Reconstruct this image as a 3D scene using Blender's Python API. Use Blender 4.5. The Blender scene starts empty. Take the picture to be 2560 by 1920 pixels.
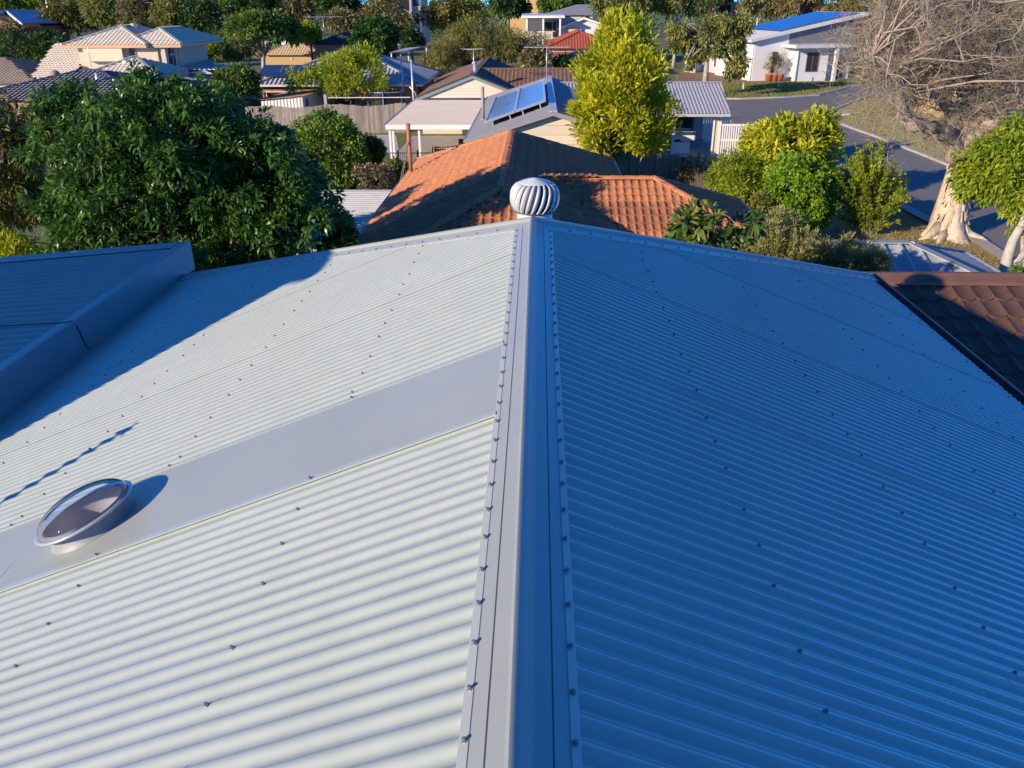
import bpy, math, random
import numpy as np
from mathutils import Vector, Matrix

random.seed(7)
RNG = np.random.default_rng(11)
SC = bpy.context.scene
COL = SC.collection

# ------------------------------------------------------------------ camera
CAMZ = 8.7                      # lens height above the ground, metres
F_PX = 2045.5                   # focal length for a 2560 px wide frame
PITCH, YAW, ROLL = math.radians(25.18), math.radians(-1.847), math.radians(0.281)


def cam_axes():
    cp, sp = math.cos(PITCH), math.sin(PITCH)
    R, F, U = np.array([1, 0, 0.]), np.array([0, cp, -sp]), np.array([0, sp, cp])
    cr, sr = math.cos(ROLL), math.sin(ROLL)
    R, U = R * cr - U * sr, R * sr + U * cr
    cy, sy = math.cos(YAW), math.sin(YAW)
    M = np.array([[cy, sy, 0], [-sy, cy, 0], [0, 0, 1]])
    return M @ R, M @ U, M @ F


AX_R, AX_U, AX_F = cam_axes()
cam_data = bpy.data.cameras.new('camera')
cam = bpy.data.objects.new('camera', cam_data)
COL.objects.link(cam)
cam_data.sensor_width = 36.0
cam_data.lens = F_PX / 2560 * 36.0
cam_data.clip_start = 0.05
cam_data.clip_end = 3000
_m = Matrix.Identity(4)
for _i in range(3):
    _m[_i][0], _m[_i][1], _m[_i][2] = AX_R[_i], AX_U[_i], -AX_F[_i]
_m[2][3] = CAMZ
cam.matrix_world = _m
SC.camera = cam

# ------------------------------------------------------------------ sky, sun, exposure
SUN_EL, SUN_AZ = math.radians(17.2), math.radians(40.0)     # light travels towards +x, +y
TO_SUN = Vector((-math.cos(SUN_EL) * math.cos(SUN_AZ), -math.cos(SUN_EL) * math.sin(SUN_AZ), math.sin(SUN_EL)))
world = bpy.data.worlds.new('World')
SC.world = world
world.use_nodes = True
wn = world.node_tree.nodes
wn.clear()
sky = wn.new('ShaderNodeTexSky')
sky.sky_type = 'NISHITA'
sky.sun_disc = False
sky.sun_elevation = SUN_EL
sky.sun_rotation = math.atan2(TO_SUN.x, TO_SUN.y)
sky.altitude = 0
sky.air_density = 0.32
sky.dust_density = 0.0
sky.ozone_density = 10.0
bg = wn.new('ShaderNodeBackground')
bg.inputs['Strength'].default_value = 0.15
wo = wn.new('ShaderNodeOutputWorld')
tint = wn.new('ShaderNodeMixRGB')            # deep, dry winter blue over the whole dome
tint.blend_type = 'MULTIPLY'
tint.inputs[0].default_value = 1.0
tint.inputs[2].default_value = (0.50, 1.0, 1.0, 1)
world.node_tree.links.new(sky.outputs[0], tint.inputs[1])
world.node_tree.links.new(tint.outputs[0], bg.inputs[0])
world.node_tree.links.new(bg.outputs[0], wo.inputs[0])

sun_data = bpy.data.lights.new('sun', 'SUN')
sun_data.energy = 2.55
sun_data.angle = math.radians(0.5)
sun_data.color = (1.0, 0.80, 0.58)
sun = bpy.data.objects.new('sun', sun_data)
COL.objects.link(sun)
sun.rotation_euler = TO_SUN.to_track_quat('Z', 'Y').to_euler()
sun.location = (-30, -25, 40)

SC.view_settings.view_transform = 'Standard'
SC.view_settings.look = 'None'
SC.view_settings.gamma = 1.0
SC.view_settings.use_curve_mapping = False
SC.view_settings.exposure = 1.38
SC.cycles.max_bounces = 6
SC.cycles.diffuse_bounces = 3
SC.cycles.glossy_bounces = 3
SC.cycles.transmission_bounces = 4
SC.cycles.transparent_max_bounces = 8
SC.cycles.sample_clamp_indirect = 6.0

# ------------------------------------------------------------------ survey helpers (photo pixel -> place)
def ray(px, py):
    d = AX_F * F_PX + AX_R * (px - 1280) + AX_U * (960 - py)
    return d / d[1]


def at_z(px, py, z):
    d = ray(px, py)
    return Vector(d * ((z - CAMZ) / d[2])) + Vector((0, 0, CAMZ))


def at_y(px, py, y):
    return Vector(ray(px, py) * y) + Vector((0, 0, CAMZ))


def at_plane(px, py, n, p0):
    d = Vector(ray(px, py))
    o = Vector((0, 0, CAMZ))
    return o + d * ((Vector(p0) - o).dot(Vector(n)) / d.dot(Vector(n)))


def px_scale(y, px=1280, py=300):
    """metres per photo pixel at distance y"""
    p = Vector(ray(px, py) * y)
    return p.dot(Vector(AX_F)) / F_PX


# ------------------------------------------------------------------ objects
WL = {}


def prop(o, label=None, cat=None, group=None, kind=None):
    if label: o['label'] = label
    if cat: o['category'] = cat
    if group: o['group'] = group
    if kind: o['kind'] = kind
    return o


def thing(name, label, cat, loc=(0, 0, 0), group=None, kind=None):
    o = bpy.data.objects.new(name, None)
    o.empty_display_size = 0.2
    COL.objects.link(o)
    o.location = loc
    WL[o.name] = Vector(loc)
    return prop(o, label, cat, group, kind)


def link(name, mesh, parent=None, loc=None, kind=None, label=None):
    """link a mesh whose vertices are relative to loc (world)"""
    o = bpy.data.objects.new(name, mesh)
    COL.objects.link(o)
    if parent is not None:
        o.parent = parent
        o.location = Vector(loc) - WL[parent.name] if loc is not None else (0, 0, 0)
        WL[o.name] = Vector(loc) if loc is not None else WL[parent.name].copy()
    else:
        o.location = loc if loc is not None else (0, 0, 0)
        WL[o.name] = Vector(o.location)
    if kind: o['kind'] = kind
    if label: o['label'] = label
    return o


def piece(name, mesh, M, parent):
    """shared mesh placed by a world matrix under an unrotated parent"""
    o = bpy.data.objects.new(name, mesh)
    COL.objects.link(o)
    o.parent = parent
    o.matrix_basis = Matrix.Translation(-WL[parent.name]) @ M
    WL[o.name] = M.translation.copy()
    return o


class MB:
    def __init__(s):
        s.v, s.f, s.mi, s.sm = [], [], [], []

    def add(s, vs, fs, mi=0, smooth=False):
        b = len(s.v)
        s.v.extend([tuple(p) for p in vs])
        for f in fs:
            s.f.append(tuple(i + b for i in f)); s.mi.append(mi); s.sm.append(smooth)
        return s

    def poly(s, pts, mi=0):
        return s.add(pts, [tuple(range(len(pts)))], mi)

    def slab(s, pts, vec, mi=0):
        """polygon extruded by vec"""
        n = len(pts); vec = Vector(vec)
        pts = [Vector(p) for p in pts]
        q = [p + vec for p in pts]
        fs = [tuple(range(n))[::-1], tuple(range(n, 2 * n))]
        for i in range(n):
            j = (i + 1) % n
            fs.append((i, j, n + j, n + i))
        return s.add(pts + q, fs, mi)

    def box(s, lo, hi, mi=0):
        x0, y0, z0 = lo; x1, y1, z1 = hi
        return s.slab([(x0, y0, z0), (x1, y0, z0), (x1, y1, z0), (x0, y1, z0)], (0, 0, z1 - z0), mi)

    def obox(s, c, ax, ay, az, hx, hy, hz, mi=0):
        c = Vector(c)
        p = [c - ax * hx - ay * hy - az * hz, c + ax * hx - ay * hy - az * hz, c + ax * hx + ay * hy - az * hz, c - ax * hx + ay * hy - az * hz]
        return s.slab(p, az * 2 * hz, mi)

    def beam(s, a, b, w, h, up=(0, 0, 1), mi=0):
        a, b = Vector(a), Vector(b)
        d = (b - a).normalized(); r = d.cross(Vector(up))
        if r.length < 1e-4: r = d.cross(Vector((0, 1, 0)))
        r.normalize(); u = r.cross(d)
        return s.obox((a + b) / 2, r, d, u, w / 2, (b - a).length / 2, h / 2, mi)

    def tube(s, pts, rad, n=6, mi=0, cap=True):
        pts = [Vector(p) for p in pts]
        if not hasattr(rad, '__len__'): rad = [rad] * len(pts)
        vs, fs = [], []
        prev = None
        for i, p in enumerate(pts):
            d = (pts[min(i + 1, len(pts) - 1)] - pts[max(i - 1, 0)])
            if d.length < 1e-6: d = Vector((0, 0, 1))
            d.normalize()
            ref = prev if prev is not None else (Vector((1, 0, 0)) if abs(d.x) < .8 else Vector((0, 1, 0)))
            u = (ref - d * ref.dot(d)); u.normalize(); w = d.cross(u); prev = u
            for k in range(n):
                a = 2 * math.pi * k / n
                vs.append(p + (u * math.cos(a) + w * math.sin(a)) * rad[i])
        for i in range(len(pts) - 1):
            for k in range(n):
                fs.append((i * n + k, i * n + (k + 1) % n, (i + 1) * n + (k + 1) % n, (i + 1) * n + k))
        if cap:
            fs.append(tuple(range(n))[::-1]); fs.append(tuple(range((len(pts) - 1) * n, len(pts) * n)))
        return s.add(vs, fs, mi, True)

    def lathe(s, c, prof, n=24, mi=0, ax=None, ay=None, az=None, smooth=True):
        """prof: (radius, height) pairs"""
        c = Vector(c); ax = ax or Vector((1, 0, 0)); ay = ay or Vector((0, 1, 0)); az = az or Vector((0, 0, 1))
        vs, fs = [], []
        for r, h in prof:
            for k in range(n):
                a = 2 * math.pi * k / n
                vs.append(c + ax * (r * math.cos(a)) + ay * (r * math.sin(a)) + az * h)
        for i in range(len(prof) - 1):
            for k in range(n):
                fs.append((i * n + k, i * n + (k + 1) % n, (i + 1) * n + (k + 1) % n, (i + 1) * n + k))
        return s.add(vs, fs, mi, smooth)

    def mesh(s, name, mats, off=(0, 0, 0)):
        me = bpy.data.meshes.new(name)
        off = Vector(off)
        v = np.array(s.v, dtype=np.float64).reshape(-1, 3) - np.array(off)
        me.from_pydata(v.tolist(), [], s.f)
        for m in (mats if isinstance(mats, (list, tuple)) else [mats]): me.materials.append(m)
        if any(s.mi): me.polygons.foreach_set('material_index', s.mi)
        if any(s.sm): me.polygons.foreach_set('use_smooth', s.sm)
        me.update()
        return me

    def build(s, name, mats, parent=None, kind=None, label=None, loc=None):
        off = WL[parent.name] if parent is not None else Vector(loc or (0, 0, 0))
        me = s.mesh(name, mats, off)
        return link(name, me, parent, off, kind, label)


def grid_mesh(name, V, F, mat, off=(0, 0, 0), smooth=False):
    """fast mesh from numpy arrays, F an (n,3) or (n,4) array"""
    me = bpy.data.meshes.new(name)
    V = np.asarray(V, dtype=np.float32) - np.array(off, dtype=np.float32)
    F = np.asarray(F, dtype=np.int32)
    k = F.shape[1]
    me.vertices.add(len(V)); me.vertices.foreach_set('co', V.ravel())
    me.loops.add(F.size); me.loops.foreach_set('vertex_index', F.ravel())
    me.polygons.add(len(F))
    me.polygons.foreach_set('loop_start', np.arange(0, F.size, k, dtype=np.int32))
    if smooth: me.polygons.foreach_set('use_smooth', np.ones(len(F), dtype=bool))
    me.materials.append(mat)
    me.update(calc_edges=True)
    return me


# ------------------------------------------------------------------ materials
MATS = {}


def mat(name, c, r=0.6, metal=0.0, c2=None, scale=3.0, mix=0.5, rnd=0.0, bump=0.0, bscale=40.0, spec=0.5, stretch=None, c3=None, scale3=0.6, mix3=0.5, coat=0.0):
    if name in MATS: return MATS[name]
    m = bpy.data.materials.new(name)
    MATS[name] = m
    m.use_nodes = True
    nt = m.node_tree; N = nt.nodes; L = nt.links
    b = N['Principled BSDF']
    b.inputs['Roughness'].default_value = r
    b.inputs['Metallic'].default_value = metal
    b.inputs['Specular IOR Level'].default_value = spec
    if coat: b.inputs['Coat Weight'].default_value = coat
    b.inputs['Base Color'].default_value = (*c, 1)
    src = None
    need = c2 is not None or c3 is not None or bump
    if need:
        g = N.new('ShaderNodeNewGeometry')
        vec = g.outputs['Position']
        if stretch:
            mp = N.new('ShaderNodeMapping'); mp.inputs['Scale'].default_value = stretch
            L.new(vec, mp.inputs[0]); vec = mp.outputs[0]

    def layer(base, col, sc, amount, det=5):
        t = N.new('ShaderNodeTexNoise'); t.inputs['Scale'].default_value = sc; t.inputs['Detail'].default_value = det
        t.inputs['Roughness'].default_value = 0.65
        L.new(vec, t.inputs['Vector'])
        rp = N.new('ShaderNodeMapRange')
        rp.inputs[1].default_value = 0.40; rp.inputs[2].default_value = 0.62
        rp.inputs[3].default_value = 0.0; rp.inputs[4].default_value = amount
        L.new(t.outputs[0], rp.inputs[0])
        x = N.new('ShaderNodeMixRGB')
        L.new(rp.outputs[0], x.inputs[0])
        if isinstance(base, tuple): x.inputs[1].default_value = (*base, 1)
        else: L.new(base, x.inputs[1])
        x.inputs[2].default_value = (*col, 1)
        return x.outputs[0]
    cur = c
    if c2 is not None: cur = layer(cur, c2, scale, mix)
    if c3 is not None: cur = layer(cur, c3, scale3, mix3)
    if rnd:
        oi = N.new('ShaderNodeObjectInfo')
        mr = N.new('ShaderNodeMapRange'); mr.inputs[3].default_value = 1 - rnd; mr.inputs[4].default_value = 1 + rnd
        L.new(oi.outputs['Random'], mr.inputs[0])
        vm = N.new('ShaderNodeVectorMath'); vm.operation = 'SCALE'
        if isinstance(cur, tuple): vm.inputs[0].default_value = cur
        else: L.new(cur, vm.inputs[0])
        L.new(mr.outputs[0], vm.inputs['Scale'])
        cur = vm.outputs[0]
    if not isinstance(cur, tuple): L.new(cur, b.inputs['Base Color'])
    if bump:
        t = N.new('ShaderNodeTexNoise'); t.inputs['Scale'].default_value = bscale; t.inputs['Detail'].default_value = 6
        L.new(vec, t.inputs['Vector'])
        bp = N.new('ShaderNodeBump'); bp.inputs['Strength'].default_value = bump; bp.inputs['Distance'].default_value = 0.02
        L.new(t.outputs[0], bp.inputs['Height']); L.new(bp.outputs[0], b.inputs['Normal'])
    return m


def leaf_mat(name, c1, c2, c3=None, rough=0.45, trans=0.3, spec=0.4):
    if name in MATS: return MATS[name]
    m = bpy.data.materials.new(name); MATS[name] = m
    m.use_nodes = True
    nt = m.node_tree; N = nt.nodes; L = nt.links
    b = N['Principled BSDF']
    b.inputs['Roughness'].default_value = rough
    b.inputs['Specular IOR Level'].default_value = spec
    a = N.new('ShaderNodeAttribute'); a.attribute_name = 'tint'
    cr = N.new('ShaderNodeValToRGB')
    cr.color_ramp.elements[0].color = (*c1, 1)
    cr.color_ramp.elements[1].color = (*(c3 or c2), 1)
    if c3:
        e = cr.color_ramp.elements.new(0.5); e.color = (*c2, 1)
    L.new(a.outputs['Fac'], cr.inputs[0])
    L.new(cr.outputs[0], b.inputs['Base Color'])
    if trans:
        tr = N.new('ShaderNodeBsdfTranslucent')
        L.new(cr.outputs[0], tr.inputs[0])
        mx = N.new('ShaderNodeMixShader'); mx.inputs[0].default_value = trans
        L.new(b.outputs[0], mx.inputs[1]); L.new(tr.outputs[0], mx.inputs[2])
        L.new(mx.outputs[0], N['Material Output'].inputs[0])
    return m
# ================================================================== OUR METAL ROOF
PITCH_R = math.radians(22.3)
T, CS, SN = math.tan(PITCH_R), math.cos(PITCH_R), math.sin(PITCH_R)
RX, RZ, APEX_Y = -0.03, CAMZ - 1.53, 6.14          # ridge line (runs along y) and its far end
NL, NR, NB = Vector((-SN, 0, CS)), Vector((SN, 0, CS)), Vector((0, SN, CS))
EAVE_L, EAVE_R = 5.08, 4.45

paint = mat('pale_grey_paint', (0.425, 0.480, 0.430), r=0.22, c2=(0.400, 0.452, 0.405), scale=1.1, mix=0.7, rnd=0.02, c3=(0.345, 0.40, 0.35), scale3=7, mix3=0.35, spec=0.5)
paint_flash = mat('pale_grey_flashing', (0.385, 0.415, 0.375), r=0.38, c2=(0.355, 0.385, 0.347), scale=1.6, mix=0.7, bump=0.02, bscale=6)
steel = mat('screw_steel', (0.26, 0.27, 0.28), r=0.4, metal=0.5)
dark_gutter = mat('dark_brown_gutter', (0.075, 0.055, 0.05), r=0.4, c2=(0.13, 0.10, 0.09), scale=6, mix=0.6)
wall_cream = mat('cream_render', (0.66, 0.58, 0.45), r=0.85, c2=(0.55, 0.48, 0.37), scale=2, mix=0.5)

house = thing('metal_roof_house', 'house under the pale corrugated metal roof that fills the front of the picture', 'house', (0, 0, 0))


def PL(d, y, n=0.0):
    return Vector((RX - d, y, RZ - d * T)) + NL * n


def PR(d, y, n=0.0):
    return Vector((RX + d, y, RZ - d * T)) + NR * n


WAVE, AMP, SHEET, SEG = 0.08, 0.0068, 0.80, 12
Y_SHEET0 = 3.06


def roof_sheet(side, y0, y1, dmin, eave, lift):
    """one corrugated sheet between y0 and y1, cut at the hip"""
    f = PL if side < 0 else PR
    V, F = [], []
    n = int(round((y1 - y0) / (WAVE / SEG)))
    prev = False
    for i in range(n + 1):
        y = y0 + i * WAVE / SEG
        d0 = max(dmin, y - APEX_Y + 0.09)
        if d0 >= eave: break
        h = wave(y) + lift
        ds = (d0, d0 + (eave - d0) * 0.33, d0 + (eave - d0) * 0.67, eave)
        V += [f(d, y, h) for d in ds]
        k = len(V)
        if i:
            for j in range(3):
                F.append((k - 8 + j, k - 7 + j, k - 3 + j, k - 4 + j) if side < 0 else (k - 8 + j, k - 4 + j, k - 3 + j, k - 7 + j))
    return V, F


def wave(y):
    return AMP * math.tanh(1.2 * math.cos(2 * math.pi * (y - Y_SHEET0) / WAVE)) / math.tanh(1.2)


k = -8
while Y_SHEET0 + k * SHEET < 11.3:
    y0 = Y_SHEET0 + k * SHEET
    for side in (-1, 1):
        if side < 0 and k == 0: continue
        V, F = roof_sheet(side, y0, y0 + SHEET + 0.04, 0.075, EAVE_L if side < 0 else EAVE_R, 0.0014 * (k % 2))
        if len(F) < 4: continue
        link('roof_sheet', grid_mesh('roof_sheet', V, F, paint, WL[house.name], True), house)
    k += 1
# the short lengths of corrugated sheet that carry on below the skylight's flat flashing
V, F = [], []
for i in range(int(0.36 / (WAVE / SEG))):
    y = Y_SHEET0 + i * WAVE / SEG
    h = wave(y)
    d0 = 2.62 + (y - Y_SHEET0) * 0.55
    V += [PL(d0, y, h), PL(EAVE_L, y, h)]
    if i: F.append((len(V) - 4, len(V) - 3, len(V) - 1, len(V) - 2))
link('roof_sheet', grid_mesh('roof_sheet', V, F, paint, WL[house.name], True), house)
V, F = [], []
for i in range(int(0.44 / (WAVE / SEG)) + 1):
    y = Y_SHEET0 + 0.36 + i * WAVE / SEG
    h = wave(y)
    V += [PL(4.4, y, h), PL(EAVE_L, y, h)]
    if i: F.append((len(V) - 4, len(V) - 3, len(V) - 1, len(V) - 2))
link('roof_sheet', grid_mesh('roof_sheet', V, F, paint, WL[house.name], True), house)

# flat flashing strip running from the ridge down past the skylight, with a round hole
SKY_D, SKY_Y, SKY_R = 2.225, 3.425, 0.205
fl = MB()
N0 = 0.0135
YA, YB = Y_SHEET0 + 0.01, Y_SHEET0 + 0.755


def fl_quad(pts): fl.poly([PL(d, y, N0 + (0.002 * math.sin(d * 2.1 + y * 3))) for d, y in pts])


dd = [0.13, 0.5, 0.9, 1.35, 1.83]
for a, b in zip(dd[:-1], dd[1:]):
    fl_quad([(a, YA), (a, YB), (b, YB), (b, YA)])
NH = 32
rect = []
for i in range(NH):
    a = 2 * math.pi * i / NH
    c, s_ = math.cos(a), math.sin(a)
    hx0, hx1 = SKY_D - 1.83, 2.62 - SKY_D
    tx = (hx1 / c if c > 1e-6 else (hx0 / -c if c < -1e-6 else 9))
    ty = ((YB - SKY_Y) / s_ if s_ > 1e-6 else ((SKY_Y - YA) / -s_ if s_ < -1e-6 else 9))
    t_ = min(tx, ty)
    rect.append((SKY_D + c * t_, SKY_Y + s_ * t_))
for i in range(NH):
    j = (i + 1) % NH
    a, b = 2 * math.pi * i / NH, 2 * math.pi * j / NH
    fl.poly([PL(SKY_D + SKY_R * math.cos(a), SKY_Y + SKY_R * math.sin(a), N0), PL(SKY_D + SKY_R * math.cos(b), SKY_Y + SKY_R * math.sin(b), N0), PL(*rect[j], N0), PL(*rect[i], N0)])
fl_quad([(2.62, YA), (2.62, YB), (2.84, YB), (2.84, YA + 0.36)])
fl_quad([(2.84, YA + 0.36), (2.84, YB), (4.45, YB), (4.45, YA + 0.36)])
for (cd, cy) in ((1.83, YA), (1.83, YB), (2.62, YA), (2.62, YB)):
    near = sorted(rect, key=lambda q: (q[0] - cd) ** 2 + (q[1] - cy) ** 2)[:2]
    fl.poly([PL(cd, cy, N0)] + [PL(q[0], q[1], N0) for q in near])
fl.build('flashing_strip', paint_flash, house)
lip = MB()
for a, b, y in ((0.13, 2.62, YA - 0.022), (0.13, 4.45, YB + 0.02)):
    lip.slab([PL(a, y - 0.016, 0.0105), PL(b, y - 0.016, 0.0105), PL(b, y + 0.016, 0.0105), PL(a, y + 0.016, 0.0105)], NL * 0.0085)
lip.build('flashing_lip', paint, house)
for d_ in ():
    lap = MB(); lap.slab([PL(d_, YA + .002, N0 + .0016), PL(d_ + .22, YA + .002, N0 + .0014), PL(d_ + .22, YB - .002, N0 + .0014), PL(d_, YB - .002, N0 + .0016)] if d_ < 1 else [PL(d_, YA + .002, N0 + .0016), PL(d_ + .09, YA + .002, N0 + .0014), PL(d_ + .02, YB - .002, N0 + .0014), PL(d_ - .07, YB - .002, N0 + .0016)], NL * 0.0008)
    lap.build('flashing_lap', paint_flash, house)

# ridge and hip caps
CAP_PROF = [(0.028, 0.018), (0.074, 0.018), (0.0745, 0.0125), (0.079, 0.0125), (0.0795, 0.0175), (0.119, 0.0165), (0.1215, 0.0185), (0.150, 0.0125), (0.1515, 0.002)]


def cap(A, B, n1, l1, n2, l2, scale=1.0, prof=CAP_PROF, roll=0.0235):
    m = MB()
    up = (n1 + n2).normalized()
    side = (l2 - l1).normalized()
    pts = []
    for l, h in reversed(prof): pts.append(l1 * l * scale + n1 * h)
    na = 10
    for i in range(na + 1):
        a = math.pi * (-.12 + 1.24 * i / na)
        pts.append(up * (0.021 + roll * math.sin(a)) - side * (roll * math.cos(a)))
    for l, h in prof: pts.append(l2 * l * scale + n2 * h)
    n = len(pts)
    va = [A + p for p in pts]; vb = [B + p for p in pts]
    m.v = va + vb
    r0 = len(prof)
    for i in range(n - 1):
        m.f.append((i, i + 1, n + i + 1, n + i)); m.mi.append(0); m.sm.append(r0 - 0 <= i < r0 + na)
    m.f.append(tuple(range(r0, r0 + na + 1))); m.mi.append(0); m.sm.append(False)
    m.f.append(tuple(range(n + r0, n + r0 + na + 1))); m.mi.append(0); m.sm.append(False)
    return m


lx = Vector((-CS, 0, -SN)); rx = Vector((CS, 0, -SN))
R0 = Vector((RX, 0, RZ))
for a, b, up in ((-3.4, 1.53, 0.0025), (1.47, APEX_Y + 0.02, 0.0)):
    cap(R0 + Vector((0, a, up)), R0 + Vector((0, b, up)), NL, lx, NR, rx).build('ridge_cap', paint_flash, house)
APEX = Vector((RX, APEX_Y, RZ))
for side, ev, n in ((-1, EAVE_L, NL), (1, EAVE_R, NR)):
    h = Vector((side, 1, -T)).normalized()
    la = n.cross(h) * (1 if side < 0 else -1)
    if la.y > 0: la = -la
    lb = NB.cross(h)
    if lb.y < 0: lb = -lb
    B = APEX + Vector((side, 1, -T)) * (ev + 0.05)
    if side < 0: m = cap(B, APEX + Vector((0, 0, -0.001)), n, la, NB, lb, 1.0)
    else: m = cap(APEX + Vector((0, 0, -0.001)), B, n, la, NB, lb, 1.0)
    m.build('hip_cap', paint_flash, house)
# hip end facing away from us
back = MB()
CLp, CRp = APEX + Vector((-1, 1, -T)) * EAVE_L, APEX + Vector((1, 1, -T)) * EAVE_R
back.poly([APEX + Vector((0, 0, -.02)), CRp + Vector((0, 0, -.02)), CLp + Vector((0, 0, -.02))])
back.build('hip_end_sheet', paint, house)
wl = MB(); wl.box((-4.6, -3.2, 0), (4.0, 10.1, 4.95)); wl.build('wall', wall_cream, house)
# far gutter and right hand gutter
gt = MB()
gx = RX + EAVE_R
ez = RZ - EAVE_R * T
prof = [(-0.03, -0.01), (-0.03, -0.115), (0.085, -0.115), (0.105, -0.035), (0.118, 0.012), (0.105, 0.016), (0.098, 0.005), (0.09, -0.03), (0.075, -0.10), (-0.02, -0.10)]
vs = [(gx + a, -3.4, ez + b) for a, b in prof] + [(gx + a, APEX_Y + EAVE_R + 0.12, ez + b) for a, b in prof]
n = len(prof)
gt.add(vs, [(i, (i + 1) % n, n + (i + 1) % n, n + i) for i in range(n)] + [tuple(range(n))[::-1], tuple(range(n, 2 * n))])
gt.build('gutter', dark_gutter, house)
fb = MB(); fb.box((gx - 0.08, -3.3, ez - 0.3), (gx - 0.033, APEX_Y + EAVE_R, ez - 0.02)); fb.build('fascia', dark_gutter, house)

# roof screws
sm_ = MB()
sm_.lathe((0, 0, 0), [(0.0092, 0.0), (0.0092, 0.0022), (0.007, 0.0035), (0.0066, 0.0035)], 10)
sm_.lathe((0, 0, 0.004), [(0.0062, 0), (0.0062, 0.0065), (0.005, 0.0078), (0.0, 0.0078)], 6, smooth=False)
screw_me = sm_.mesh('screw', steel)


def nmat(p, n):
    q = Vector(n).to_track_quat('Z', 'Y').to_matrix().to_4x4()
    q.translation = p
    return q


spots = []
for side, rows, ev in ((-1, (0.95, 1.97, 2.98, 3.98, 4.9), EAVE_L), (1, (0.875, 1.81, 2.73, 3.64, 4.33), EAVE_R)):
    f, n = (PL, NL) if side < 0 else (PR, NR)
    for ri, d in enumerate(rows):
        k = -6
        for k in range(-5, 11):
            for o in (0.08, 0.32, 0.56):
                y = Y_SHEET0 + k * SHEET + o
                if y < -0.5 or y - APEX_Y + 0.18 > d: continue
                if side < 0 and k == 0: continue
                spots.append((f(d + random.uniform(-.006, .006), y, AMP + 0.001), n))
    y = -0.4
    while y < APEX_Y - 0.05:
        spots.append((f(0.1205, y + random.uniform(-.008, .008), 0.0185), n)); y += 0.16
    h = Vector((side, 1, -T)); t_ = 0.2
    la = n.cross(h.normalized()); la = la if la.y < 0 else -la
    while t_ < ev:
        spots.append((APEX + h * t_ + la * 0.1205 + n * 0.0185, n)); t_ += 0.171
for d in (0.95, 2.0, 3.0):
    spots += [(PL(d, YA - 0.022, 0.019), NL), (PL(d - .02, YB + 0.02, 0.019), NL)]
spots = [s for s in spots if (s[0] - Vector((0, 0, CAMZ))).dot(Vector(AX_F)) > 0.6]
spots.sort(key=lambda s: (s[0] - Vector((0, 0, CAMZ))).length)
for p, n in spots[:300]: piece('screw', screw_me, nmat(p, n), house)
rest = MB()
for p, n in spots[300:]:
    M4 = nmat(p, n)
    rest.add([M4 @ Vector(v) for v in sm_.v], sm_.f)
rest.build('screw', steel, house, kind='stuff')

# ------------------------------------------------------------------ skylight
glass = bpy.data.materials.new('clear_acrylic'); MATS['clear_acrylic'] = glass
glass.use_nodes = True
gn = glass.node_tree.nodes; gl = glass.node_tree.links
for nd in list(gn):
    if nd.type == 'BSDF_PRINCIPLED': gn.remove(nd)
g1 = gn.new('ShaderNodeBsdfGlossy'); g1.inputs['Roughness'].default_value = 0.03; g1.inputs['Color'].default_value = (1, 1, 1, 1)
g2 = gn.new('ShaderNodeBsdfTransparent'); g2.inputs[0].default_value = (0.93, 0.95, 0.96, 1)
gm = gn.new('ShaderNodeMixShader'); gf = gn.new('ShaderNodeFresnel'); gf.inputs[0].default_value = 1.28
gl.new(gf.outputs[0], gm.inputs[0]); gl.new(g2.outputs[0], gm.inputs[1]); gl.new(g1.outputs[0], gm.inputs[2])
gl.new(gm.outputs[0], gn['Material Output'].inputs[0])
mirror = mat('polished_tube', (0.62, 0.62, 0.62), r=0.45, metal=.25)
brown_disc = mat('tube_bottom', (0.42, 0.20, 0.08), r=0.6, c2=(0.10, 0.06, 0.06), scale=11, mix=0.9)
white_metal = mat('white_metal', (0.72, 0.72, 0.70), r=0.35)
C = PL(SKY_D, SKY_Y, 0)
sk = thing('skylight', 'round clear domed tube skylight set in the flat strip of the sunlit roof slope', 'skylight', C)
ax, ay = Vector((0, 1, 0)), NL.cross(Vector((0, 1, 0)))
kw = dict(ax=ax, ay=ay, az=NL)
m = MB(); m.lathe(C, [(0.226, 0.0145), (0.222, 0.022), (0.212, 0.03), (0.208, 0.10)], 48, **kw); m.build('flashing_collar', mat('shaded_collar', (.24, .27, .27), r=.5, c2=(.36, .38, .36), scale=14, mix=.5), sk)  # collar colour darkened to carry the shading around its base
m = MB(); m.lathe(C, [(0.214, 0.095), (0.250, 0.090), (0.257, 0.094), (0.257, 0.102), (0.248, 0.106), (0.238, 0.102), (0.225, 0.102), (0.214, 0.108), (0.206, 0.104), (0.206, 0.09), (0.214, 0.095)], 48, **kw); m.build('rim', mat('rim_metal', (0.50, 0.54, 0.55), r=0.25, metal=.3), sk)
m = MB(); m.lathe(C, [(0.204, 0.105), (0.200, 0.04), (0.197, -0.075)], 48, **kw); m.build('light_tube', mirror, sk)
m = MB(); m.lathe(C, [(0.196, -0.068), (0.1, -0.062), (0.0, -0.06)], 40, **kw); m.build('tube_floor', brown_disc, sk)
m = MB(); m.lathe(C, [(0.236 * math.cos(a), 0.110 + 0.095 * math.sin(a)) for a in [math.pi / 2 * i / 12 for i in range(13)]], 48, **kw); m.build('dome', glass, sk)

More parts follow.
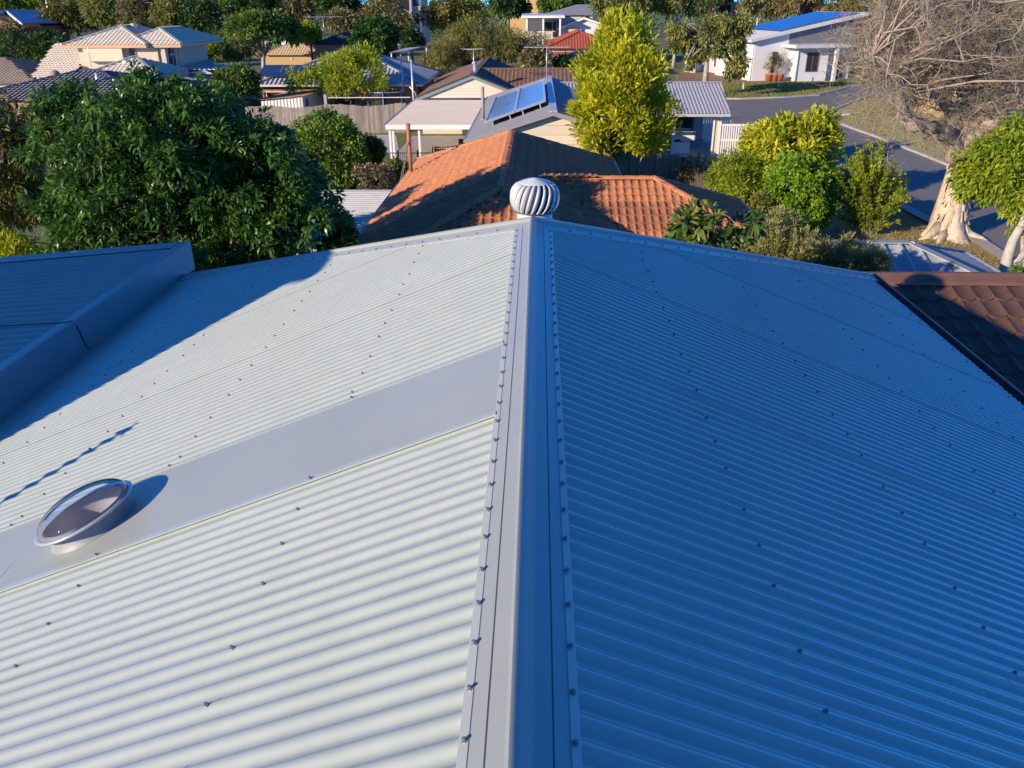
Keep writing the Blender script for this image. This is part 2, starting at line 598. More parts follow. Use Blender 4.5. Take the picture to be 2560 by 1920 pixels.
# ------------------------------------------------------------------ spinning roof vent
vc = at_y(1337, 492, 6.72)
wv = thing('roof_ventilator', 'white spinning ball roof vent with curved blades behind the ridge peak', 'vent', vc)
vent_white = mat('vent_white', (0.55, 0.58, 0.57), r=0.3, c2=(0.48, 0.51, 0.50), scale=12, mix=.5)
vprof = [(0.128, 0.118), (0.158, 0.108), (0.184, 0.082), (0.199, 0.044), (0.204, 0.0), (0.199, -0.044), (0.186, -0.080), (0.166, -0.106)]
NBL = 22
for b in range(NBL):
    m = MB(); V = []; F = []
    ph = 2 * math.pi * b / NBL
    for i, (r, h) in enumerate(vprof):
        tw = 0.40 * (i / (len(vprof) - 1)) ** 1.3 - 0.05
        wd = 2 * math.pi / NBL * 0.62
        for j, (da, dr) in enumerate(((0.0, -0.006), (wd * 0.12, 0.003), (wd * 0.6, 0.001), (wd * 1.0, -0.016))):
            a = ph - tw + da
            V.append(vc + Vector(((r + dr) * math.cos(a), (r + dr) * math.sin(a), h)))
    for i in range(len(vprof) - 1):
        for j in range(3):
            F.append((i * 4 + j, i * 4 + j + 1, i * 4 + 5 + j, i * 4 + 4 + j))
    m.add(V, F, 0, True); m.build('blade', vent_white, wv)
m = MB(); m.lathe(vc, [(0.132, 0.115), (0.130, 0.122), (0.112, 0.124), (0.108, 0.131), (0.088, 0.132), (0.084, 0.139), (0.062, 0.140), (0.058, 0.146), (0.034, 0.147), (0.03, 0.152), (0, 0.153)], 40); m.build('top_cap', vent_white, wv)
m = MB(); m.lathe(vc, [(0.150, -0.104), (0.168, -0.106), (0.168, -0.115), (0.150, -0.117)], 40); m.build('bottom_ring', mat('vent_dark', (0.05, 0.05, 0.055), r=0.5), wv)
m = MB(); m.lathe(vc, [(0.146, -0.115), (0.146, -0.20), (0.150, -0.201), (0.150, -0.52)], 40); m.build('base_pipe', vent_white, wv)
m = MB(); m.lathe(vc, [(0.10, 0.10), (0.13, 0.04), (0.13, -0.05), (0.11, -0.105)], 24); m.build('gap_shade_core', mat('vent_gap_shade', (0.05, 0.05, 0.05), r=0.8), wv)  # dark core added so the gaps between the blades look shaded

# ------------------------------------------------------------------ low patio roof on the left
PXE, PYF, PZ = -5.10, 11.62, 5.46
PSL = 0.09
patio = thing('patio_roof', 'low blue shaded metal patio roof with deep box edge at the left', 'patio roof', (PXE, 6, 0))
pn = Vector((-PSL, 0, 1)).normalized()


def PP(x, y, n=0.0): return Vector((x, y, PZ + (x - PXE) * PSL)) + pn * n


def trapezoid(u, pitch):
    q = (u / pitch) % 1.0
    return q


y = -2.0
RIB = 0.19
k = 0
while y < PYF - 0.05:
    # one sheet = four ribs
    V, F = [], []
    yy = y
    for r in range(4):
        for o, h in ((0, 0), (0.055, 0), (0.062, 0.003), (0.07, 0), (0.140, 0), (0.152, 0.034), (0.174, 0.034), (0.186, 0)):
            q = min(yy + o, PYF - 0.02)
            V += [PP(-14.5, q, h), PP(PXE - 0.02, q, h)]
            if len(V) > 2: F.append((len(V) - 4, len(V) - 3, len(V) - 1, len(V) - 2))
        yy += RIB
    link('roof_sheet', grid_mesh('roof_sheet', V, F, paint, WL[patio.name]), patio)
    y = yy
m = MB(); m.slab([(PXE, -2, 5.085), (PXE, PYF, 5.085), (PXE, PYF, PZ + 0.045), (PXE, -2, PZ + 0.045)], (-0.03, 0, 0)); m.build('fascia', mat('fascia_paint', (0.36, 0.43, 0.43), r=.65, spec=.3), patio)
m = MB()
m.slab([PP(PXE - 0.005, -2, 0.034), PP(PXE - 0.005, PYF, 0.034), PP(PXE - 0.17, PYF, 0.030), PP(PXE - 0.17, -2, 0.030)], (0, 0, 0.004))
m.build('edge_flashing', paint_flash, patio)
m = MB()
m.slab([PP(-14.5, PYF - 0.26, 0.032), PP(PXE - 0.172, PYF - 0.26, 0.032), PP(PXE - 0.172, PYF + 0.01, 0.04), PP(-14.5, PYF + 0.01, 0.04)], (0, 0, 0.004))
m.slab([PP(-14.5, PYF + 0.011, 0.044), PP(PXE, PYF + 0.011, 0.044), PP(PXE, PYF + 0.026, 0.044), PP(-14.5, PYF + 0.026, 0.044)], (0, 0, -0.42))
m.build('end_flashing', paint_flash, patio)
for i, xx in enumerate((-5.55, -6.5, -7.45, -8.4, -9.3)):
    for j in range(int((PYF + 1.6) / (RIB * 1))):
        yy = -2 + j * RIB + 0.168
        if 4 < yy < PYF - 0.3 and (j + i) % 2 == 0: piece('screw', screw_me, nmat(PP(xx, yy, 0.027), pn), patio)
for px_, py_ in ((-5.35, 3), (-5.35, 7), (-5.35, 11.2), (-9, 11.2)):
    m = MB(); m.box((px_ - .05, py_ - .05, 0), (px_ + .05, py_ + .05, 4.9 + (px_ - PXE) * PSL + .2)); m.build('post', paint, patio)
# thin cable lying over its edge
cb = thing('cable', 'thin dark red cable lying over the edge of the patio roof', 'cable', PP(-6, 8))
pts = []
for px_, py_ in ((-120, 830), (-40, 820), (0, 815), (60, 811), (120, 809), (165, 806)):
    pts.append(at_plane(px_, py_, pn, PP(PXE, 6, 0.037)))
q = at_plane(188, 806, (1, 0, 0), (PXE + 0.012, 0, 0))
pts.append(Vector((PXE - 0.02, q.y, PZ + 0.052)))
for px_, py_ in ((196, 822), (206, 845), (216, 865), (228, 880)):
    pts.append(at_plane(px_, py_, (1, 0, 0), (PXE + 0.012, 0, 0)))
pts[-1].z = max(pts[-1].z, 5.12)
m = MB(); m.tube(pts, 0.006, 6); m.build('cable_run', mat('cable_red', (0.10, 0.02, 0.035), r=0.5), cb)

# unseen block added left of the frame, shaped to shade roof, patio and mango, and the aerial mast that throws the thin shadow
us = thing('unseen_shade_block', 'tall pale upper storey rising left of the patio roof and shading it', 'building', (-13, 4, 0))
m = MB(); m.box((-12.8, 1.7, 0), (-9.55, 6.6, 9.15)); m.build('wall', wall_cream, us)
m = MB(); m.box((-16.6, 3.41, 0), (-12.81, 6.6, 7.55)); m.build('side_wall', wall_cream, us)
m = MB(); m.box((-16.9, 3.41, 7.553), (-12.81, 6.9, 7.75)); m.build('side_roof', paint, us)
m = MB()
e0, e1, f0, f1, zt = -13.0, -9.35, 1.45, 6.8, 9.15
m.slab([(e0, f0, zt), (e1, f0, zt), (e1, f1, zt), (e0, f1, zt)], (0, 0, .12))
rr = [(e0, f0, zt + .12), (e1, f0, zt + .12), (e1, f1, zt + .12), (e0, f1, zt + .12), (e0 + 1.8, 4.1, zt + .6), (e1 - 1.8, 4.1, zt + .6)]
m.add(rr, [(0, 1, 5, 4), (1, 2, 5), (2, 3, 4, 5), (3, 0, 4)]); m.build('roof', paint, us)
mast = thing('aerial_mast', 'thin aerial mast standing on the near part of the patio roof', 'mast', PP(-5.39, 2.73))
m = MB(); m.tube([PP(-5.39, 2.73, 0.0), (-5.39, 2.73, 7.10)], 0.040, 8); m.build('pole', steel, mast)
m = MB(); m.beam((-5.44, 2.775, 7.03), (-5.33, 2.675, 7.07), 0.02, 0.03); m.build('bracket', steel, mast)
# ================================================================== BUILDING BLOCKS FOR THE NEIGHBOURHOOD
Zv = Vector((0, 0, 1))
PIT = 0.414


def plane_axes(poly, v=None):
    """normal (upwards), u along the eave, v up the slope"""
    p = [Vector(q) for q in poly]
    n = Vector((0, 0, 0))
    for i in range(len(p)): n += (p[i] - p[0]).cross(p[(i + 1) % len(p)] - p[0])
    n.normalize()
    if n.z < 0: n = -n
    if v is None:
        v = Zv - n * n.z
        if v.length < 1e-3: v = Vector((0, 1, 0))
    v = Vector(v).normalized()
    v = (v - n * v.dot(n)).normalized()
    return n, v.cross(n).normalized(), v


def clip_interval(P2, u):
    """v-interval of a convex polygon P2 [(u,v)] at a given u"""
    lo, hi = 1e9, -1e9
    n = len(P2)
    for i in range(n):
        (u0, v0), (u1, v1) = P2[i], P2[(i + 1) % n]
        if (u0 - u) * (u1 - u) <= 0 and abs(u1 - u0) > 1e-9:
            vv = v0 + (v1 - v0) * (u - u0) / (u1 - u0)
            lo, hi = min(lo, vv), max(hi, vv)
    return (lo, hi) if hi > lo + 1e-4 else None


CORR = [(i / 6, 0.5 + 0.5 * math.cos(2 * math.pi * i / 6)) for i in range(6)]
RIBS = [(0, 0), (0.62, 0), (0.68, 1), (0.86, 1), (0.92, 0)]
BOARD = [(0, 0), (0.97, 1.0), (0.985, 0)]


def ribbed(name, poly, pitch, amp, m, parent, v=None, prof=CORR, kind=None, label=None, lift=0.0, smooth=False):
    n, u, v = plane_axes(poly, v)
    o = Vector(poly[0])
    P2 = [((Vector(q) - o).dot(u), (Vector(q) - o).dot(v)) for q in poly]
    u0, u1 = min(p[0] for p in P2), max(p[0] for p in P2)
    V, F = [], []
    samples = []
    k = 0
    while u0 + k * pitch < u1:
        for a, h in prof:
            q = u0 + (k + a) * pitch
            if q < u1: samples.append((q, h))
        k += 1
    samples.append((u1 - 1e-4, prof[0][1])); samples[0] = (u0 + 1e-4, samples[0][1])
    prev = False
    for q, h in samples:
        iv = clip_interval(P2, q)
        if iv is None:
            prev = False; continue
        V += [o + u * q + v * iv[0] + n * (h * amp + lift), o + u * q + v * iv[1] + n * (h * amp + lift)]
        if prev: F.append((len(V) - 4, len(V) - 2, len(V) - 1, len(V) - 3))
        prev = True
    me = grid_mesh(name, V, F, m, WL[parent.name] if parent else (0, 0, 0), smooth)
    return link(name, me, parent, WL[parent.name] if parent else (0, 0, 0), kind, label)


ROLL = [(0.0, 0.35), (0.10, 0.9), (0.2, 1.0), (0.32, 0.75), (0.42, 0.15), (0.70, 0.0), (0.92, 0.12)]


def tile_cells(poly, tw, expo):
    n, u, v = plane_axes(poly)
    o = Vector(poly[0])
    P2 = [((Vector(q) - o).dot(u), (Vector(q) - o).dot(v)) for q in poly]
    v0, v1 = min(p[1] for p in P2), max(p[1] for p in P2)
    Pv = [(b, a) for a, b in P2]
    out = []
    j = 0
    while v0 + j * expo < v1 - 0.02:
        vm = v0 + (j + 0.5) * expo
        iv = clip_interval(Pv, min(vm, v1 - 1e-3))
        if iv:
            k0 = math.ceil(iv[0] / tw - 0.55); k1 = math.floor(iv[1] / tw - 0.45)
            for k in range(k0, k1 + 1):
                out.append((k * tw, v0 + j * expo))
        j += 1
    return n, u, v, o, out


def tile_geo(tw, expo, thick, amp, jit=0.0):
    V, F = [], []
    pr = ROLL + [(1.0, 0.35)]
    for a, h in pr:
        V += [(a * tw, 0, h * amp + thick), (a * tw, expo * 1.08, h * amp), (a * tw, 0, h * amp - 0.004)]
    for i in range(len(pr) - 1):
        F.append((3 * i, 3 * i + 3, 3 * i + 4, 3 * i + 1))
        F.append((3 * i + 2, 3 * i + 5, 3 * i + 3, 3 * i))
    return np.array(V), np.array(F)


def joined_tiles(name, planes, tw, expo, thick, amp, m, parent, kind='stuff', skip=0, jit=0.008):
    """every tile real geometry, one mesh"""
    TV, TF = tile_geo(tw, expo, thick, amp)
    AV, AF, b = [], [], 0
    for poly in planes:
        n, u, v, o, cells = tile_cells(poly, tw, expo)
        B = np.array([list(u), list(v), list(n)])
        for a, c in cells:
            q = TV.copy(); q[:, 0] += a; q[:, 1] += c; q[:, 2] += random.uniform(-jit, jit) * .5
            AV.append(q @ B + np.array(o)); AF.append(TF + b); b += len(TV)
    me = grid_mesh(name, np.concatenate(AV), np.concatenate(AF), m, WL[parent.name])
    return link(name, me, parent, WL[parent.name], kind)


def ridge_tiles(A, B, m, parent, L=0.42, r=0.115, name='ridge_tile', h=0.03):
    """half round capping pieces from A to B, each its own part"""
    A, B = Vector(A), Vector(B)
    n = max(1, int(round((B - A).length / L)))
    d = (B - A).normalized()
    side = d.cross(Zv).normalized(); up = side.cross(d)
    me = None
    step = (B - A).length / n
    mb = MB()
    V = []
    for i, (y, rr) in enumerate(((0, 1.06), (step * 1.04, 0.93))):
        for k in range(9):
            a = math.pi * k / 8
            V.append((math.cos(a) * r * rr, y, math.sin(a) * r * rr * 0.78 - 0.02))
    mb.add(V, [(k, k + 1, 10 + k, 9 + k) for k in range(8)] + [tuple(range(9)), tuple(range(9, 18))])
    me = mb.mesh(name, m)
    for i in range(n):
        M4 = Matrix((( side.x, d.x, up.x, 0), (side.y, d.y, up.y, 0), (side.z, d.z, up.z, 0), (0, 0, 0, 1)))
        M4.translation = A + d * (i * step) + up * (h + random.uniform(-.006, .006))
        piece(name, me, M4, parent)


def window(parent, c, ax, w, h, frame, pane, name='window', depth=0.08, bars=0):
    """window in a wall: c centre, ax horizontal direction along the wall, faces ax x Z"""
    c, ax = Vector(c), Vector(ax).normalized()
    nrm = ax.cross(Zv)
    m = MB(); t = 0.06
    for s in (-1, 1):
        m.obox(c + ax * s * (w / 2), ax, nrm, Zv, t / 2, depth / 2, h / 2 + t / 2)
        m.obox(c + Zv * s * (h / 2), ax, nrm, Zv, w / 2 - t / 2, depth / 2, t / 2)
    for b in range(bars):
        m.obox(c + ax * (w * ((b + 1) / (bars + 1) - .5)), ax, nrm, Zv, t / 3, depth / 2.4, h / 2 - t / 2)
    o = m.build(name, frame, parent)
    WL[o.name] = WL[parent.name].copy()
    p = MB(); p.obox(c - nrm * 0.005, ax, nrm, Zv, w / 2 - t / 2, 0.01, h / 2 - t / 2); p.build('pane', pane, o)
    return o


def gutter_line(mb, a, b, w=0.11):
    mb.beam(a, b, w, w)


def hip_planes(x0, x1, y0, y1, ze, pit=PIT):
    """the four planes of a hip roof over a rectangle"""
    w = min(x1 - x0, y1 - y0) / 2
    zr = ze + w * pit
    if x1 - x0 >= y1 - y0:
        a, b = Vector((x0 + w, (y0 + y1) / 2, zr)), Vector((x1 - w, (y0 + y1) / 2, zr))
    else:
        a, b = Vector(((x0 + x1) / 2, y0 + w, zr)), Vector(((x0 + x1) / 2, y1 - w, zr))
    p = [Vector((x0, y0, ze)), Vector((x1, y0, ze)), Vector((x1, y1, ze)), Vector((x0, y1, ze))]
    if x1 - x0 >= y1 - y0:
        return a, b, p, [[p[0], p[1], b, a], [p[1], p[2], b], [p[2], p[3], a, b], [p[3], p[0], a]]
    return a, b, p, [[p[0], p[1], a], [p[1], p[2], b, a], [p[2], p[3], b], [p[3], p[0], a, b]]


# ------------------------------------------------------------------ foliage
def leaf_cloud(centers, radii, n, length, width, rng, droop=0.3, out=0.6, tint=None, fold=0.25, updir=None, flat=0.0, tilt=None, center=None, curl=0.0):
    """centers (k,3), radii (k,), n leaves -> V, F, tint per face"""
    k = len(centers)
    w = radii ** 2
    idx = rng.choice(k, n, p=w / w.sum())
    dirs = rng.normal(size=(n, 3)); dirs /= np.linalg.norm(dirs, axis=1)[:, None]
    rad = rng.random(n) ** 0.42
    off = dirs * (radii[idx] * rad)[:, None]
    if flat: off[:, 2] *= (1 - flat)
    pos = centers[idx] + off
    ax = dirs * out + rng.normal(size=(n, 3)) * 0.45
    if center is not None:
        q = pos - center; q /= np.linalg.norm(q, axis=1)[:, None] + 1e-6
        ax += q * 0.5 * out
    if updir is not None: ax += np.asarray(updir)
    ax[:, 2] -= droop
    ax /= np.linalg.norm(ax, axis=1)[:, None]
    sd = np.cross(ax, rng.normal(size=(n, 3)) * 0.5 + np.array([0, 0, 1.0])); sd /= np.linalg.norm(sd, axis=1)[:, None] + 1e-9
    nm = np.cross(sd, ax)
    sc = rng.uniform(0.65, 1.25, n)
    L = (length * sc)[:, None]; W = (width * sc)[:, None]
    if curl:
        V = np.empty((n, 6, 3))
        dn = np.array([0, 0, -1.0])
        mid = pos + ax * L * 0.5 + nm * L * 0.06
        tip = pos + ax * L * 0.92 + dn * L * curl
        V[:, 0] = pos
        V[:, 1] = pos + ax * L * 0.32 + sd * W * 0.5 + nm * W * fold
        V[:, 2] = pos + ax * L * 0.68 + sd * W * 0.42 + nm * W * fold + dn * L * curl * 0.35
        V[:, 3] = tip
        V[:, 4] = pos + ax * L * 0.68 - sd * W * 0.42 + nm * W * fold + dn * L * curl * 0.35
        V[:, 5] = pos + ax * L * 0.32 - sd * W * 0.5 + nm * W * fold
        b = np.arange(n)[:, None] * 6
        F = np.concatenate([b + np.array([[0, 1, 5, 5]]), b + np.array([[1, 2, 4, 5]]), b + np.array([[2, 3, 4, 4]])])
        # as triangles
        F = np.concatenate([b + np.array([[0, 1, 5]]), b + np.array([[1, 2, 4]]), b + np.array([[1, 4, 5]]), b + np.array([[2, 3, 4]])])
        rep = 4
    else:
        V = np.empty((n, 4, 3))
        V[:, 0] = pos
        V[:, 1] = pos + ax * L * 0.45 + sd * W * 0.5 + nm * W * fold
        V[:, 2] = pos + ax * L
        V[:, 3] = pos + ax * L * 0.45 - sd * W * 0.5 + nm * W * fold
        b = np.arange(n)[:, None] * 4
        F = np.concatenate([b + np.array([[0, 1, 2]]), b + np.array([[0, 2, 3]])])
        rep = 2
    t = (tint[idx] if tint is not None else 0.5) + rng.normal(size=n) * 0.13
    return V.reshape(-1, 3), F, np.clip(np.tile(t, rep), 0, 1), pos, ax, nm


def cloud_obj(name, V, F, t, m, parent, kind='stuff', label=None):
    me = grid_mesh(name, V, F, m, WL[parent.name])
    at = me.attributes.new('tint', 'FLOAT', 'FACE')
    at.data.foreach_set('value', t.astype(np.float32))
    return link(name, me, parent, WL[parent.name], kind, label)


def crown_clumps(c, r, k, rng, shell=0.55, size=0.3, low=-0.75, lumps=0.18):
    """clump centres spread over an uneven ellipsoid"""
    c, r = np.array(c), np.array(r)
    ph = rng.uniform(0, 6.28, 6)
    P, S = [], []
    while len(P) < k:
        d = rng.normal(size=3); d /= np.linalg.norm(d)
        if d[2] < low: continue
        a = math.atan2(d[1], d[0])
        f = 1 + lumps * (math.sin(2 * a + ph[0]) * .5 + math.sin(3 * a + ph[1] + 2 * d[2]) * .6 + math.sin(5 * a + ph[2]) * .35 + math.sin(4 * d[2] * 2 + ph[3]) * .45)
        q = shell + (1 - shell) * rng.random() ** 0.6
        P.append(c + d * r * (q * f * (1 - size * 0.6)))
        S.append(r.min() * size * rng.uniform(0.6, 1.35))
    return np.array(P), np.array(S)


bark_grey = mat('bark_grey', (0.22, 0.19, 0.155), r=0.9, c2=(0.12, 0.10, 0.085), scale=5, mix=0.8, bump=0.5, bscale=14)
bark_pale = mat('bark_pale', (0.46, 0.42, 0.35), r=0.85, c2=(0.30, 0.26, 0.20), scale=4, mix=0.8, bump=0.4, bscale=12)
bark_dark = mat('bark_dark', (0.07, 0.055, 0.045), r=0.9, c2=(0.035, 0.03, 0.025), scale=6, mix=0.7)


def limbs(mb, base, top, targets, r0, rng, forks=1, sides=6):
    """a bent tapering stem with limbs running out to the targets"""
    base, top = Vector(base), Vector(top)
    H = (top - base).length
    mid = base.lerp(top, 0.5) + Vector(rng.normal(size=3) * H * 0.03)
    stem = [base + Vector((0, 0, -0.1)), base.lerp(mid, 0.25), mid, top]
    mb.tube(stem, [r0 * 1.35, r0, r0 * 0.85, r0 * 0.62], sides + 2)
    for t in targets:
        t = Vector(t)
        s = mid.lerp(top, rng.uniform(0.2, 1.0))
        m1 = s.lerp(t, 0.5) + Vector((0, 0, 0.08 * (t - s).length)) + Vector(rng.normal(size=3) * 0.05 * (t - s).length)
        ra = r0 * rng.uniform(0.28, 0.45)
        mb.tube([s, s.lerp(m1, .5), m1, t], [ra, ra * .8, ra * .6, ra * .2], sides - 1)


NTREE = [0]


def tree(name, label, cat, box, Y, leafm, n, leaf=(0.3, 0.12), k=60, size=0.3, shell=0.5, group=None, trunk=bark_grey, r0=0.14, droop=0.3, out=0.6,
         depth=0.9, low=-0.7, ground=0.0, extra=None, nl=9, base_px=None, lumps=0.18, flat=0.0, updir=None, curl=0.0, tintbias=0.0, fork=0.45, seed=None):
    """a tree whose crown spans the photo box (x0,y0,x1,y1) at distance Y"""
    NTREE[0] += 1
    rng = np.random.default_rng(seed or (100 + NTREE[0] * 7))
    x0, y0, x1, y1 = box
    c = at_y((x0 + x1) / 2, (y0 + y1) / 2, Y)
    s = Vector(ray((x0 + x1) / 2, (y0 + y1) / 2) * Y).dot(Vector(AX_F)) / F_PX
    r = np.array([(x1 - x0) / 2 * s, (x1 - x0) / 2 * s * depth, max(0.3, (y1 - y0) / 2 * s)])
    bx, by = (c.x, c.y) if base_px is None else (at_y(base_px, (y0 + y1) / 2, Y).x, c.y)
    root = thing(name, label, cat, (bx, by, ground), group)
    P, S = crown_clumps(c, r, k, rng, shell, size, low, lumps)
    keep = P[:, 2] > ground + 0.25
    P, S = P[keep], S[keep]
    if extra is not None:
        for (ex0, ey0, ex1, ey1), kk in extra:
            ec = at_y((ex0 + ex1) / 2, (ey0 + ey1) / 2, Y)
            er = np.array([(ex1 - ex0) / 2 * s, (ex1 - ex0) / 2 * s * depth, (ey1 - ey0) / 2 * s])
            P2, S2 = crown_clumps(ec, er, kk, rng, shell, size * 1.2, low, lumps)
            P, S = np.concatenate([P, P2]), np.concatenate([S, S2])
    tint = np.clip(0.5 + tintbias + rng.normal(size=len(P)) * 0.2, 0.05, 0.95)
    V, F, t, *_ = leaf_cloud(P, S, n, leaf[0], leaf[1], rng, droop, out, tint, flat=flat, center=np.array(c), updir=updir, curl=curl)
    cloud_obj('crown', V, F, t, leafm, root)
    mb = MB()
    far = rng.choice(len(P), min(nl, len(P)), replace=False)
    limbs(mb, (bx, by, ground), (c.x, c.y, c.z - r[2] * (1 - 2 * fork) * 0.9), [P[i] for i in far], r0, rng)
    mb.build('trunk', trunk, root)
    return root, P, S, c, r


def spray_shrub(name, label, base_px, tips_box, Y, m_, stems=70, leaf=(0.14, 0.06), per=16, nodes=9, start=0.25, arch=0.0, bark=None, depth=0.8, ground=0.0, along=0.8, jitter=0.07, tintbias=0.0, r=0.016):
    """many wand-like stems fanning out of one foot, leaves set along them"""
    NTREE[0] += 1
    rng = np.random.default_rng(500 + NTREE[0] * 3)
    x0, y0, x1, y1 = tips_box
    b = at_y(base_px[0], base_px[1], Y); b = Vector((b.x, b.y, ground))
    root = thing(name, label, 'shrub', b)
    s_ = Vector(ray((x0 + x1) / 2, (y0 + y1) / 2) * Y).dot(Vector(AX_F)) / F_PX
    mb = MB(); V_, F_, T_ = [], [], []; off = 0
    for i in range(stems):
        u, w = rng.uniform(-1, 1), rng.random() ** 0.7
        px = (x0 + x1) / 2 + (x1 - x0) / 2 * u; py = y1 + (y0 - y1) * w * (1 - 0.45 * abs(u) ** 1.7)
        t = at_y(px, py, Y + rng.normal() * (x1 - x0) * 0.22 * s_ * depth)
        f = b + Vector((rng.normal() * .12, rng.normal() * .12, 0))
        mid = f.lerp(t, 0.5) + Vector((0, 0, (t - f).length * (0.10 + arch)))
        pts = [f, f.lerp(mid, .5) + (mid - f.lerp(t, .5)) * .25, mid, mid.lerp(t, .55) + Vector((0, 0, arch * .3)), t]
        mb.tube(pts, [r, r * .85, r * .65, r * .45, r * .2], 4, cap=False)
        c, d = [], None
        q = np.array([list(p) for p in pts]); n_ = max(3, int(nodes * (t - f).length / 2.2))
        for k in range(n_):
            a = start + (1 - start) * (k + rng.random()) / n_; a = min(a, .999) * 4; j = int(a); c.append(q[j] + (q[j + 1] - q[j]) * (a - j))
        d = (t - mid).normalized()
        V, F, tt, *_ = leaf_cloud(np.array(c), np.full(n_, jitter), n_ * per // 2, leaf[0], leaf[1], rng, droop=-.1, out=.55, tint=np.full(n_, np.clip(.5 + tintbias + rng.normal() * .2, .02, .98)), updir=np.array(d) * along)
        V_.append(V); F_.append(F + off); T_.append(tt.reshape(2, -1)); off += len(V)
    t_ = np.concatenate([q.T.ravel() if False else q[0] for q in T_])
    Fa = np.concatenate(F_)
    # faces of each cloud come as two blocks; keep the tint order the same
    tl = np.concatenate([np.concatenate([q[0], q[1]]) for q in T_])
    cloud_obj('foliage', np.concatenate(V_), Fa, tl, m_, root)
    mb.build('stem', bark or bark_grey, root, kind='stuff')
    return root
# ================================================================== GROUND, ROAD, VERGES
lawn = mat('lawn', (0.16, 0.175, 0.04), r=0.95, c2=(0.26, 0.22, 0.08), scale=0.35, mix=0.8, c3=(0.06, 0.085, 0.02), scale3=2.5, mix3=0.6, bump=0.6, bscale=6)
dry_grass = mat('dry_verge', (0.44, 0.40, 0.11), r=0.95, c2=(0.56, 0.45, 0.23), scale=0.45, mix=0.9, c3=(0.24, 0.26, 0.06), scale3=1.6, mix3=0.6, bump=0.6, bscale=7)
asphalt = mat('asphalt', (0.19, 0.182, 0.165), r=0.85, c2=(0.225, 0.215, 0.195), scale=0.5, mix=0.8, c3=(0.155, 0.148, 0.135), scale3=7, mix3=0.4, bump=0.3, bscale=60)
concrete = mat('concrete', (0.46, 0.43, 0.38), r=0.85, c2=(0.35, 0.33, 0.29), scale=1.2, mix=0.7, bump=0.2, bscale=20)
soil = mat('soil', (0.20, 0.11, 0.06), r=0.95, c2=(0.30, 0.19, 0.10), scale=1.4, mix=0.8)
mulch = mat('mulch', (0.07, 0.05, 0.035), r=0.95, c2=(0.16, 0.12, 0.07), scale=2.0, mix=0.8, bump=0.6, bscale=12)

m = MB(); m.poly([(-900, -300, 0), (900, -300, 0), (900, 1600, 0), (-900, 1600, 0)]); m.build('ground', lawn, kind='structure')


def ground_poly(name, pxs, m_, z, kind='structure'):
    mb = MB(); mb.poly([at_z(x, y, z) if not isinstance(x, Vector) else x for x, y in pxs]); return mb.build(name, m_, kind=kind)


def flat(name, pts, m_, z, kind='structure'):
    mb = MB(); mb.poly([(x, y, z) for x, y in pts]); return mb.build(name, m_, kind=kind)


def gz(px, py): 
    p = at_z(px, py, 0); return (p.x, p.y)


# the street comes from the lower right, swings left past the white house and forks right behind the bare tree
road_pts = [gz(2700, 600), gz(2520, 662), gz(2440, 607), gz(2310, 553), gz(2215, 502), gz(2130, 470), gz(2060, 440), gz(1880, 352), gz(1832, 318), gz(1830, 296), gz(1700, 285), gz(1500, 262), gz(1500, 244), gz(1800, 250), gz(1850, 250),
            gz(1960, 246), gz(2050, 240), gz(2100, 228), gz(2160, 214), gz(2250, 207), gz(2420, 204), gz(2420, 214), gz(2290, 222), gz(2190, 238), gz(2125, 262), gz(2090, 278), gz(2083, 290), gz(2100, 306), gz(2150, 325), gz(2200, 342), gz(2330, 392), gz(2480, 452), gz(2700, 540)]
flat('road', road_pts, asphalt, 0.004)
yard = [gz(1560, 420), gz(1800, 392), gz(1830, 320), gz(1790, 300), gz(1640, 300)]
flat('driveway', [gz(1640, 388), gz(1800, 388), gz(1880, 352), gz(1832, 318), gz(1830, 300), gz(1640, 300)], concrete, 0.008)
isl = [gz(2083, 290), gz(2100, 306), gz(2150, 325), gz(2200, 342), gz(2330, 392), gz(2480, 452), gz(2700, 540), gz(2760, 300), gz(2500, 240), gz(2290, 222), gz(2190, 238), gz(2125, 262), gz(2090, 278)]
flat('verge', isl, dry_grass, 0.008)
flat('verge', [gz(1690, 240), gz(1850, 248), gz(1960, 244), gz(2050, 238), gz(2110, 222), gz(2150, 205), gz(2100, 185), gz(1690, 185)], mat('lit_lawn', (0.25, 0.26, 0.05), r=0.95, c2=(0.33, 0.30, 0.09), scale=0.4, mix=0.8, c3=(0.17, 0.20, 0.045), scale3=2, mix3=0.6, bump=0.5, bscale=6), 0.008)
flat('verge', [gz(2520, 664), gz(2440, 609), gz(2310, 555), gz(2215, 504), gz(2130, 472), gz(2100, 470), gz(2000, 640), gz(2200, 760), gz(2560, 760)], mat('bare_verge', (0.31, 0.225, 0.11), r=0.95, c2=(0.22, 0.20, 0.06), scale=0.9, mix=0.8, c3=(0.40, 0.28, 0.16), scale3=5, mix3=0.5, bump=0.5, bscale=12), 0.010)
flat('garden_bed', [gz(1690, 205), gz(1880, 208), gz(1960, 203), gz(2060, 195), gz(2090, 185), gz(1700, 180)], soil, 0.012)


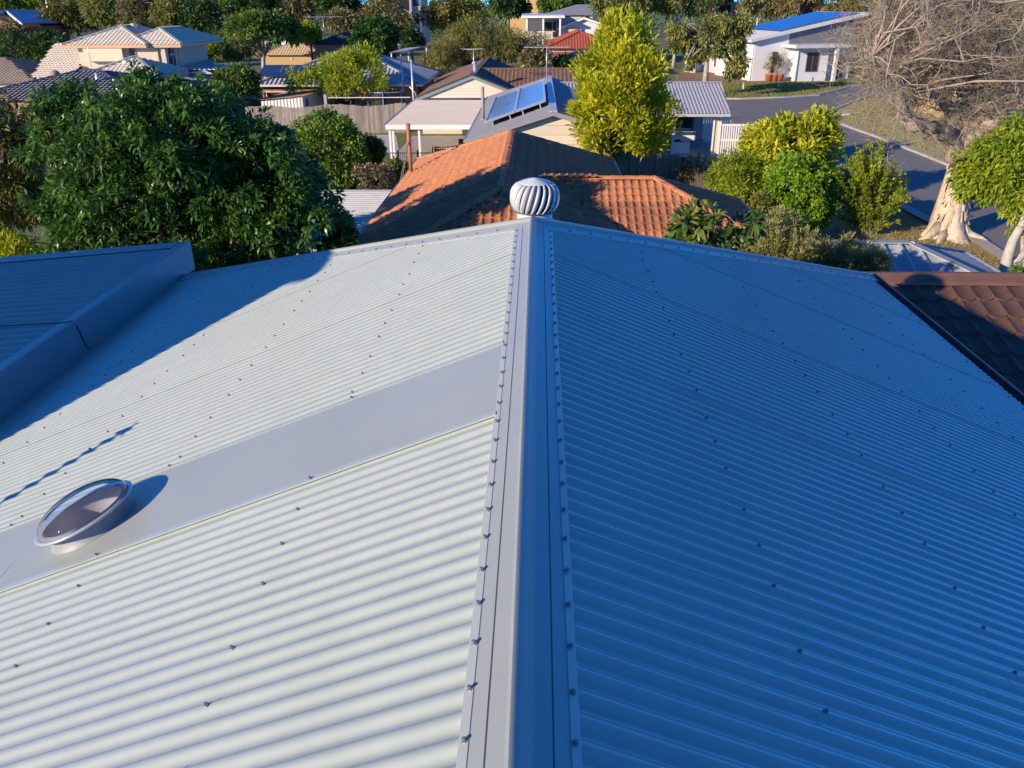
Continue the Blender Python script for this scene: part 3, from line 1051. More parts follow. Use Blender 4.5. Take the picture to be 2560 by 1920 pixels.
def kerb(pts, w=0.42, h=0.13):
    """a run of kerb stones along ground points"""
    root = thing('kerb', pts[0], 'kerb', (pts[1][0], pts[1][1], 0))
    root['kind'] = 'structure'
    pp = [Vector((x, y, 0)) for x, y in pts[1:]]
    # resample to stones about 1.5 m long
    seg = []
    for a, b in zip(pp[:-1], pp[1:]):
        n_ = max(1, int((b - a).length / 2.2))
        for i in range(n_): seg.append((a.lerp(b, i / n_), a.lerp(b, (i + 1) / n_)))
    for a, b in seg:
        mb = MB()
        d = (b - a).normalized(); s = Vector((-d.y, d.x, 0))
        g = 0.006
        a2, b2 = a + d * g, b - d * g
        mb.add([a2, b2, b2 + s * w, a2 + s * w, a2 + s * 0.12 + Zv * h, b2 + s * 0.12 + Zv * h, b2 + s * w + Zv * h, a2 + s * w + Zv * h],
               [(0, 1, 5, 4), (4, 5, 6, 7), (2, 3, 7, 6), (0, 4, 7, 3), (1, 2, 6, 5)])
        mb.build('kerb_stone', concrete, root)
    return root


kerb(['kerb curving round the nose of the grassy corner island'] + [gz(2190, 238), gz(2125, 262), gz(2090, 278), gz(2083, 290), gz(2100, 306), gz(2150, 325), gz(2200, 342), gz(2330, 392), gz(2480, 452), gz(2700, 540)][::-1], w=0.45)
kerb(['kerb in front of the white house lawn'] + [gz(1790, 248), gz(1850, 249), gz(1960, 245), gz(2050, 239), gz(2110, 224), gz(2160, 212)], w=0.4)
kerb(['kerb beside the big bare tree, partly in shade'] + [gz(2130, 471), gz(2215, 503), gz(2310, 554), gz(2440, 608), gz(2520, 663)][::-1], w=-0.4)
m = MB()
mh = at_z(2100, 283, 0.14); m.box((mh.x - .7, mh.y - .5, 0.02), (mh.x + .7, mh.y + .5, 0.15)); 
o = m.build('drain_lid', mat('pale_concrete', (0.6, 0.58, 0.54), r=0.8), loc=(mh.x, mh.y, 0)); prop(o, 'pale square drain lid on the nose of the grassy island', 'drain lid')

# ================================================================== BROWN TILED ROOF BESIDE OUR GUTTER
brown_t = mat('brown_pressed_tile', (0.115, 0.060, 0.040), r=0.75, c2=(0.155, 0.085, 0.055), scale=3, mix=0.7, c3=(0.07, 0.04, 0.03), scale3=14, mix3=0.5, rnd=0.10, bump=0.25, bscale=60)
BZ, BY = 4.98, 11.55
bh = thing('brown_tile_roof', 'dark brown pressed tile roof beyond our right hand gutter', 'roof', (8, 9, 0))
bs = math.radians(20)
bu, bv, bn = Vector((1, 0, 0)), Vector((0, math.cos(bs), math.sin(bs))), Vector((0, -math.sin(bs), math.cos(bs)))
ROWS, EXP, BW = 19, 0.37, 0.255
V = []; F = []
for j, (v, h0) in enumerate(((0.0, 0.030), (0.05, 0.028), (0.37, 0.0))):
    for i in range(9):
        a = i / 8
        sc = math.sin(math.pi * a)
        V.append((a * BW, v - (0.045 * sc if j < 2 else 0), h0 + 0.026 * (1 - sc) ** 1.2))
V += [(i / 8 * BW, -0.045 * math.sin(math.pi * i / 8), -0.004) for i in range(9)]
for j in range(2):
    for i in range(8): F.append((j * 9 + i, j * 9 + i + 1, j * 9 + 10 + i, j * 9 + 9 + i))
for i in range(8): F.append((27 + i, 28 + i, i + 1, i))
mb = MB(); mb.add(V, F, 0, False); btile = mb.mesh('tile', brown_t)
far_b = MB()
ridge_b = Vector((0, BY, BZ))
cells = []
for r in range(ROWS):
    for cidx in range(0, 44):
        p = ridge_b + bv * (-(r + 1) * EXP - 0.06) + bu * (4.66 + cidx * BW + (r % 2) * BW * 0.12)
        cells.append((p, cidx))
cells.sort(key=lambda c: (c[0] - Vector((5, 9.5, 4))).length)
for i, (p, cidx) in enumerate(cells):
    M4 = Matrix(((bu.x, bv.x, bn.x, p.x), (bu.y, bv.y, bn.y, p.y), (bu.z, bv.z, bn.z, p.z), (0, 0, 0, 1)))
    if i < 300: piece('tile', btile, M4, bh)
    else: far_b.add([M4 @ Vector(v) for v in V], F)
far_b.build('tile', brown_t, bh, kind='stuff')
m = MB(); e = ridge_b - bv * (ROWS * EXP + .1)
m.poly([(4.6, BY, BZ - 0.03), (16, BY, BZ - 0.03), (16, e.y, e.z - 0.03), (4.6, e.y, e.z - 0.03)])
m.poly([(4.6, BY, BZ - 0.03), (16, BY, BZ - 0.03), (16, BY + 6, BZ - 2.2), (4.6, BY + 6, BZ - 2.2)]); m.build('roof_deck', brown_t, bh)
for i in range(6):
    m = MB(); x0 = 4.62 + i * 1.9
    pr = [(-0.16, -0.03), (-0.15, 0.02), (-0.07, 0.075), (-0.03, 0.115), (0.03, 0.115), (0.07, 0.075), (0.17, 0.02), (0.18, -0.04)]
    vs = [(x0, BY + a, BZ + b + .01) for a, b in pr] + [(x0 + 1.93, BY + a, BZ + b + .013) for a, b in pr]
    m.add(vs, [(k, k + 1, 9 + k, 8 + k) for k in range(7)] + [tuple(range(8)), tuple(range(8, 16))])
    m.build('ridge_cap', mat('brown_ridge', (0.17, 0.09, 0.06), r=0.6, c2=(0.12, 0.065, 0.045), scale=4, mix=0.6), bh)
m = MB(); m.box((4.9, 5.0, 0), (15.5, BY + 5.5, BZ - 2.3)); m.build('wall', wall_cream, bh)

# ================================================================== SHADED GREY HIP ROOF AT THE RIGHT
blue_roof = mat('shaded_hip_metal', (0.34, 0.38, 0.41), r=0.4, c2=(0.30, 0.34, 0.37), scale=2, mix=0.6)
hx1, hy0, hy1, hz = 12.0, 17.6, 23.0, 2.15
gh = thing('grey_hip_roof', 'low blue grey hip roof with white gutter behind the bottlebrush shrubs', 'roof', (9, 20.5, 0))
a, b, p, pl = hip_planes(2.0, hx1, hy0, hy1, hz, 0.36)
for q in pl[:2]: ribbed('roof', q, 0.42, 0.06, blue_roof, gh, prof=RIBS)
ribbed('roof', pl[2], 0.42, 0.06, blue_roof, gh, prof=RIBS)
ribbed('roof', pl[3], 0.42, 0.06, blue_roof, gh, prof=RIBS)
for s_, e_ in ((a, b), (b, p[1]), (b, p[2])):
    m = MB(); m.beam(s_ + Zv * .05, e_ + Zv * .05, 0.26, 0.03); m.build('ridge_cap', blue_roof, gh)
m = MB(); gutter_line(m, (hx1 + .06, hy0, hz - .02), (hx1 + .06, hy1, hz - .02), .13); gutter_line(m, (2, hy0 - .06, hz - .02), (hx1, hy0 - .06, hz - .02), .13); gutter_line(m, (2, hy1 + .06, hz - .02), (hx1, hy1 + .06, hz - .02), .13)
m.build('gutter', white_metal, gh)
m = MB(); m.box((2.4, hy0 + .4, 0), (hx1 - .4, hy1 - .4, hz - .05)); m.build('wall', wall_cream, gh)

# ================================================================== ORANGE TILED HOUSE
orange = mat('terracotta_tile', (0.50, 0.200, 0.082), r=0.8, c2=(0.46, 0.17, 0.07), scale=1.1, mix=0.7, c3=(0.22, 0.12, 0.075), scale3=4.5, mix3=0.65, rnd=0.16, bump=0.3, bscale=40)
orange_j = mat('terracotta_tile_weathered', (0.50, 0.200, 0.085), r=0.8, c2=(0.50, 0.175, 0.06), scale=1.3, mix=0.7, c3=(0.21, 0.115, 0.075), scale3=5.5, mix3=0.6, bump=0.35, bscale=30)
orange_r = mat('terracotta_ridge', (0.56, 0.22, 0.085), r=0.8, c2=(0.36, 0.15, 0.08), scale=3, mix=0.7, rnd=0.15, bump=0.3, bscale=30)
OX0, OX1, OY0, OY1, OZ = -5.005, 3.095, 17.07, 35.0, 2.62
oh = thing('orange_tile_house', 'house with weathered orange terracotta tile hip roof straight ahead', 'house', (-1, 26, 0))
oa, ob, op, opl = hip_planes(OX0, OX1, OY0, OY1, OZ)
wy, wz, wx = 24.45, 3.905, 3.43
WV, WA = Vector((-0.01, wy, wz)), Vector((wx, wy, wz))
ww = 3.3
wze = wz - ww * PIT
wfront = [Vector((3.1, 21.33, 2.615)), Vector((wx + ww, wy - ww, wze)), WA, WV]
wback = [Vector((wx + ww, wy + ww, wze)), Vector((3.1, 27.57, 2.615)), WV, WA]
wright = [Vector((wx + ww, wy - ww, wze)), Vector((wx + ww, wy + ww, wze)), WA]
TW, TE = 0.225, 0.345
TVt, TFt = tile_geo(TW, TE, 0.048, 0.038)
tb = MB(); tb.v = [tuple(v) for v in TVt]; tb.f = [tuple(f) for f in TFt]; tb.mi = [0] * len(tb.f); tb.sm = [False] * len(tb.f)
tile_me = tb.mesh('tile', orange)


def pix(p):
    d = Vector(p) - Vector((0, 0, CAMZ)); f_ = d.dot(Vector(AX_F))
    return 1280 + F_PX * d.dot(Vector(AX_R)) / f_, 960 - F_PX * d.dot(Vector(AX_U)) / f_


def on_left_main(p): return p
cand = []
for pi_, poly in enumerate(opl + [wfront, wback, wright]):
    n, u, v, o, cells = tile_cells(poly, TW, TE)
    for a_, c_ in cells:
        w_ = o + u * a_ + v * c_
        if pi_ == 1 and WV.x - 0.1 < w_.x and abs(w_.y - wy) < (w_.x - WV.x) - 0.1: continue      # under the wing
        x_, y_ = pix(w_)
        seen = y_ < 556 + 0.125 * abs(x_ - 1338) and not (1265 < x_ < 1410 and y_ > 450) and n.dot(w_ - Vector((0, 0, CAMZ))) < 0
        cand.append((0 if seen else 1, (w_ - Vector((0, 0, CAMZ))).length, w_, u, v, n))
cand.sort(key=lambda c: (c[0], c[1]))
AV, AF = [], []
for i, (s_, d_, w_, u, v, n) in enumerate(cand):
    lift = random.uniform(-.004, .005)
    if i < 300:
        M4 = Matrix(((u.x, v.x, n.x, w_.x), (u.y, v.y, n.y, w_.y), (u.z, v.z, n.z, w_.z + lift), (0, 0, 0, 1)))
        piece('tile', tile_me, M4, oh)
    else:
        B = np.array([list(u), list(v), list(n)])
        AV.append(TVt @ B + np.array(w_) + np.array([0, 0, lift])); AF.append(TFt + (len(AV) - 1) * len(TVt))
link('tile', grid_mesh('tile', np.concatenate(AV), np.concatenate(AF), orange_j, WL[oh.name]), oh, WL[oh.name], kind='stuff')
m = MB()
for poly in opl + [wfront, wback, wright]: m.poly([q - Zv * 0.02 for q in poly])
m.build('roof_deck', orange_r, oh)
for s_, e_ in ((oa, ob), (op[0], oa), (op[1], oa), (op[2], ob), (op[3], ob), (WV, WA), (wright[0], WA), (wright[1], WA)):
    ridge_tiles(s_, e_, orange_r, oh)
m = MB()
gutter_line(m, (OX0 - .05, OY0, OZ - .02), (OX0 - .05, OY1, OZ - .02), .12); gutter_line(m, (OX0, OY1 + .05, OZ - .02), (OX1, OY1 + .05, OZ - .02), .12); gutter_line(m, (OX0, OY0 - .05, OZ - .02), (OX1, OY0 - .05, OZ - .02), .12)
m.build('gutter', dark_gutter, oh)
m = MB()
gutter_line(m, (OX1 + .05, wy + ww, OZ - .02), (OX1 + .05, OY1, OZ - .02), .10); gutter_line(m, (wx + ww + .05, wy - ww, wze - .02), (wx + ww + .05, wy + ww, wze - .02), .10); gutter_line(m, (OX1, wy - ww - .05, wze - .02), (wx + ww, wy - ww - .05, wze - .02), .10)
m.build('gutter', mat('cream_gutter', (0.62, 0.56, 0.44), r=0.5), oh, label='cream gutter along the right wing')
m = MB(); m.box((OX0 + .5, OY0 + .5, 0), (OX1 - .5, OY1 - .5, OZ - .05)); m.box((OX1 - .6, wy - ww + .5, 0), (wx + ww - .5, wy + ww - .5, wze - .05)); m.build('wall', wall_cream, oh)
# vent stack with stays
pb = at_plane(1028, 432, (-PIT, 0, 1), op[3] + Vector((0, 0, 0.02)))
vs_ = thing('vent_stack', 'tall terracotta coloured vent pipe on the orange tile roof', 'vent pipe', pb)
ptop = Vector((pb.x - .02, pb.y, at_y(1020, 310, pb.y).z))
pm = mat('vent_pipe_orange', (0.42, 0.17, 0.07), r=0.6, c2=(0.34, 0.13, 0.055), scale=6, mix=0.6)
m = MB(); m.tube([pb - Zv * .1, ptop], 0.075, 14); m.build('pipe', pm, vs_)
m = MB(); m.lathe(ptop - Zv * 0.04, [(0.088, -0.03), (0.092, 0.02), (0.075, 0.05), (0.06, 0.05)], 14); m.lathe(pb.lerp(ptop, .68), [(0.08, -.03), (0.086, -.02), (0.086, .02), (0.08, .03)], 14); m.build('collar', pm, vs_)
wire = mat('grey_wire', (0.25, 0.24, 0.22), r=0.5)
st = pb.lerp(ptop, .68)
for dy_ in (0.9, 1.5):
    m = MB(); m.tube([st, (-5.06, pb.y - dy_, OZ)], 0.012, 5); m.build('stay_wire', wire, vs_)

# small white corrugated roof left of the orange house
sc_ = thing('white_lean_to', 'small white corrugated roof between the orange house and the dark mango tree', 'roof', (-6.5, 22, 0))
ribbed('roof', [(-9.4, 18.0, 1.95), (-5.15, 18.0, 1.95), (-5.15, 30.6, 2.2), (-9.4, 30.6, 2.2)], 0.30, 0.06, mat('white_corrugated', (0.60, 0.61, 0.58), r=0.5, c2=(0.5, 0.51, 0.48), scale=2, mix=0.6), sc_, v=Vector((1, 0, 0)), prof=RIBS)
m = MB(); gutter_line(m, (-9.4, 30.68, 2.2), (-5.15, 30.68, 2.2), .12); m.build('gutter', mat('grey_flash', (0.4, 0.4, 0.4), r=0.5), sc_)
for x_, y_ in ((-9.2, 30.3), (-9.2, 18.3), (-5.4, 30.3), (-5.4, 18.3)):
    m = MB(); m.box((x_ - .05, y_ - .05, 0), (x_ + .05, y_ + .05, 1.95)); m.build('post', white_metal, sc_)
# ================================================================== FENCES
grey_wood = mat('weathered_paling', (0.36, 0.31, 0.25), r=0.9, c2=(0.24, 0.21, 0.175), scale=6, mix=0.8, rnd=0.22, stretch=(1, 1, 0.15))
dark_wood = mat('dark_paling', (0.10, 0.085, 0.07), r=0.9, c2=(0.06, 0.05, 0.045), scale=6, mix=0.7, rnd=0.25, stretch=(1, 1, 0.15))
white_paint = mat('white_paint', (0.78, 0.77, 0.74), r=0.5)


def paling_fence(name, label, a, b, h, m_, w=0.15, gap=0.012, wob=0.03, z=0.0, post=2.4, rails=True, group=None, thick=0.022, top=None):
    a, b = Vector((a[0], a[1], z)), Vector((b[0], b[1], z))
    root = thing(name, label, 'fence', a, group)
    d = (b - a).normalized(); s = Vector((-d.y, d.x, 0))
    L = (b - a).length; n_ = int(L / (w + gap))
    mb = MB(); mb.box((0, -thick / 2, 0), (w, thick / 2, 1)); me = mb.mesh('paling', m_)
    for i in range(n_):
        hh = h + wob * math.sin(i * 0.21) + random.uniform(-wob, wob) * .4
        if top: hh = top(i * (w + gap))
        M4 = Matrix(((d.x, s.x, 0, 0), (d.y, s.y, 0, 0), (0, 0, hh, 0), (0, 0, 0, 1)))
        M4.translation = a + d * (i * (w + gap)) + s * random.uniform(-.006, .006)
        piece('paling', me, M4, root)
    if rails:
        for zz in (0.35, h - 0.3):
            m = MB(); m.beam(a + Zv * zz + s * 0.05, b + Zv * zz + s * 0.05, 0.06, 0.08); m.build('rail', m_, root)
    k = 0
    while k * post <= L:
        m = MB(); p = a + d * (k * post) + s * 0.12; m.box((p.x - .05, p.y - .05, z), (p.x + .05, p.y + .05, z + h * 0.98)); m.build('post', m_, root); k += 1
    return root


fa, fb_ = at_z(640, 345, 0), at_z(1010, 338, 0)
paling_fence('paling_fence', 'long weathered grey paling fence behind the clipped round tree', (-20.5, 59.5), (-9.4, 61.2), 1.95, grey_wood, wob=0.08)
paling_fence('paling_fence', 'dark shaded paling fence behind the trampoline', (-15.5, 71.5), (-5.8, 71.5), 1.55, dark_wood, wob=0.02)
paling_fence('paling_fence', 'short brown paling fence piece left of the garden shed', (-23.5, 66.5), (-19.6, 65.8), 1.8, mat('brown_paling', (0.24, 0.13, 0.08), r=0.9, rnd=.2), wob=0.02)
gfa, gfb, gfc = gz(1572, 440), gz(1700, 442), gz(1880, 560)
paling_fence('low_paling_fence', 'low grey paling fence at the foot of the yellow conifer', gfa, gfb, 1.15, grey_wood, w=0.12, post=2.2)
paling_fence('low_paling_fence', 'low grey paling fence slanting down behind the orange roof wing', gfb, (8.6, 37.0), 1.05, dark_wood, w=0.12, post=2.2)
# fence behind the bare tree
paling_fence('paling_fence', 'tall brown paling fence behind the big bare tree at right', (37.0, 58.0), (41.0, 46.0), 2.1, mat('brown_grey_paling', (0.22, 0.17, 0.12), r=0.9, c2=(.15, .12, .09), scale=5, mix=.7, rnd=.2, stretch=(1, 1, .15)), wob=0.05)
# rough stone retaining wall behind the island
stone = mat('sandstone_block', (0.42, 0.31, 0.17), r=0.9, c2=(0.32, 0.23, 0.13), scale=2.0, mix=0.8, rnd=0.16, bump=0.6, bscale=8)
sa, sb = Vector((*gz(2222, 262), 0)), Vector((*gz(2392, 306), 0))
sw = thing('stone_wall', 'rough sandstone block retaining wall on the dry grassy corner', 'stone wall', sa)
d = (sb - sa).normalized(); s_ = Vector((-d.y, d.x, 0)); L = (sb - sa).length
for row, (z0, z1, off) in enumerate(((0, .62, 0), (.63, 1.2, .45), (1.21, 1.65, .2))):
    x_ = -off
    while x_ < L - row * 0.8:
        w_ = random.uniform(.75, 1.3)
        mb = MB(); c = sa + d * (x_ + w_ / 2) + s_ * (0.3 + row * 0.12) + Zv * ((z0 + z1) / 2)
        vs = []
        for sx in (-1, 1):
            for sy in (-1, 1):
                for sz in (-1, 1):
                    vs.append(c + d * (sx * w_ * .49 * random.uniform(.9, 1)) + s_ * (sy * .34 * random.uniform(.8, 1.1)) + Zv * (sz * (z1 - z0) * .5 * random.uniform(.85, 1)))
        mb.add(vs, [(0, 1, 3, 2), (4, 6, 7, 5), (0, 4, 5, 1), (2, 3, 7, 6), (1, 5, 7, 3), (0, 2, 6, 4)]); mb.build('stone_block', stone, sw)
        x_ += w_ + .02
# white picket fence and gate by the carport
pfa, pfb, pfc = gz(1683, 386), gz(1795, 384), gz(1893, 350)
picket_me = None


def picket_fence(label, a, b, h, two=True, top=None):
    a, b = Vector((*a, 0)), Vector((*b, 0))
    root = thing('picket_fence', label, 'fence', a)
    d = (b - a).normalized(); s = Vector((-d.y, d.x, 0)); L = (b - a).length
    mb = MB(); mb.box((0, -.015, 0), (0.085, .015, 1)); me = mb.mesh('picket', white_paint)
    n_ = int(L / 0.135)
    for i in range(n_):
        M4 = Matrix(((d.x, s.x, 0, 0), (d.y, s.y, 0, 0), (0, 0, h - .14, 0), (0, 0, 0, 1))); M4.translation = a + d * (i * .135) + Zv * 0.07
        piece('picket', me, M4, root)
    for zz in (0.12, h * .52, h - 0.06):
        m = MB(); m.beam(a + Zv * zz, b + Zv * zz, 0.07, 0.12); m.build('rail', white_paint, root)
    for q in (a, b):
        m = MB(); m.box((q.x - .065, q.y - .065, 0), (q.x + .065, q.y + .065, h + .12)); m.build('post', white_paint, root)
    return root


cpx0, cpx1, cpy = at_z(1690, 385, 0).x, at_z(1802, 385, 0).x, 52.0
picket_fence('tall white picket fence panel right of the carport, front run', (at_y(1798, 330, 51).x, 50.9), (at_y(1884, 330, 51).x, 50.9), 1.95)
picket_fence('white picket fence run going back along the driveway', (at_y(1884, 330, 51).x + .12, 50.9), (at_y(1884, 330, 51).x + 2.6, 48.6), 1.75)

# ================================================================== GREY SOLAR HOUSE WITH CARPORT
cream_board = mat('cream_board', (0.68, 0.60, 0.44), r=0.75, c2=(0.62, 0.54, 0.40), scale=3, mix=0.6, rnd=0.05)
grey_metal = mat('grey_metal_roof', (0.30, 0.30, 0.30), r=0.45, c2=(0.26, 0.26, 0.265), scale=1.2, mix=0.6)
panel_blue = mat('solar_glass', (0.025, 0.055, 0.14), r=0.12, c2=(0.02, 0.04, 0.10), scale=3, mix=0.6, spec=0.8)
panel_pale = mat('collector_tube', (0.16, 0.24, 0.34), r=0.15, spec=0.8)
alu = mat('aluminium', (0.62, 0.63, 0.64), r=0.35, metal=0.4)


def boards(parent, pts, y, pitch, m_, zmin, thick=0.03):
    """horizontal weatherboards filling a convex x-z outline on the plane y"""
    z1 = max(p[1] for p in pts); z = zmin
    Pv = [(p[1], p[0]) for p in pts]
    while z < z1 - 0.03:
        lo = clip_interval(Pv, max(z, min(p[1] for p in pts)) + 1e-3); hi = clip_interval(Pv, min(z + pitch * .97, z1) - 1e-3)
        if lo:
            if hi is None: hi = ((lo[0] + lo[1]) / 2,) * 2
            zz = min(z + pitch * .97, z1)
            mb = MB()
            mb.add([(lo[0], y - thick, z), (lo[1], y - thick, z), (hi[1], y - thick * .35, zz), (hi[0], y - thick * .35, zz), (lo[0], y + .02, z), (lo[1], y + .02, z), (hi[1], y + .02, zz), (hi[0], y + .02, zz)],
                   [(0, 1, 2, 3), (0, 4, 5, 1), (1, 5, 6, 2), (3, 2, 6, 7), (0, 3, 7, 4)])
            mb.build('board', m_, parent)
        z += pitch


# roof corners
sh = thing('solar_house', 'grey metal roofed house with solar hot water panels left of the yellow conifer', 'house', (3, 45, 0))
RX2 = at_y(1383, 280, 38.7).x; SZ = at_y(1383, 280, 38.7).z
EXL = at_y(1163, 351, 38.7).x; EZL = at_y(1163, 351, 38.7).z
SY0, SY1 = 38.7, 57.5
hw = RX2 - EXL; slope = (SZ - EZL) / hw
EXR = RX2 + 2.3; EZR = SZ - slope * 2.3
Lp = [(EXL, SY0, EZL), (EXL, SY1, EZL), (RX2, SY1, SZ), (RX2, SY0, SZ)]
Rp = [(EXR, SY0, EZR), (EXR, SY1, EZR), (RX2, SY1, SZ), (RX2, SY0, SZ)]
ribbed('roof', Lp, 0.20, 0.012, grey_metal, sh, prof=RIBS); ribbed('roof', Rp, 0.20, 0.012, grey_metal, sh, prof=RIBS)
m = MB(); m.beam((RX2, SY0, SZ + .03), (RX2, SY1, SZ + .03), .36, .05); m.build('ridge_cap', mat('pale_cap', (0.5, 0.52, 0.55), r=.4), sh)
m = MB(); m.beam((EXL, SY0 - .02, EZL - .06), (RX2, SY0 - .02, SZ - .06), .05, .2); m.beam((RX2, SY0 - .021, SZ - .06), (EXR, SY0 - .021, EZR - .06), .05, .2); m.beam((EXL - .04, SY0, EZL - .05), (EXL - .04, SY1, EZL - .05), .1, .12); m.build('barge', grey_metal, sh)
yb = SY0 + 0.35
boards(sh, [(EXL + .5, 0.1), (EXR - .2, 0.1), (EXR - .2, EZR - .1), (RX2, SZ - .16), (EXL + .5, EZL + .5 * slope - .16)], yb, 0.42, cream_board, 0.1)
m = MB(); m.box((EXL + .5, yb + .03, 0), (EXR - .5, SY1 - .3, EZL)); m.build('wall', wall_cream, sh)
# vent pipe, aerial
pvp = at_plane(1208, 300, (-slope, 0, 1), (EXL, SY0, EZL))
vp_ = thing('vent_pipe', 'grey vent pipe standing on the grey solar house roof', 'vent pipe', pvp)
m = MB(); m.tube([pvp - Zv * .1, (pvp.x, pvp.y, at_y(1203, 217, pvp.y).z)], 0.085, 12); m.lathe(pvp, [(.2, .0), (.11, .1)], 12); m.build('pipe', mat('pipe_grey', (.30, .29, .27), r=.6), vp_)
# solar hot water panels (each lifted on a frame)
slp = Vector((hw, 0, SZ - EZL)).normalized(); sln = Vector((-slope, 0, 1)).normalized()
for pi2, (v0, v1) in enumerate((((1218, 310), (1303, 281)), ((1305, 280), (1366, 256)))):
    pass
cl, cr_ = at_plane(1215, 309, (-slope, 0, 1), (EXL, SY0, EZL + .22)), at_plane(1364, 255, (-slope, 0, 1), (EXL, SY0, EZL + .22))
tl, tr_ = at_plane(1241, 248, (-slope, 0, 1), (EXL, SY0, EZL + .22)), at_plane(1358, 204, (-slope, 0, 1), (EXL, SY0, EZL + .22))
ub = (cr_ - cl); vb_ = ((tl - cl) + (tr_ - cr_)) / 2
for pi2, (u0, u1, lab) in enumerate(((0, .49, 'solar hot water panel on the left half of the grey roof rack'), (.505, 1, 'solar hot water panel nearest the ridge of the grey roof'))):
    o_ = cl + ub * u0; w_ = ub * (u1 - u0)
    sp = thing('solar_collector', lab, 'solar panel', o_, 'solar hot water panels on the grey roof')
    nn = w_.cross(vb_).normalized()
    m = MB(); m.slab([o_, o_ + w_, o_ + w_ + vb_, o_ + vb_], nn * 0.05); m.build('backing', panel_blue, sp)
    NT = 14
    for k in range(NT):
        a0 = o_ + vb_ * ((k + .08) / NT) + nn * .055; m = MB(); m.slab([a0 + w_ * .03, a0 + w_ * .97, a0 + w_ * .97 + vb_ * (.78 / NT), a0 + w_ * .03 + vb_ * (.78 / NT)], nn * .03); m.build('cell_strip', panel_pale, sp)
    m = MB()
    for p0, p1 in ((o_, o_ + w_), (o_ + vb_, o_ + w_ + vb_), (o_, o_ + vb_), (o_ + w_, o_ + w_ + vb_)): m.beam(p0 + nn * .07, p1 + nn * .07, .08, .12, nn)
    m.build('frame', alu, sp)
    m = MB()
    for f_ in (.2, .8): q = o_ + w_ * f_; m.beam(q - nn * .2, q, .05, .05); q = q + vb_; m.beam(q - nn * .25, q, .05, .05)
    m.build('bracket', alu, sp)
# carport / rear wing: long corrugated roof facing us
cz0 = 8.7 - 0; 
crx0, crx1 = at_y(1388, 230, 53).x, at_y(1826, 283, 50.6).x
cz_lo = at_y(1826, 285, 50.6).z; cz_hi = at_y(1800, 207, 55.4).z
corr_grey = mat('corrugated_grey', (0.40, 0.41, 0.42), r=0.42, c2=(0.35, 0.36, 0.37), scale=1, mix=.5)
cpt = thing('carport', 'carport with grey corrugated roof and pale posts beside the yellow conifer', 'carport', (crx1 - 3, 53, 0))
rx_hi = at_y(1803, 207, 55.4).x
ribbed('roof', [(crx0, 50.6, cz_lo), (crx1, 50.6, cz_lo), (rx_hi, 55.4, cz_hi), (crx0, 55.4, cz_hi)], 0.21, 0.05, corr_grey, cpt)
ribbed('roof', [(crx0, 60.5, cz_lo), (rx_hi, 60.5, cz_lo), (rx_hi, 55.4, cz_hi), (crx0, 55.4, cz_hi)], 0.21, 0.05, corr_grey, cpt)
m = MB(); m.beam((crx0, 50.52, cz_lo - .06), (crx1, 50.52, cz_lo - .06), .13, .15); m.build('gutter', mat('gutter_grey', (.5, .5, .5), r=.45), cpt)
m = MB(); m.beam((crx0, 55.4, cz_hi + .06), (rx_hi, 55.4, cz_hi + .06), .3, .05); m.build('ridge_cap', corr_grey, cpt)
p0 = at_y(1791, 330, 51.3)
m = MB(); m.box((p0.x - .19, 51.1, 0), (p0.x + .19, 51.4, cz_lo - .1)); m.build('post', wall_cream, cpt)
m = MB(); m.box((p0.x - .28, 51.0, 0), (p0.x - .195, 51.09, cz_lo - .1)); m.build('downpipe', white_paint, cpt)
p1 = at_y(1683, 330, 51.2)
m = MB(); m.box((p1.x - .07, 51.1, 0), (p1.x + .07, 51.25, cz_lo - .1)); m.build('post', white_paint, cpt)
p2 = at_y(1742, 320, 56)
m = MB(); m.box((p2.x - .3, 55.6, 0), (p2.x + .3, 56.1, cz_lo)); m.build('column', mat('grey_blue_wall', (.34, .36, .38), r=.8), cpt)
m = MB(); mb2 = MB(); mb2.box((0, -.02, 0), (.10, .02, 1)); slm = mb2.mesh('slat', white_paint)
for k in range(11):
    M4 = Matrix.Diagonal((1, 1, 2.15, 1)); M4.translation = (p2.x + .42 + k * .155, 55.9, .12); piece('slat', slm, M4, cpt)
mb2 = MB(); mb2.box((0, -.02, 0), (.10, .02, 1)); sld = mb2.mesh('slat', dark_wood)
for k in range(22):
    M4 = Matrix.Diagonal((1, 1, 2.2, 1)); M4.translation = (p1.x - 1.2 + k * .15, 57.2, .1); piece('slat', sld, M4, cpt)
m = MB(); m.box((p1.x - 1.5, 50.9, 0), (crx1 - .2, 58, .03)); m.build('slab', concrete, cpt)
m = MB(); m.box((p1.x - 1.6, 58.0, 0), (p1.x + 3, 58.2, 2.2)); m.build('back_wall', dark_wood, cpt)
tz = at_y(1706, 318, 54)
tr2 = thing('trailer', 'small white box trailer parked in the carport shade', 'trailer', (tz.x, 54.2, 0))
m = MB()
m.box((tz.x - 1.2, 53.6, .62), (tz.x + .75, 53.65, 1.15)); m.box((tz.x - 1.2, 55.0, .62), (tz.x + .75, 55.05, 1.15)); m.box((tz.x + .72, 53.6, .62), (tz.x + .77, 55.05, 1.15)); m.box((tz.x - 1.2, 53.6, .56), (tz.x + .75, 55.05, .62)); m.build('tray', white_paint, tr2)
for yy in (53.5, 55.15):
    m = MB(); m.lathe((tz.x - .3, yy - .08, .33), [(.0, 0), (.2, 0), (.33, .02), (.33, .15), (.2, .17), (0, .17)], 18, ax=Vector((1, 0, 0)), ay=Zv, az=Vector((0, 1, 0))); m.build('wheel', mat('rubber', (.02, .02, .02), r=.8), tr2)
m = MB(); m.beam((tz.x + .75, 54.3, .6), (tz.x + 1.5, 54.3, .5), .08, .08); m.build('drawbar', steel, tr2)
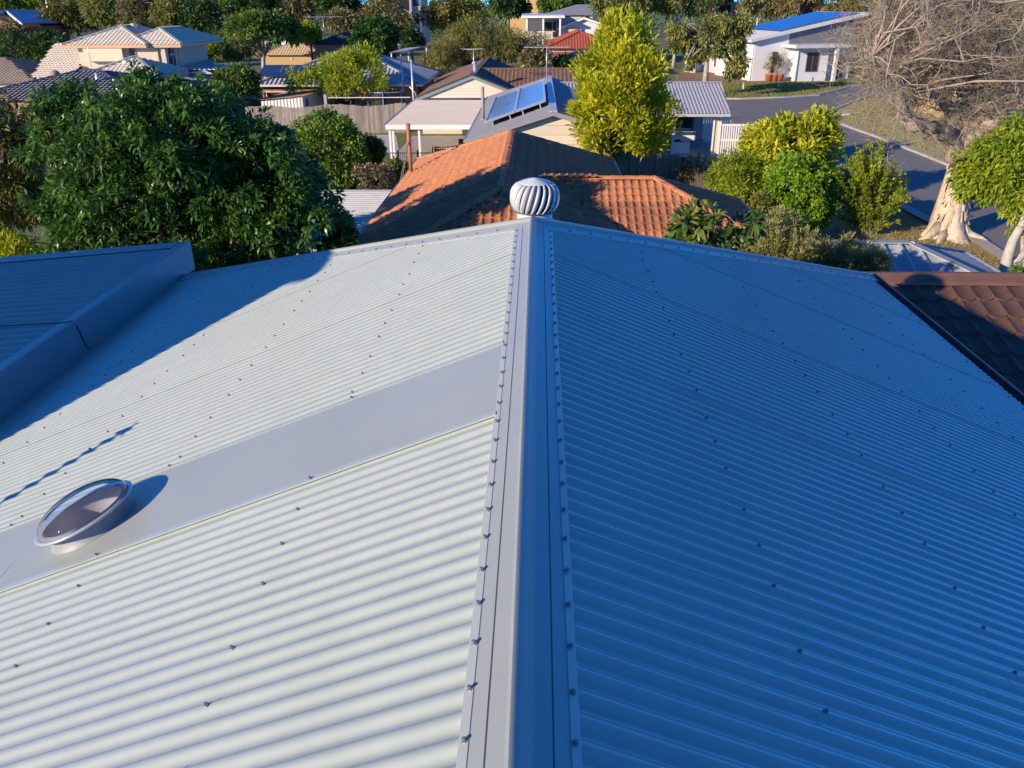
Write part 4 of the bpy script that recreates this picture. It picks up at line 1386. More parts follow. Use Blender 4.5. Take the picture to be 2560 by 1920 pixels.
eb = thing('ice_box', 'small white ice box on the carport floor by the trailer', 'box', (tz.x - .25, 52.6, .03))
m = MB(); m.box((tz.x - .75, 52.3, .03), (tz.x + .25, 52.8, .52)); m.build('body', white_paint, eb); m = MB(); m.box((tz.x - .78, 52.27, .523), (tz.x + .28, 52.83, .62)); m.build('lid', white_paint, eb)

# ================================================================== BROWN TILED GABLE HOUSE
btile2 = mat('brown_roof_tile', (0.16, 0.095, 0.065), r=0.75, c2=(0.11, 0.07, 0.05), scale=1.2, mix=0.7, c3=(0.21, 0.13, 0.09), scale3=4, mix3=0.5)
gb = thing('gable_house', 'cream weatherboard gable house with brown tiled roof and satellite dish', 'house', (-4, 66, 0))
GY = 60.0
ga = at_y(1181, 188, GY); gl_ = at_y(1038, 246, GY); gfar = at_y(1152, 145, 79.0)
grx, grz = ga.x, ga.z
ghw = ga.x - gl_.x; gsl = (ga.z - gl_.z) / ghw
GE = gl_.z
lpoly = [(grx - ghw, GY, GE), (grx - ghw, 79.0, GE), (grx, 79.0, grz), (grx, GY, grz)]
rpoly = [(grx + ghw, GY, GE), (grx + ghw, 79.0, GE), (grx, 79.0, grz), (grx, GY, grz)]
wr_y = 66.2; wz2 = grz - .05
wpoly = [(grx + .2, 60.6, GE - .05), (at_y(1470, 200, 62).x, 60.6, GE - .05), (at_y(1470, 171, 66).x, wr_y, wz2), (grx + .2, wr_y, wz2)]
wpoly2 = [(grx + .2, 71.8, GE - .05), (at_y(1470, 200, 62).x, 71.8, GE - .05), (at_y(1470, 171, 66).x, wr_y, wz2), (grx + .2, wr_y, wz2)]
joined_tiles('roof_tile', [lpoly, rpoly, wpoly, wpoly2], 0.30, 0.345, 0.02, 0.04, btile2, gb)
ridge_tiles((grx, GY, grz), (grx, 79, grz), btile2, gb, L=.6)
ridge_tiles((grx + .3, wr_y, wz2), (at_y(1470, 171, 66).x, wr_y, wz2), btile2, gb, L=.6)
tealm = mat('teal_barge', (0.20, 0.27, 0.27), r=.6)
m = MB(); m.beam((grx - ghw, GY - .02, GE - .12), (grx, GY - .02, grz - .12), .05, .2); m.beam((grx, GY - .021, grz - .12), (grx + ghw, GY - .021, GE - .12), .05, .2); m.build('barge', tealm, gb)
ridge_tiles((grx - ghw, GY + .02, GE + .02), (grx, GY + .02, grz + .02), mat('dark_barge_tile', (.05, .045, .045), r=.7), gb, L=.6, r=.1, name='barge_tile')
ridge_tiles((grx + ghw, GY + .02, GE + .02), (grx, GY + .02, grz + .02), MATS['dark_barge_tile'], gb, L=.6, r=.1, name='barge_tile')
gable_cream = mat('gable_cream', (0.74, 0.67, 0.52), r=0.75, c2=(0.60, 0.52, 0.38), scale=1.6, mix=0.4, rnd=.04)
boards(gb, [(grx - ghw + .2, GE + .02), (grx + ghw - .2, GE + .02), (grx, grz - .2)], GY + .14, 0.21, gable_cream, GE + .02)
m = MB(); m.box((grx - ghw + .35, GY + .5, 0), (grx + ghw - .35, 78.6, GE)); m.box((grx + ghw - .4, 61, 0), (at_y(1460, 200, 62).x, 71, GE - .1)); m.build('wall', wall_cream, gb)


def aerial(label, base, h, w, px_dir=(1, 0, 0), n=7, mat_=None):
    a = thing('tv_aerial', label, 'aerial', base)
    base = Vector(base); top = base + Zv * h
    m = MB(); m.tube([base, top], 0.03, 6); m.build('mast', mat_ or alu, a)
    dx = Vector(px_dir).normalized(); dy = Vector((-dx.y, dx.x, 0))
    m = MB(); m.beam(top - dx * w / 2, top + dx * w / 2, .035, .035)
    for i in range(n):
        q = top + dx * (w * ((i + .5) / n - .5)); l_ = .25 + .5 * (1 - i / n); m.beam(q - dy * l_, q + dy * l_, .018, .018)
    m.build('boom', mat_ or alu, a)
    return a


aerial('tall tv aerial at the peak of the cream gable', (grx + .02, GY + 1.2, grz), at_y(1182, 125, GY).z - grz, 1.5, (.9, .45, 0))
sp_ = at_y(1367, 118, 57)
aerial('tv aerial on a thin mast behind the solar panels', (sp_.x, 57, SZ), sp_.z - SZ, 3.0, (1, .1, 0), n=9)
fl_ = thing('flue', 'short pale flue pipe beside the cream gable peak', 'flue', (grx + .4, GY + 1.5, grz - .2))
m = MB(); q = at_y(1187, 157, GY + 1.5); m.tube([(q.x, q.y, grz - .3), (q.x, q.y, q.z)], .14, 10); m.lathe((q.x, q.y, q.z), [(.2, -.05), (.2, .05), (0, .12)], 10); m.build('pipe', alu, fl_)
dp = at_y(1030, 205, GY + .5)
ds = thing('satellite_dish', 'dark satellite dish on a bent arm at the gable house eave', 'satellite dish', (grx - ghw, GY + .6, GE))
m = MB(); m.tube([(grx - ghw + .1, GY + .6, GE - .5), (grx - ghw - .05, GY + .6, GE + .3), (grx - ghw - .45, GY + .5, GE + .75)], .04, 6); m.build('arm', alu, ds)
m = MB(); m.lathe((grx - ghw + .05, GY + .5, GE + .75), [(0, 0), (.2, .03), (.4, .12), (.4, .13), (.2, .04), (0, .01)], 20, ax=Vector((0, .5, .85)).normalized(), ay=Vector((0, -.85, .5)), az=Vector((-1, 0, 0))); m.build('dish', mat('dish_dark', (.06, .06, .065), r=.5), ds)
mast2 = thing('flue', 'thin tall grey pipe left of the brown gable roof', 'flue', (at_y(1029, 200, 64).x, 64, 0))
m = MB(); q = at_y(1028, 149, 64); m.tube([(q.x, 64, 0), (q.x, 64, q.z)], .07, 8); m.build('pipe', alu, mast2)
mast3 = thing('flue', 'thin pale pipe in front of the striped blue roof', 'flue', (at_y(1002, 170, 70).x, 70, 0))
m = MB(); q = at_y(1002, 137, 70); m.tube([(q.x, 70, 0), (q.x, 70, q.z)], .06, 8); m.build('pipe', alu, mast3)

# ================================================================== CREAM PATIO COVER, YARD THINGS
pc = thing('patio_cover', 'cream flat corrugated patio cover on white posts behind the orange roof', 'patio cover', (-6, 50, 0))
ql, qr = at_y(964, 311, 47.5), at_y(1192, 313, 47.5)
pz = ql.z; z_far = at_y(1036, 250, 58.5).z
cov = mat('cream_sheet', (0.80, 0.71, 0.56), r=0.55, c2=(0.70, 0.61, 0.48), scale=1.5, mix=.7, stretch=(.3, 2, 1))
ribbed('roof', [(ql.x, 47.5, pz), (qr.x, 47.5, pz), (qr.x, 58.5, z_far), (at_y(1036, 250, 58.5).x, 58.5, z_far)], 0.42, 0.03, cov, pc, v=Vector((1, 0, 0)), prof=RIBS)
m = MB(); m.beam((ql.x, 47.45, pz - .13), (qr.x, 47.45, pz - .13), .1, .26); m.build('beam', white_paint, pc)
m = MB(); m.beam((ql.x - .05, 47.45, pz - .04), (at_y(1036, 250, 58.5).x - .05, 58.5, z_far - .04), .08, .14); m.build('side_gutter', mat('gutter_dark', (.2, .2, .2), r=.5), pc)
for px_ in (975, 983, 1048):
    q = at_y(px_, 330, 47.7); m = MB(); m.box((q.x - .06, 47.6, 0), (q.x + .06, 47.72, pz - .2)); m.build('post', white_paint, pc)
m = MB(); m.poly([(ql.x - .3, 46, .012), (qr.x + 1, 46, .012), (qr.x + 1, 59.5, .012), (ql.x - .3, 59.5, .012)]); m.build('paving', concrete, None, kind='structure', loc=(0, 0, 0))
# wall at the back under the cover
m = MB(); m.box((ql.x + 3.2, 59.6, 0), (qr.x, 59.8, 2.2)); m.build('back_wall', dark_wood, pc)
# clothes airer with dark washing
ca = at_z(1108, 392, 0.0); cy_ = 48.6
cxm = at_y(1106, 350, cy_).x
air = thing('clothes_airer', 'folding clothes airer hung with dark washing under the cream patio cover', 'clothes airer', (cxm, cy_, 0.03))
m = MB()
for s in (-1, 1):
    for k in (-.6, .6): m.beam((cxm + k, cy_ - .3 * s, .03), (cxm + k, cy_ + .3 * s, .95), .03, .03)
    m.beam((cxm - .65, cy_ + .3 * s, .95), (cxm + .65, cy_ + .3 * s, .95), .025, .025)
m.build('frame', alu, air)
cloths = [(.25, .02, .03), (.02, .02, .03), (.03, .03, .05), (.30, .06, .07), (.02, .02, .02), (.05, .05, .09), (.02, .02, .03), (.4, .38, .4), (.03, .03, .04)]
for k, cc in enumerate(cloths):
    x_ = cxm - .6 + k * .15
    cl2 = thing('hanging_garment', ['dark red shirt hanging leftmost on the airer', 'black garment next to the red shirt on the airer', 'navy garment third along the airer', 'maroon cloth on the airer', 'black top mid airer', 'dark blue garment on the airer', 'black garment right of mid airer', 'pale grey cloth on the airer', 'black garment rightmost on the airer'][k], 'garment', (x_, cy_, .95), 'washing on the airer')
    m = MB(); hh = random.uniform(.45, .75)
    V = []
    for i in range(4):
        for j in range(3): V.append((x_ + .055 * math.sin(i * 2.1 + k), cy_ - .3 + i * .2 * (1 - .08 * j), .965 - hh * j / 2 + .02 * math.sin(i + j)))
    m.add(V, [(i * 3 + j, i * 3 + 3 + j, i * 3 + 4 + j, i * 3 + 1 + j) for i in range(3) for j in range(2)], 0, True); m.build('cloth', mat('cloth_%d' % k, cc, r=.9), cl2)


def outdoor_chair(label, x, y, rot, col, group=None):
    c = thing('outdoor_chair', label, 'chair', (x, y, .03), group)
    R = Matrix.Rotation(rot, 3, 'Z')
    P = lambda a, b, z: Vector((x, y, .03)) + R @ Vector((a, b, z))
    m = MB()
    m.slab([P(-.25, -.25, .42), P(.25, -.25, .42), P(.25, .25, .42), P(-.25, .25, .42)], Zv * .04); m.build('seat', col, c)
    m = MB(); m.slab([P(-.25, .25, .47), P(.25, .25, .47), P(.25, .34, .95), P(-.25, .34, .95)], (0, .02, .01)); m.build('backrest', col, c)
    for a, b in ((-.23, -.23), (.23, -.23), (-.23, .23), (.23, .23)):
        m = MB(); m.beam(P(a, b, 0), P(a, b, .42), .04, .04); m.build('leg', col, c)
    return c


wick = mat('brown_wicker', (.06, .04, .03), r=.8); metal_d = mat('dark_frame', (.10, .09, .085), r=.5)
tx = at_y(1145, 355, 50).x
tb_ = thing('outdoor_table', 'dark outdoor table right of the clothes airer', 'table', (tx, 50.2, .03))
m = MB(); m.lathe((tx, 50.2, .70), [(0, 0), (.55, 0), (.55, .04), (0, .04)], 20); m.build('tabletop', metal_d, tb_)
for a in range(3):
    m = MB(); m.beam((tx + .4 * math.cos(a * 2.1), 50.2 + .4 * math.sin(a * 2.1), .03), (tx + .2 * math.cos(a * 2.1), 50.2 + .2 * math.sin(a * 2.1), .70), .05, .05); m.build('leg', metal_d, tb_)
outdoor_chair('dark outdoor chair in front of the patio table', tx - .1, 49.2, math.pi, metal_d)
outdoor_chair('brown wicker chair behind the patio table', tx + .2, 51.2, 0.2, wick)
outdoor_chair('dark outdoor chair right of the patio table', tx + 1.0, 49.9, -1.2, metal_d)
# black pool fence
pfm = mat('black_bar', (.015, .015, .016), r=.5)
pf = thing('pool_fence', 'thin black pool fence in front of the patio posts', 'fence', (at_y(955, 370, 45.5).x, 45.5, 0))
x0, x1 = at_y(945, 370, 45.5).x, at_y(1095, 370, 45.5).x
for zz in (.15, 1.15):
    m = MB(); m.beam((x0, 45.5, zz), (x1, 45.5, zz), .04, .04); m.build('rail', pfm, pf)
mb2 = MB(); mb2.box((-.008, -.008, .15), (.008, .008, 1.15)); bm_ = mb2.mesh('bar', pfm)
k = 0
while x0 + k * .11 < x1:
    piece('bar', bm_, Matrix.Translation((x0 + k * .11, 45.5, 0)), pf); k += 1
for f_ in (0, .33, .66, 1.0):
    m = MB(); xx = x0 + (x1 - x0) * f_; m.box((xx - .04, 45.46, 0), (xx + .04, 45.54, 1.3)); m.build('post', pfm, pf)
# pool
water = mat('pool_water', (0.36, 0.56, 0.56), r=0.08, c2=(0.42, 0.62, 0.60), scale=2, mix=.5, bump=.06, bscale=5)
pp_ = [at_z(880, 372, .03), at_z(985, 372, .03), at_z(975, 348, .03), at_z(898, 346, .03)]
flat('pool_coping', [gz(860, 385), gz(1000, 385), gz(990, 338), gz(880, 336)], mat('pale_paver', (.52, .50, .45), r=.8), 0.014)
mb = MB(); mb.poly(pp_); mb.build('water', water, kind='structure')
# garden shed
sx0, sx1 = at_y(652, 250, 64).x, at_y(756, 245, 64).x
shd = thing('garden_shed', 'small white metal garden shed with rusty flat roof behind the fence', 'shed', ((sx0 + sx1) / 2, 66, 0))
zl, zr_ = at_y(652, 252, 64).z, at_y(755, 241, 64).z
wsh = mat('white_shed', (.62, .61, .58), r=.5)
ribbed('wall', [(sx0, 64, 0), (sx1, 64, 0), (sx1, 64, zr_), (sx0, 64, zl)], .25, .03, wsh, shd, v=Zv, prof=RIBS)
m = MB(); m.poly([(sx1, 64, 0), (sx1 + .6, 69.5, 0), (sx1 + .6, 69.5, zr_ - .0), (sx1, 64, zr_)]); m.build('wall', mat('white_shed_side', (.55, .56, .58), r=.5), shd)
m = MB(); m.box((sx1 - .02, 64.6, 0), (sx1 + .12, 65.6, zr_ - .25)); m.build('door', mat('blue_door', (.05, .08, .2), r=.5), shd)
ribbed('roof', [(sx0 - .3, 63.8, zl + .05), (sx1 + .1, 63.8, zr_ + .05), (sx1 + .8, 69.7, zr_ + .06), (sx0 + .3, 69.7, zl + .1)], .3, .03, mat('rusty_roof', (.42, .28, .13), r=.8, c2=(.30, .18, .09), scale=1.2, mix=.8), shd, prof=RIBS)
# clothesline
cl_ = thing('clothesline', 'fixed clothesline with grey end post and white rails behind the fence', 'clothesline', (at_y(813, 265, 65).x, 65, 0))
xa, xb, zt_ = at_y(813, 240, 65).x, at_y(1020, 243, 65).x, at_y(813, 240, 65).z
m = MB(); m.box((xa - .1, 64.9, 0), (xa + .1, 65.1, zt_ + .1)); m.build('post', mat('post_grey', (.4, .38, .35), r=.7), cl_)
for i in range(3):
    m = MB(); m.beam((xa, 65 + i * .35, zt_ - .12 - .03 * i), (xb, 65.5 + i * .35, zt_ - .16 - .03 * i), .05, .05); m.build('rail', white_paint, cl_)
# trampoline
tcx = at_y(966, 260, 67).x
tm = thing('trampoline', 'round trampoline with dark safety net and blue poles behind the fence', 'trampoline', (tcx, 67, 0))
net = bpy.data.materials.new('net'); MATS['net'] = net; net.use_nodes = True
nn_ = net.node_tree.nodes; nl_ = net.node_tree.links
tr_n = nn_.new('ShaderNodeBsdfTransparent'); mx_n = nn_.new('ShaderNodeMixShader'); mx_n.inputs[0].default_value = .55
nn_['Principled BSDF'].inputs['Base Color'].default_value = (.02, .025, .03, 1)
nl_.new(tr_n.outputs[0], mx_n.inputs[1]); nl_.new(nn_['Principled BSDF'].outputs[0], mx_n.inputs[2]); nl_.new(mx_n.outputs[0], nn_['Material Output'].inputs[0])
ztop = at_y(966, 222, 67).z
m = MB(); m.lathe((tcx, 67, 0), [(1.42, .75), (1.42, ztop - .15)], 28); m.build('net', net, tm)
m = MB(); m.lathe((tcx, 67, 0), [(1.46, .7), (1.5, .75), (1.2, .8), (1.18, .75)], 28); m.build('pad', mat('blue_pad', (.04, .16, .35), r=.6), tm)
m = MB(); m.lathe((tcx, 67, 0), [(1.2, .74), (0, .72)], 28); m.build('mat', pfm, tm)
bluep = mat('blue_pole', (.06, .26, .48), r=.45)
for k in range(6):
    a = k * math.pi / 3 + .55
    m = MB(); m.tube([(tcx + 1.5 * math.cos(a), 67 + 1.5 * math.sin(a), 0), (tcx + 1.5 * math.cos(a), 67 + 1.5 * math.sin(a), ztop)], .045, 8); m.build('pole', bluep, tm)
m = MB(); m.lathe((tcx, 67, ztop - .15), [(1.45, -.03), (1.48, 0), (1.45, .03), (1.42, 0), (1.45, -.03)], 28); m.build('top_ring', alu, tm)
# ================================================================== SOLAR HIP HOUSE BEHIND THE SHED
glass_dark = mat('window_glass', (0.03, 0.035, 0.045), r=0.06, spec=0.9)
silver_tile = mat('silver_grey_tile', (0.40, 0.42, 0.45), r=0.5, c2=(0.33, 0.35, 0.38), scale=1, mix=.6)
hh = thing('silver_roof_house', 'house with silver grey hip roof and flat solar panels behind the yellow green bush', 'house', (-17, 76, 0))
def X(px, py, y): return at_y(px, py, y).x
def ZZ(px, py, y): return at_y(px, py, y).z
e_z = ZZ(700, 212, 70)
a, b, p, pl = hip_planes(X(632, 200, 70), X(1062, 190, 72), 70, 83, e_z, 0.36)
for q in pl: ribbed('roof', q, 0.36, 0.07, silver_tile, hh, prof=RIBS)
for s_, t_ in ((a, b), (p[0], a), (p[1], b), (p[2], b), (p[3], a)):
    m = MB(); m.beam(s_ + Zv * .08, t_ + Zv * .08, .3, .08); m.build('ridge_cap', silver_tile, hh)
m = MB(); gutter_line(m, p[0] - Zv * .06, p[1] - Zv * .06, .16); gutter_line(m, p[1] - Zv * .06, p[2] - Zv * .06, .16); gutter_line(m, p[0] - Zv * .06, p[3] - Zv * .06, .16); m.build('gutter', mat('gutter_white2', (.6, .6, .58), r=.5), hh)
brickw = mat('orange_brick', (.34, .16, .08), r=.9, c2=(.42, .30, .18), scale=1.5, mix=.7)
m = MB(); m.box((p[0].x + .5, 70.5, 0), (p[1].x - .5, 82.5, e_z - .05)); m.build('wall', brickw, hh)
window(hh, (X(690, 230, 70.5), 70.5, 1.3), (1, 0, 0), 1.6, 1.2, white_paint, glass_dark)
window(hh, (X(860, 230, 70.5), 70.5, 1.3), (1, 0, 0), 1.8, 1.2, white_paint, glass_dark)
fq = Vector((0, 1, .36)).normalized()
for r in range(2):
    for c in range(4):
        x_ = X(640, 190, 72) + c * 1.68 + .5; o_ = Vector((x_, 70.9 + r * 1.05, e_z + .36 * (.9 + r * 1.05) + .22))
        sp2 = thing('solar_module', 'dark solar panel, row %s column %s, on the silver grey hip roof' % (['lower', 'upper'][r], ['first', 'second', 'third', 'fourth'][c]), 'solar panel', o_, 'solar panels on the silver roof')
        m = MB(); m.slab([o_, o_ + Vector((1.64, 0, 0)), o_ + Vector((1.64, 0, 0)) + fq * 1.06, o_ + fq * 1.06], (0, 0, .04)); m.build('pane', panel_blue, sp2)
vtp = thing('flue', 'small white flue on the silver roof ridge', 'flue', (X(730, 165, 76), 76, ZZ(730, 165, 76)))
m = MB(); m.tube([(X(730, 160, 75.5), 75.5, e_z + 1.6), (X(730, 145, 75.5), 75.5, ZZ(730, 145, 75.5))], .11, 8); m.build('pipe', white_paint, vtp)

# ================================================================== CREAM TWO STOREY HOUSE AT LEFT
cream2 = mat('cream_wall', (0.66, 0.56, 0.40), r=0.85, c2=(0.60, 0.51, 0.37), scale=.8, mix=.6)
cream_tile = mat('cream_roof_tile', (0.62, 0.55, 0.43), r=0.7, c2=(0.52, 0.46, 0.36), scale=1.2, mix=.7)
peach = mat('peach_fascia', (0.62, 0.38, 0.18), r=.6)
ch = thing('cream_house', 'cream rendered two storey house with cream tiled hip roofs at the upper left', 'house', (-34, 76, 0))
CY = 71.0
ez = ZZ(330, 112, CY - .6)
xa, xm, xb = X(162, 105, CY), X(338, 112, CY), X(478, 102, CY + 2)
rA = hip_planes(xa, xm + 1.2, CY - .6, CY + 9, ez, .36)
rB = hip_planes(xm - 1.6, xb, CY - .2, CY + 9.4, ez, .40)
joined_tiles('roof_tile', rA[3] + rB[3], 0.34, 0.40, 0.03, 0.05, cream_tile, ch)
for R_ in (rA, rB):
    for s_, t_ in ((R_[0], R_[1]), (R_[2][0], R_[0]), (R_[2][1], R_[1] if R_ is rA and False else (R_[0] if (R_[2][1] - R_[2][0]).length < (R_[2][3] - R_[2][0]).length else R_[1])), (R_[2][2], R_[1])):
        m = MB(); m.beam(s_ + Zv * .07, t_ + Zv * .07, .26, .09); m.build('ridge_cap', cream_tile, ch)
m = MB()
for R_ in (rA, rB): 
    q = R_[2]; gutter_line(m, q[0] - Zv * .12, q[1] - Zv * .12, .22); gutter_line(m, q[1] - Zv * .12, q[2] - Zv * .12, .22); gutter_line(m, q[0] - Zv * .121, q[3] - Zv * .121, .22)
m.build('fascia', peach, ch)
wxa, wxb, wxc = X(196, 130, CY), X(411, 120, CY), X(462, 120, CY + 4)
m = MB(); m.box((wxa, CY, 0), (wxb, CY + 8.4, ez - .1)); m.box((wxb, CY + 2.5, 0), (wxc, CY + 8.9, ez - .1)); m.build('wall', cream2, ch)
# clad box on the left of the front
zb0, zb1 = ZZ(250, 152, CY), ZZ(250, 113, CY)
boards(ch, [(X(208, 130, CY - .6), zb0), (X(305, 130, CY - .6), zb0), (X(305, 130, CY - .6), zb1), (X(208, 130, CY - .6), zb1)], CY - .6, .2, mat('cream_cladding', (.70, .60, .40), r=.7), zb0)
m = MB(); m.box((X(209, 130, CY - .55), CY - .55, zb0 + .02), (X(304, 130, CY - .55), CY - .01, zb1 - .02)); m.build('bay', cream2, ch)
window(ch, (X(331, 128, CY), CY - .02, ZZ(331, 128, CY)), (1, 0, 0), .55, 1.0, mat('window_frame_grey', (.3, .3, .3), r=.5), glass_dark)
# arched tall window in the right return
ay_ = CY + 1.1; axx = wxb + .03
m = MB(); n_ = 10; hw_, z0_, z1_ = .55, ZZ(440, 186, CY), ZZ(432, 138, CY)
outl = [(axx, ay_ - hw_, z0_), (axx, ay_ + hw_, z0_)] + [(axx, ay_ + hw_ * math.cos(math.pi * i / n_), z1_ + hw_ * math.sin(math.pi * i / n_)) for i in range(n_ + 1)]
m.slab(outl, (.05, 0, 0)); o = m.build('window', glass_dark, ch)
m = MB(); m.box((axx + .05, ay_ - .03, z0_), (axx + .09, ay_ + .03, z1_ + hw_)); m.box((axx + .05, ay_ - hw_, z1_ - .03), (axx + .085, ay_ + hw_, z1_ + .03)); m.build('glazing_bar', white_paint, o)
m = MB(); m.box((X(398, 150, CY) - .06, CY - .14, 0), (X(398, 150, CY) + .06, CY - .02, ez - .2)); m.build('downpipe', peach, ch)
# lower roofs
z_l = ZZ(320, 186, 66); zt = ZZ(286, 153, 69)
lo = hip_planes(X(236, 175, 67), X(413, 187, 66), 64.6, 70.9, z_l, .38)
joined_tiles('roof_tile', lo[3], 0.34, 0.40, 0.03, 0.05, cream_tile, ch)
m = MB(); m.box((X(240, 175, 67) + .3, 65.2, 0), (X(408, 187, 66), 70.95, z_l - .05)); m.build('wall', cream2, ch)
for s_ in ((lo[2][0], lo[0]), (lo[2][1], lo[1])):
    m = MB(); m.beam(s_[0] + Zv * .07, s_[1] + Zv * .07, .26, .09); m.build('ridge_cap', cream_tile, ch)
zl2 = ZZ(110, 183, 73)
lo2 = [Vector((X(95, 186, 70), 69, zl2)), Vector((wxa, 69, zl2)), Vector((wxa, 76, zl2 + 2.4)), Vector((X(150, 160, 76), 76, zl2 + 2.0))]
joined_tiles('roof_tile', [lo2], 0.34, 0.40, 0.03, 0.05, cream_tile, ch)
m = MB(); m.box((X(100, 186, 70), 69.4, 0), (wxa, 76, zl2)); m.build('wall', cream2, ch)
zr2 = ZZ(545, 170, 74)
lo3 = [Vector((wxb, 71.5, zr2 + .1)), Vector((X(548, 170, 74), 73, zr2)), Vector((X(538, 158, 79), 79, zr2 + .5)), Vector((wxb + 1, 79, zr2 + .6))]
ribbed('roof', lo3, .36, .05, mat('pale_blue_roof', (.50, .55, .60), r=.45), ch, prof=RIBS)
m = MB(); m.box((wxb, 73.5, 0), (X(540, 170, 74), 80, zr2 - .1)); m.build('wall', cream2, ch)
va = thing('roof_vent', 'small round white vent on the lower cream roof', 'vent', (X(316, 168, 67), 67, ZZ(316, 168, 67)))
m = MB(); c_ = (X(316, 166, 66.8), 66.8, ZZ(316, 166, 66.8)); m.lathe(c_, [(.16, -.5), (.16, 0), (.3, .05), (.32, .25), (.2, .42), (0, .46)], 14); m.build('cowl', white_paint, va)
va = thing('roof_vent', 'round cream vent on the top ridge of the cream house', 'vent', (X(335, 66, 75), 75, 6.5))
c_ = (X(334, 70, 75.2), 75.2, ZZ(334, 72, 75.2)); m = MB(); m.lathe(c_, [(.18, -.6), (.18, 0), (.32, .06), (.32, .25), (.2, .40), (0, .44)], 14); m.build('cowl', cream_tile, va)
aerial('small tv aerial in front of the cream house wall', (X(230, 170, 66), 66, ZZ(232, 170, 66)), 2.2, 1.1, (1, .1, 0), n=4)
# shade sails
sail = mat('sail_cloth', (.70, .70, .68), r=.8)
def shade_sail(label, pts, y, rise=(0, 0, 0)):
    P_ = [at_y(px, py, yy) for (px, py), yy in zip(pts, y)]
    r_ = thing('shade_sail', label, 'shade sail', P_[0])
    m = MB(); n_ = 8; V = []; F = []
    for i in range(n_ + 1):
        for j in range(n_ + 1 - i):
            a_, b_ = i / n_, j / n_; c_ = 1 - a_ - b_
            q = P_[0] * c_ + P_[1] * a_ + P_[2] * b_; cen = (P_[0] + P_[1] + P_[2]) / 3
            q = q.lerp(cen, .45 * (1 - 3 * min(a_, b_, c_)) * 4 * max(a_ * b_, b_ * c_, a_ * c_) * .5); q.z -= 1.2 * a_ * b_ * c_ * 3
            V.append(q)
    idx = {}; k = 0
    for i in range(n_ + 1):
        for j in range(n_ + 1 - i): idx[i, j] = k; k += 1
    for i in range(n_):
        for j in range(n_ - i):
            F.append((idx[i, j], idx[i + 1, j], idx[i, j + 1]))
            if j < n_ - i - 1: F.append((idx[i + 1, j], idx[i + 1, j + 1], idx[i, j + 1]))
    m.add(V, F, 0, True); m.build('cloth', sail, r_)
    for q in P_[1:]:
        m = MB(); m.tube([(q.x, q.y, 0), q], .06, 8); m.build('post', alu, r_)
    return r_
shade_sail('near white triangular shade sail beside the cream house', [(428, 189), (540, 199), (508, 210)], (66, 68, 63.5))
shade_sail('far pale blue white shade sail behind the other sail', [(462, 182), (545, 187), (512, 174)], (69, 70, 73))
m = MB(); 
dk = thing('timber_railing', 'low timber railing below the shade sails', 'railing', (X(490, 215, 63), 63, 0))
for xx in (450, 475, 500): 
    m = MB(); m.beam((X(xx, 215, 63), 63, 0), (X(xx, 215, 63), 63, ZZ(xx, 212, 63)), .1, .1); m.build('post', brown_t, dk)
m = MB(); m.beam((X(440, 217, 63), 63, ZZ(450, 214, 63)), (X(520, 218, 63), 63, ZZ(500, 216, 63)), .08, .14); m.build('rail', bark_pale, dk)

# ================================================================== DARK BLUE TILED ROOF HOUSE
dblue = mat('slate_blue_tile', (0.075, 0.08, 0.11), r=0.42, c2=(0.055, 0.06, 0.085), scale=1.2, mix=.6, spec=.6)
db = thing('dark_tile_house', 'house with dark slate blue tiled hip roof behind the mango tree', 'house', (-26, 60, 0))
dz = ZZ(100, 248, 55)
dp_ = hip_planes(X(-80, 240, 56), X(395, 232, 56), 54.5, 66.0, dz, .235)
joined_tiles('roof_tile', dp_[3], 0.32, 0.40, 0.05, 0.06, dblue, db)
for s_, t_ in ((dp_[0], dp_[1]), (dp_[2][0], dp_[0]), (dp_[2][1], dp_[1])):
    ridge_tiles(s_, t_, dblue, db, L=.8, r=.14)
m = MB(); m.box((dp_[2][0].x + .5, 55, 0), (dp_[2][1].x - .5, 65.5, dz - .05)); m.build('wall', brickw, db)
fv = thing('flue', 'silver flue pipe on the dark slate blue roof', 'flue', (X(241, 200, 58), 58, 3))
m = MB(); m.tube([(X(247, 215, 58), 58, ZZ(247, 222, 58)), (X(241, 184, 58), 58, ZZ(241, 183, 58))], .13, 10); m.build('pipe', alu, fv)
cv = thing('roof_vent', 'small rusty round vent on the dark slate blue roof', 'vent', (X(139, 195, 60), 60, 4))
c_ = (X(139, 192, 60), 60, ZZ(139, 192, 60)); m = MB(); m.lathe(c_, [(.2, -.7), (.2, 0), (.32, .06), (.32, .25), (.2, .4), (0, .44)], 14); m.build('cowl', mat('vent_rust', (.32, .22, .17), r=.7), cv)
tr_ = thing('tan_roof_house', 'house with tan flat tiled roof at the far left edge', 'house', (-45, 76, 0))
tz0 = ZZ(40, 210, 72)
tan = mat('tan_tile', (.30, .25, .19), r=.8, c2=(.22, .18, .14), scale=1, mix=.7)
tp = hip_planes(X(-220, 190, 76), X(118, 200, 74), 72.5, 84, tz0, .30)
joined_tiles('roof_tile', tp[3], 0.32, 0.40, 0.04, 0.05, tan, tr_)
m = MB(); m.box((tp[2][0].x + .4, 73, 0), (tp[2][1].x - .4, 83.5, tz0)); m.build('wall', wall_cream, tr_)

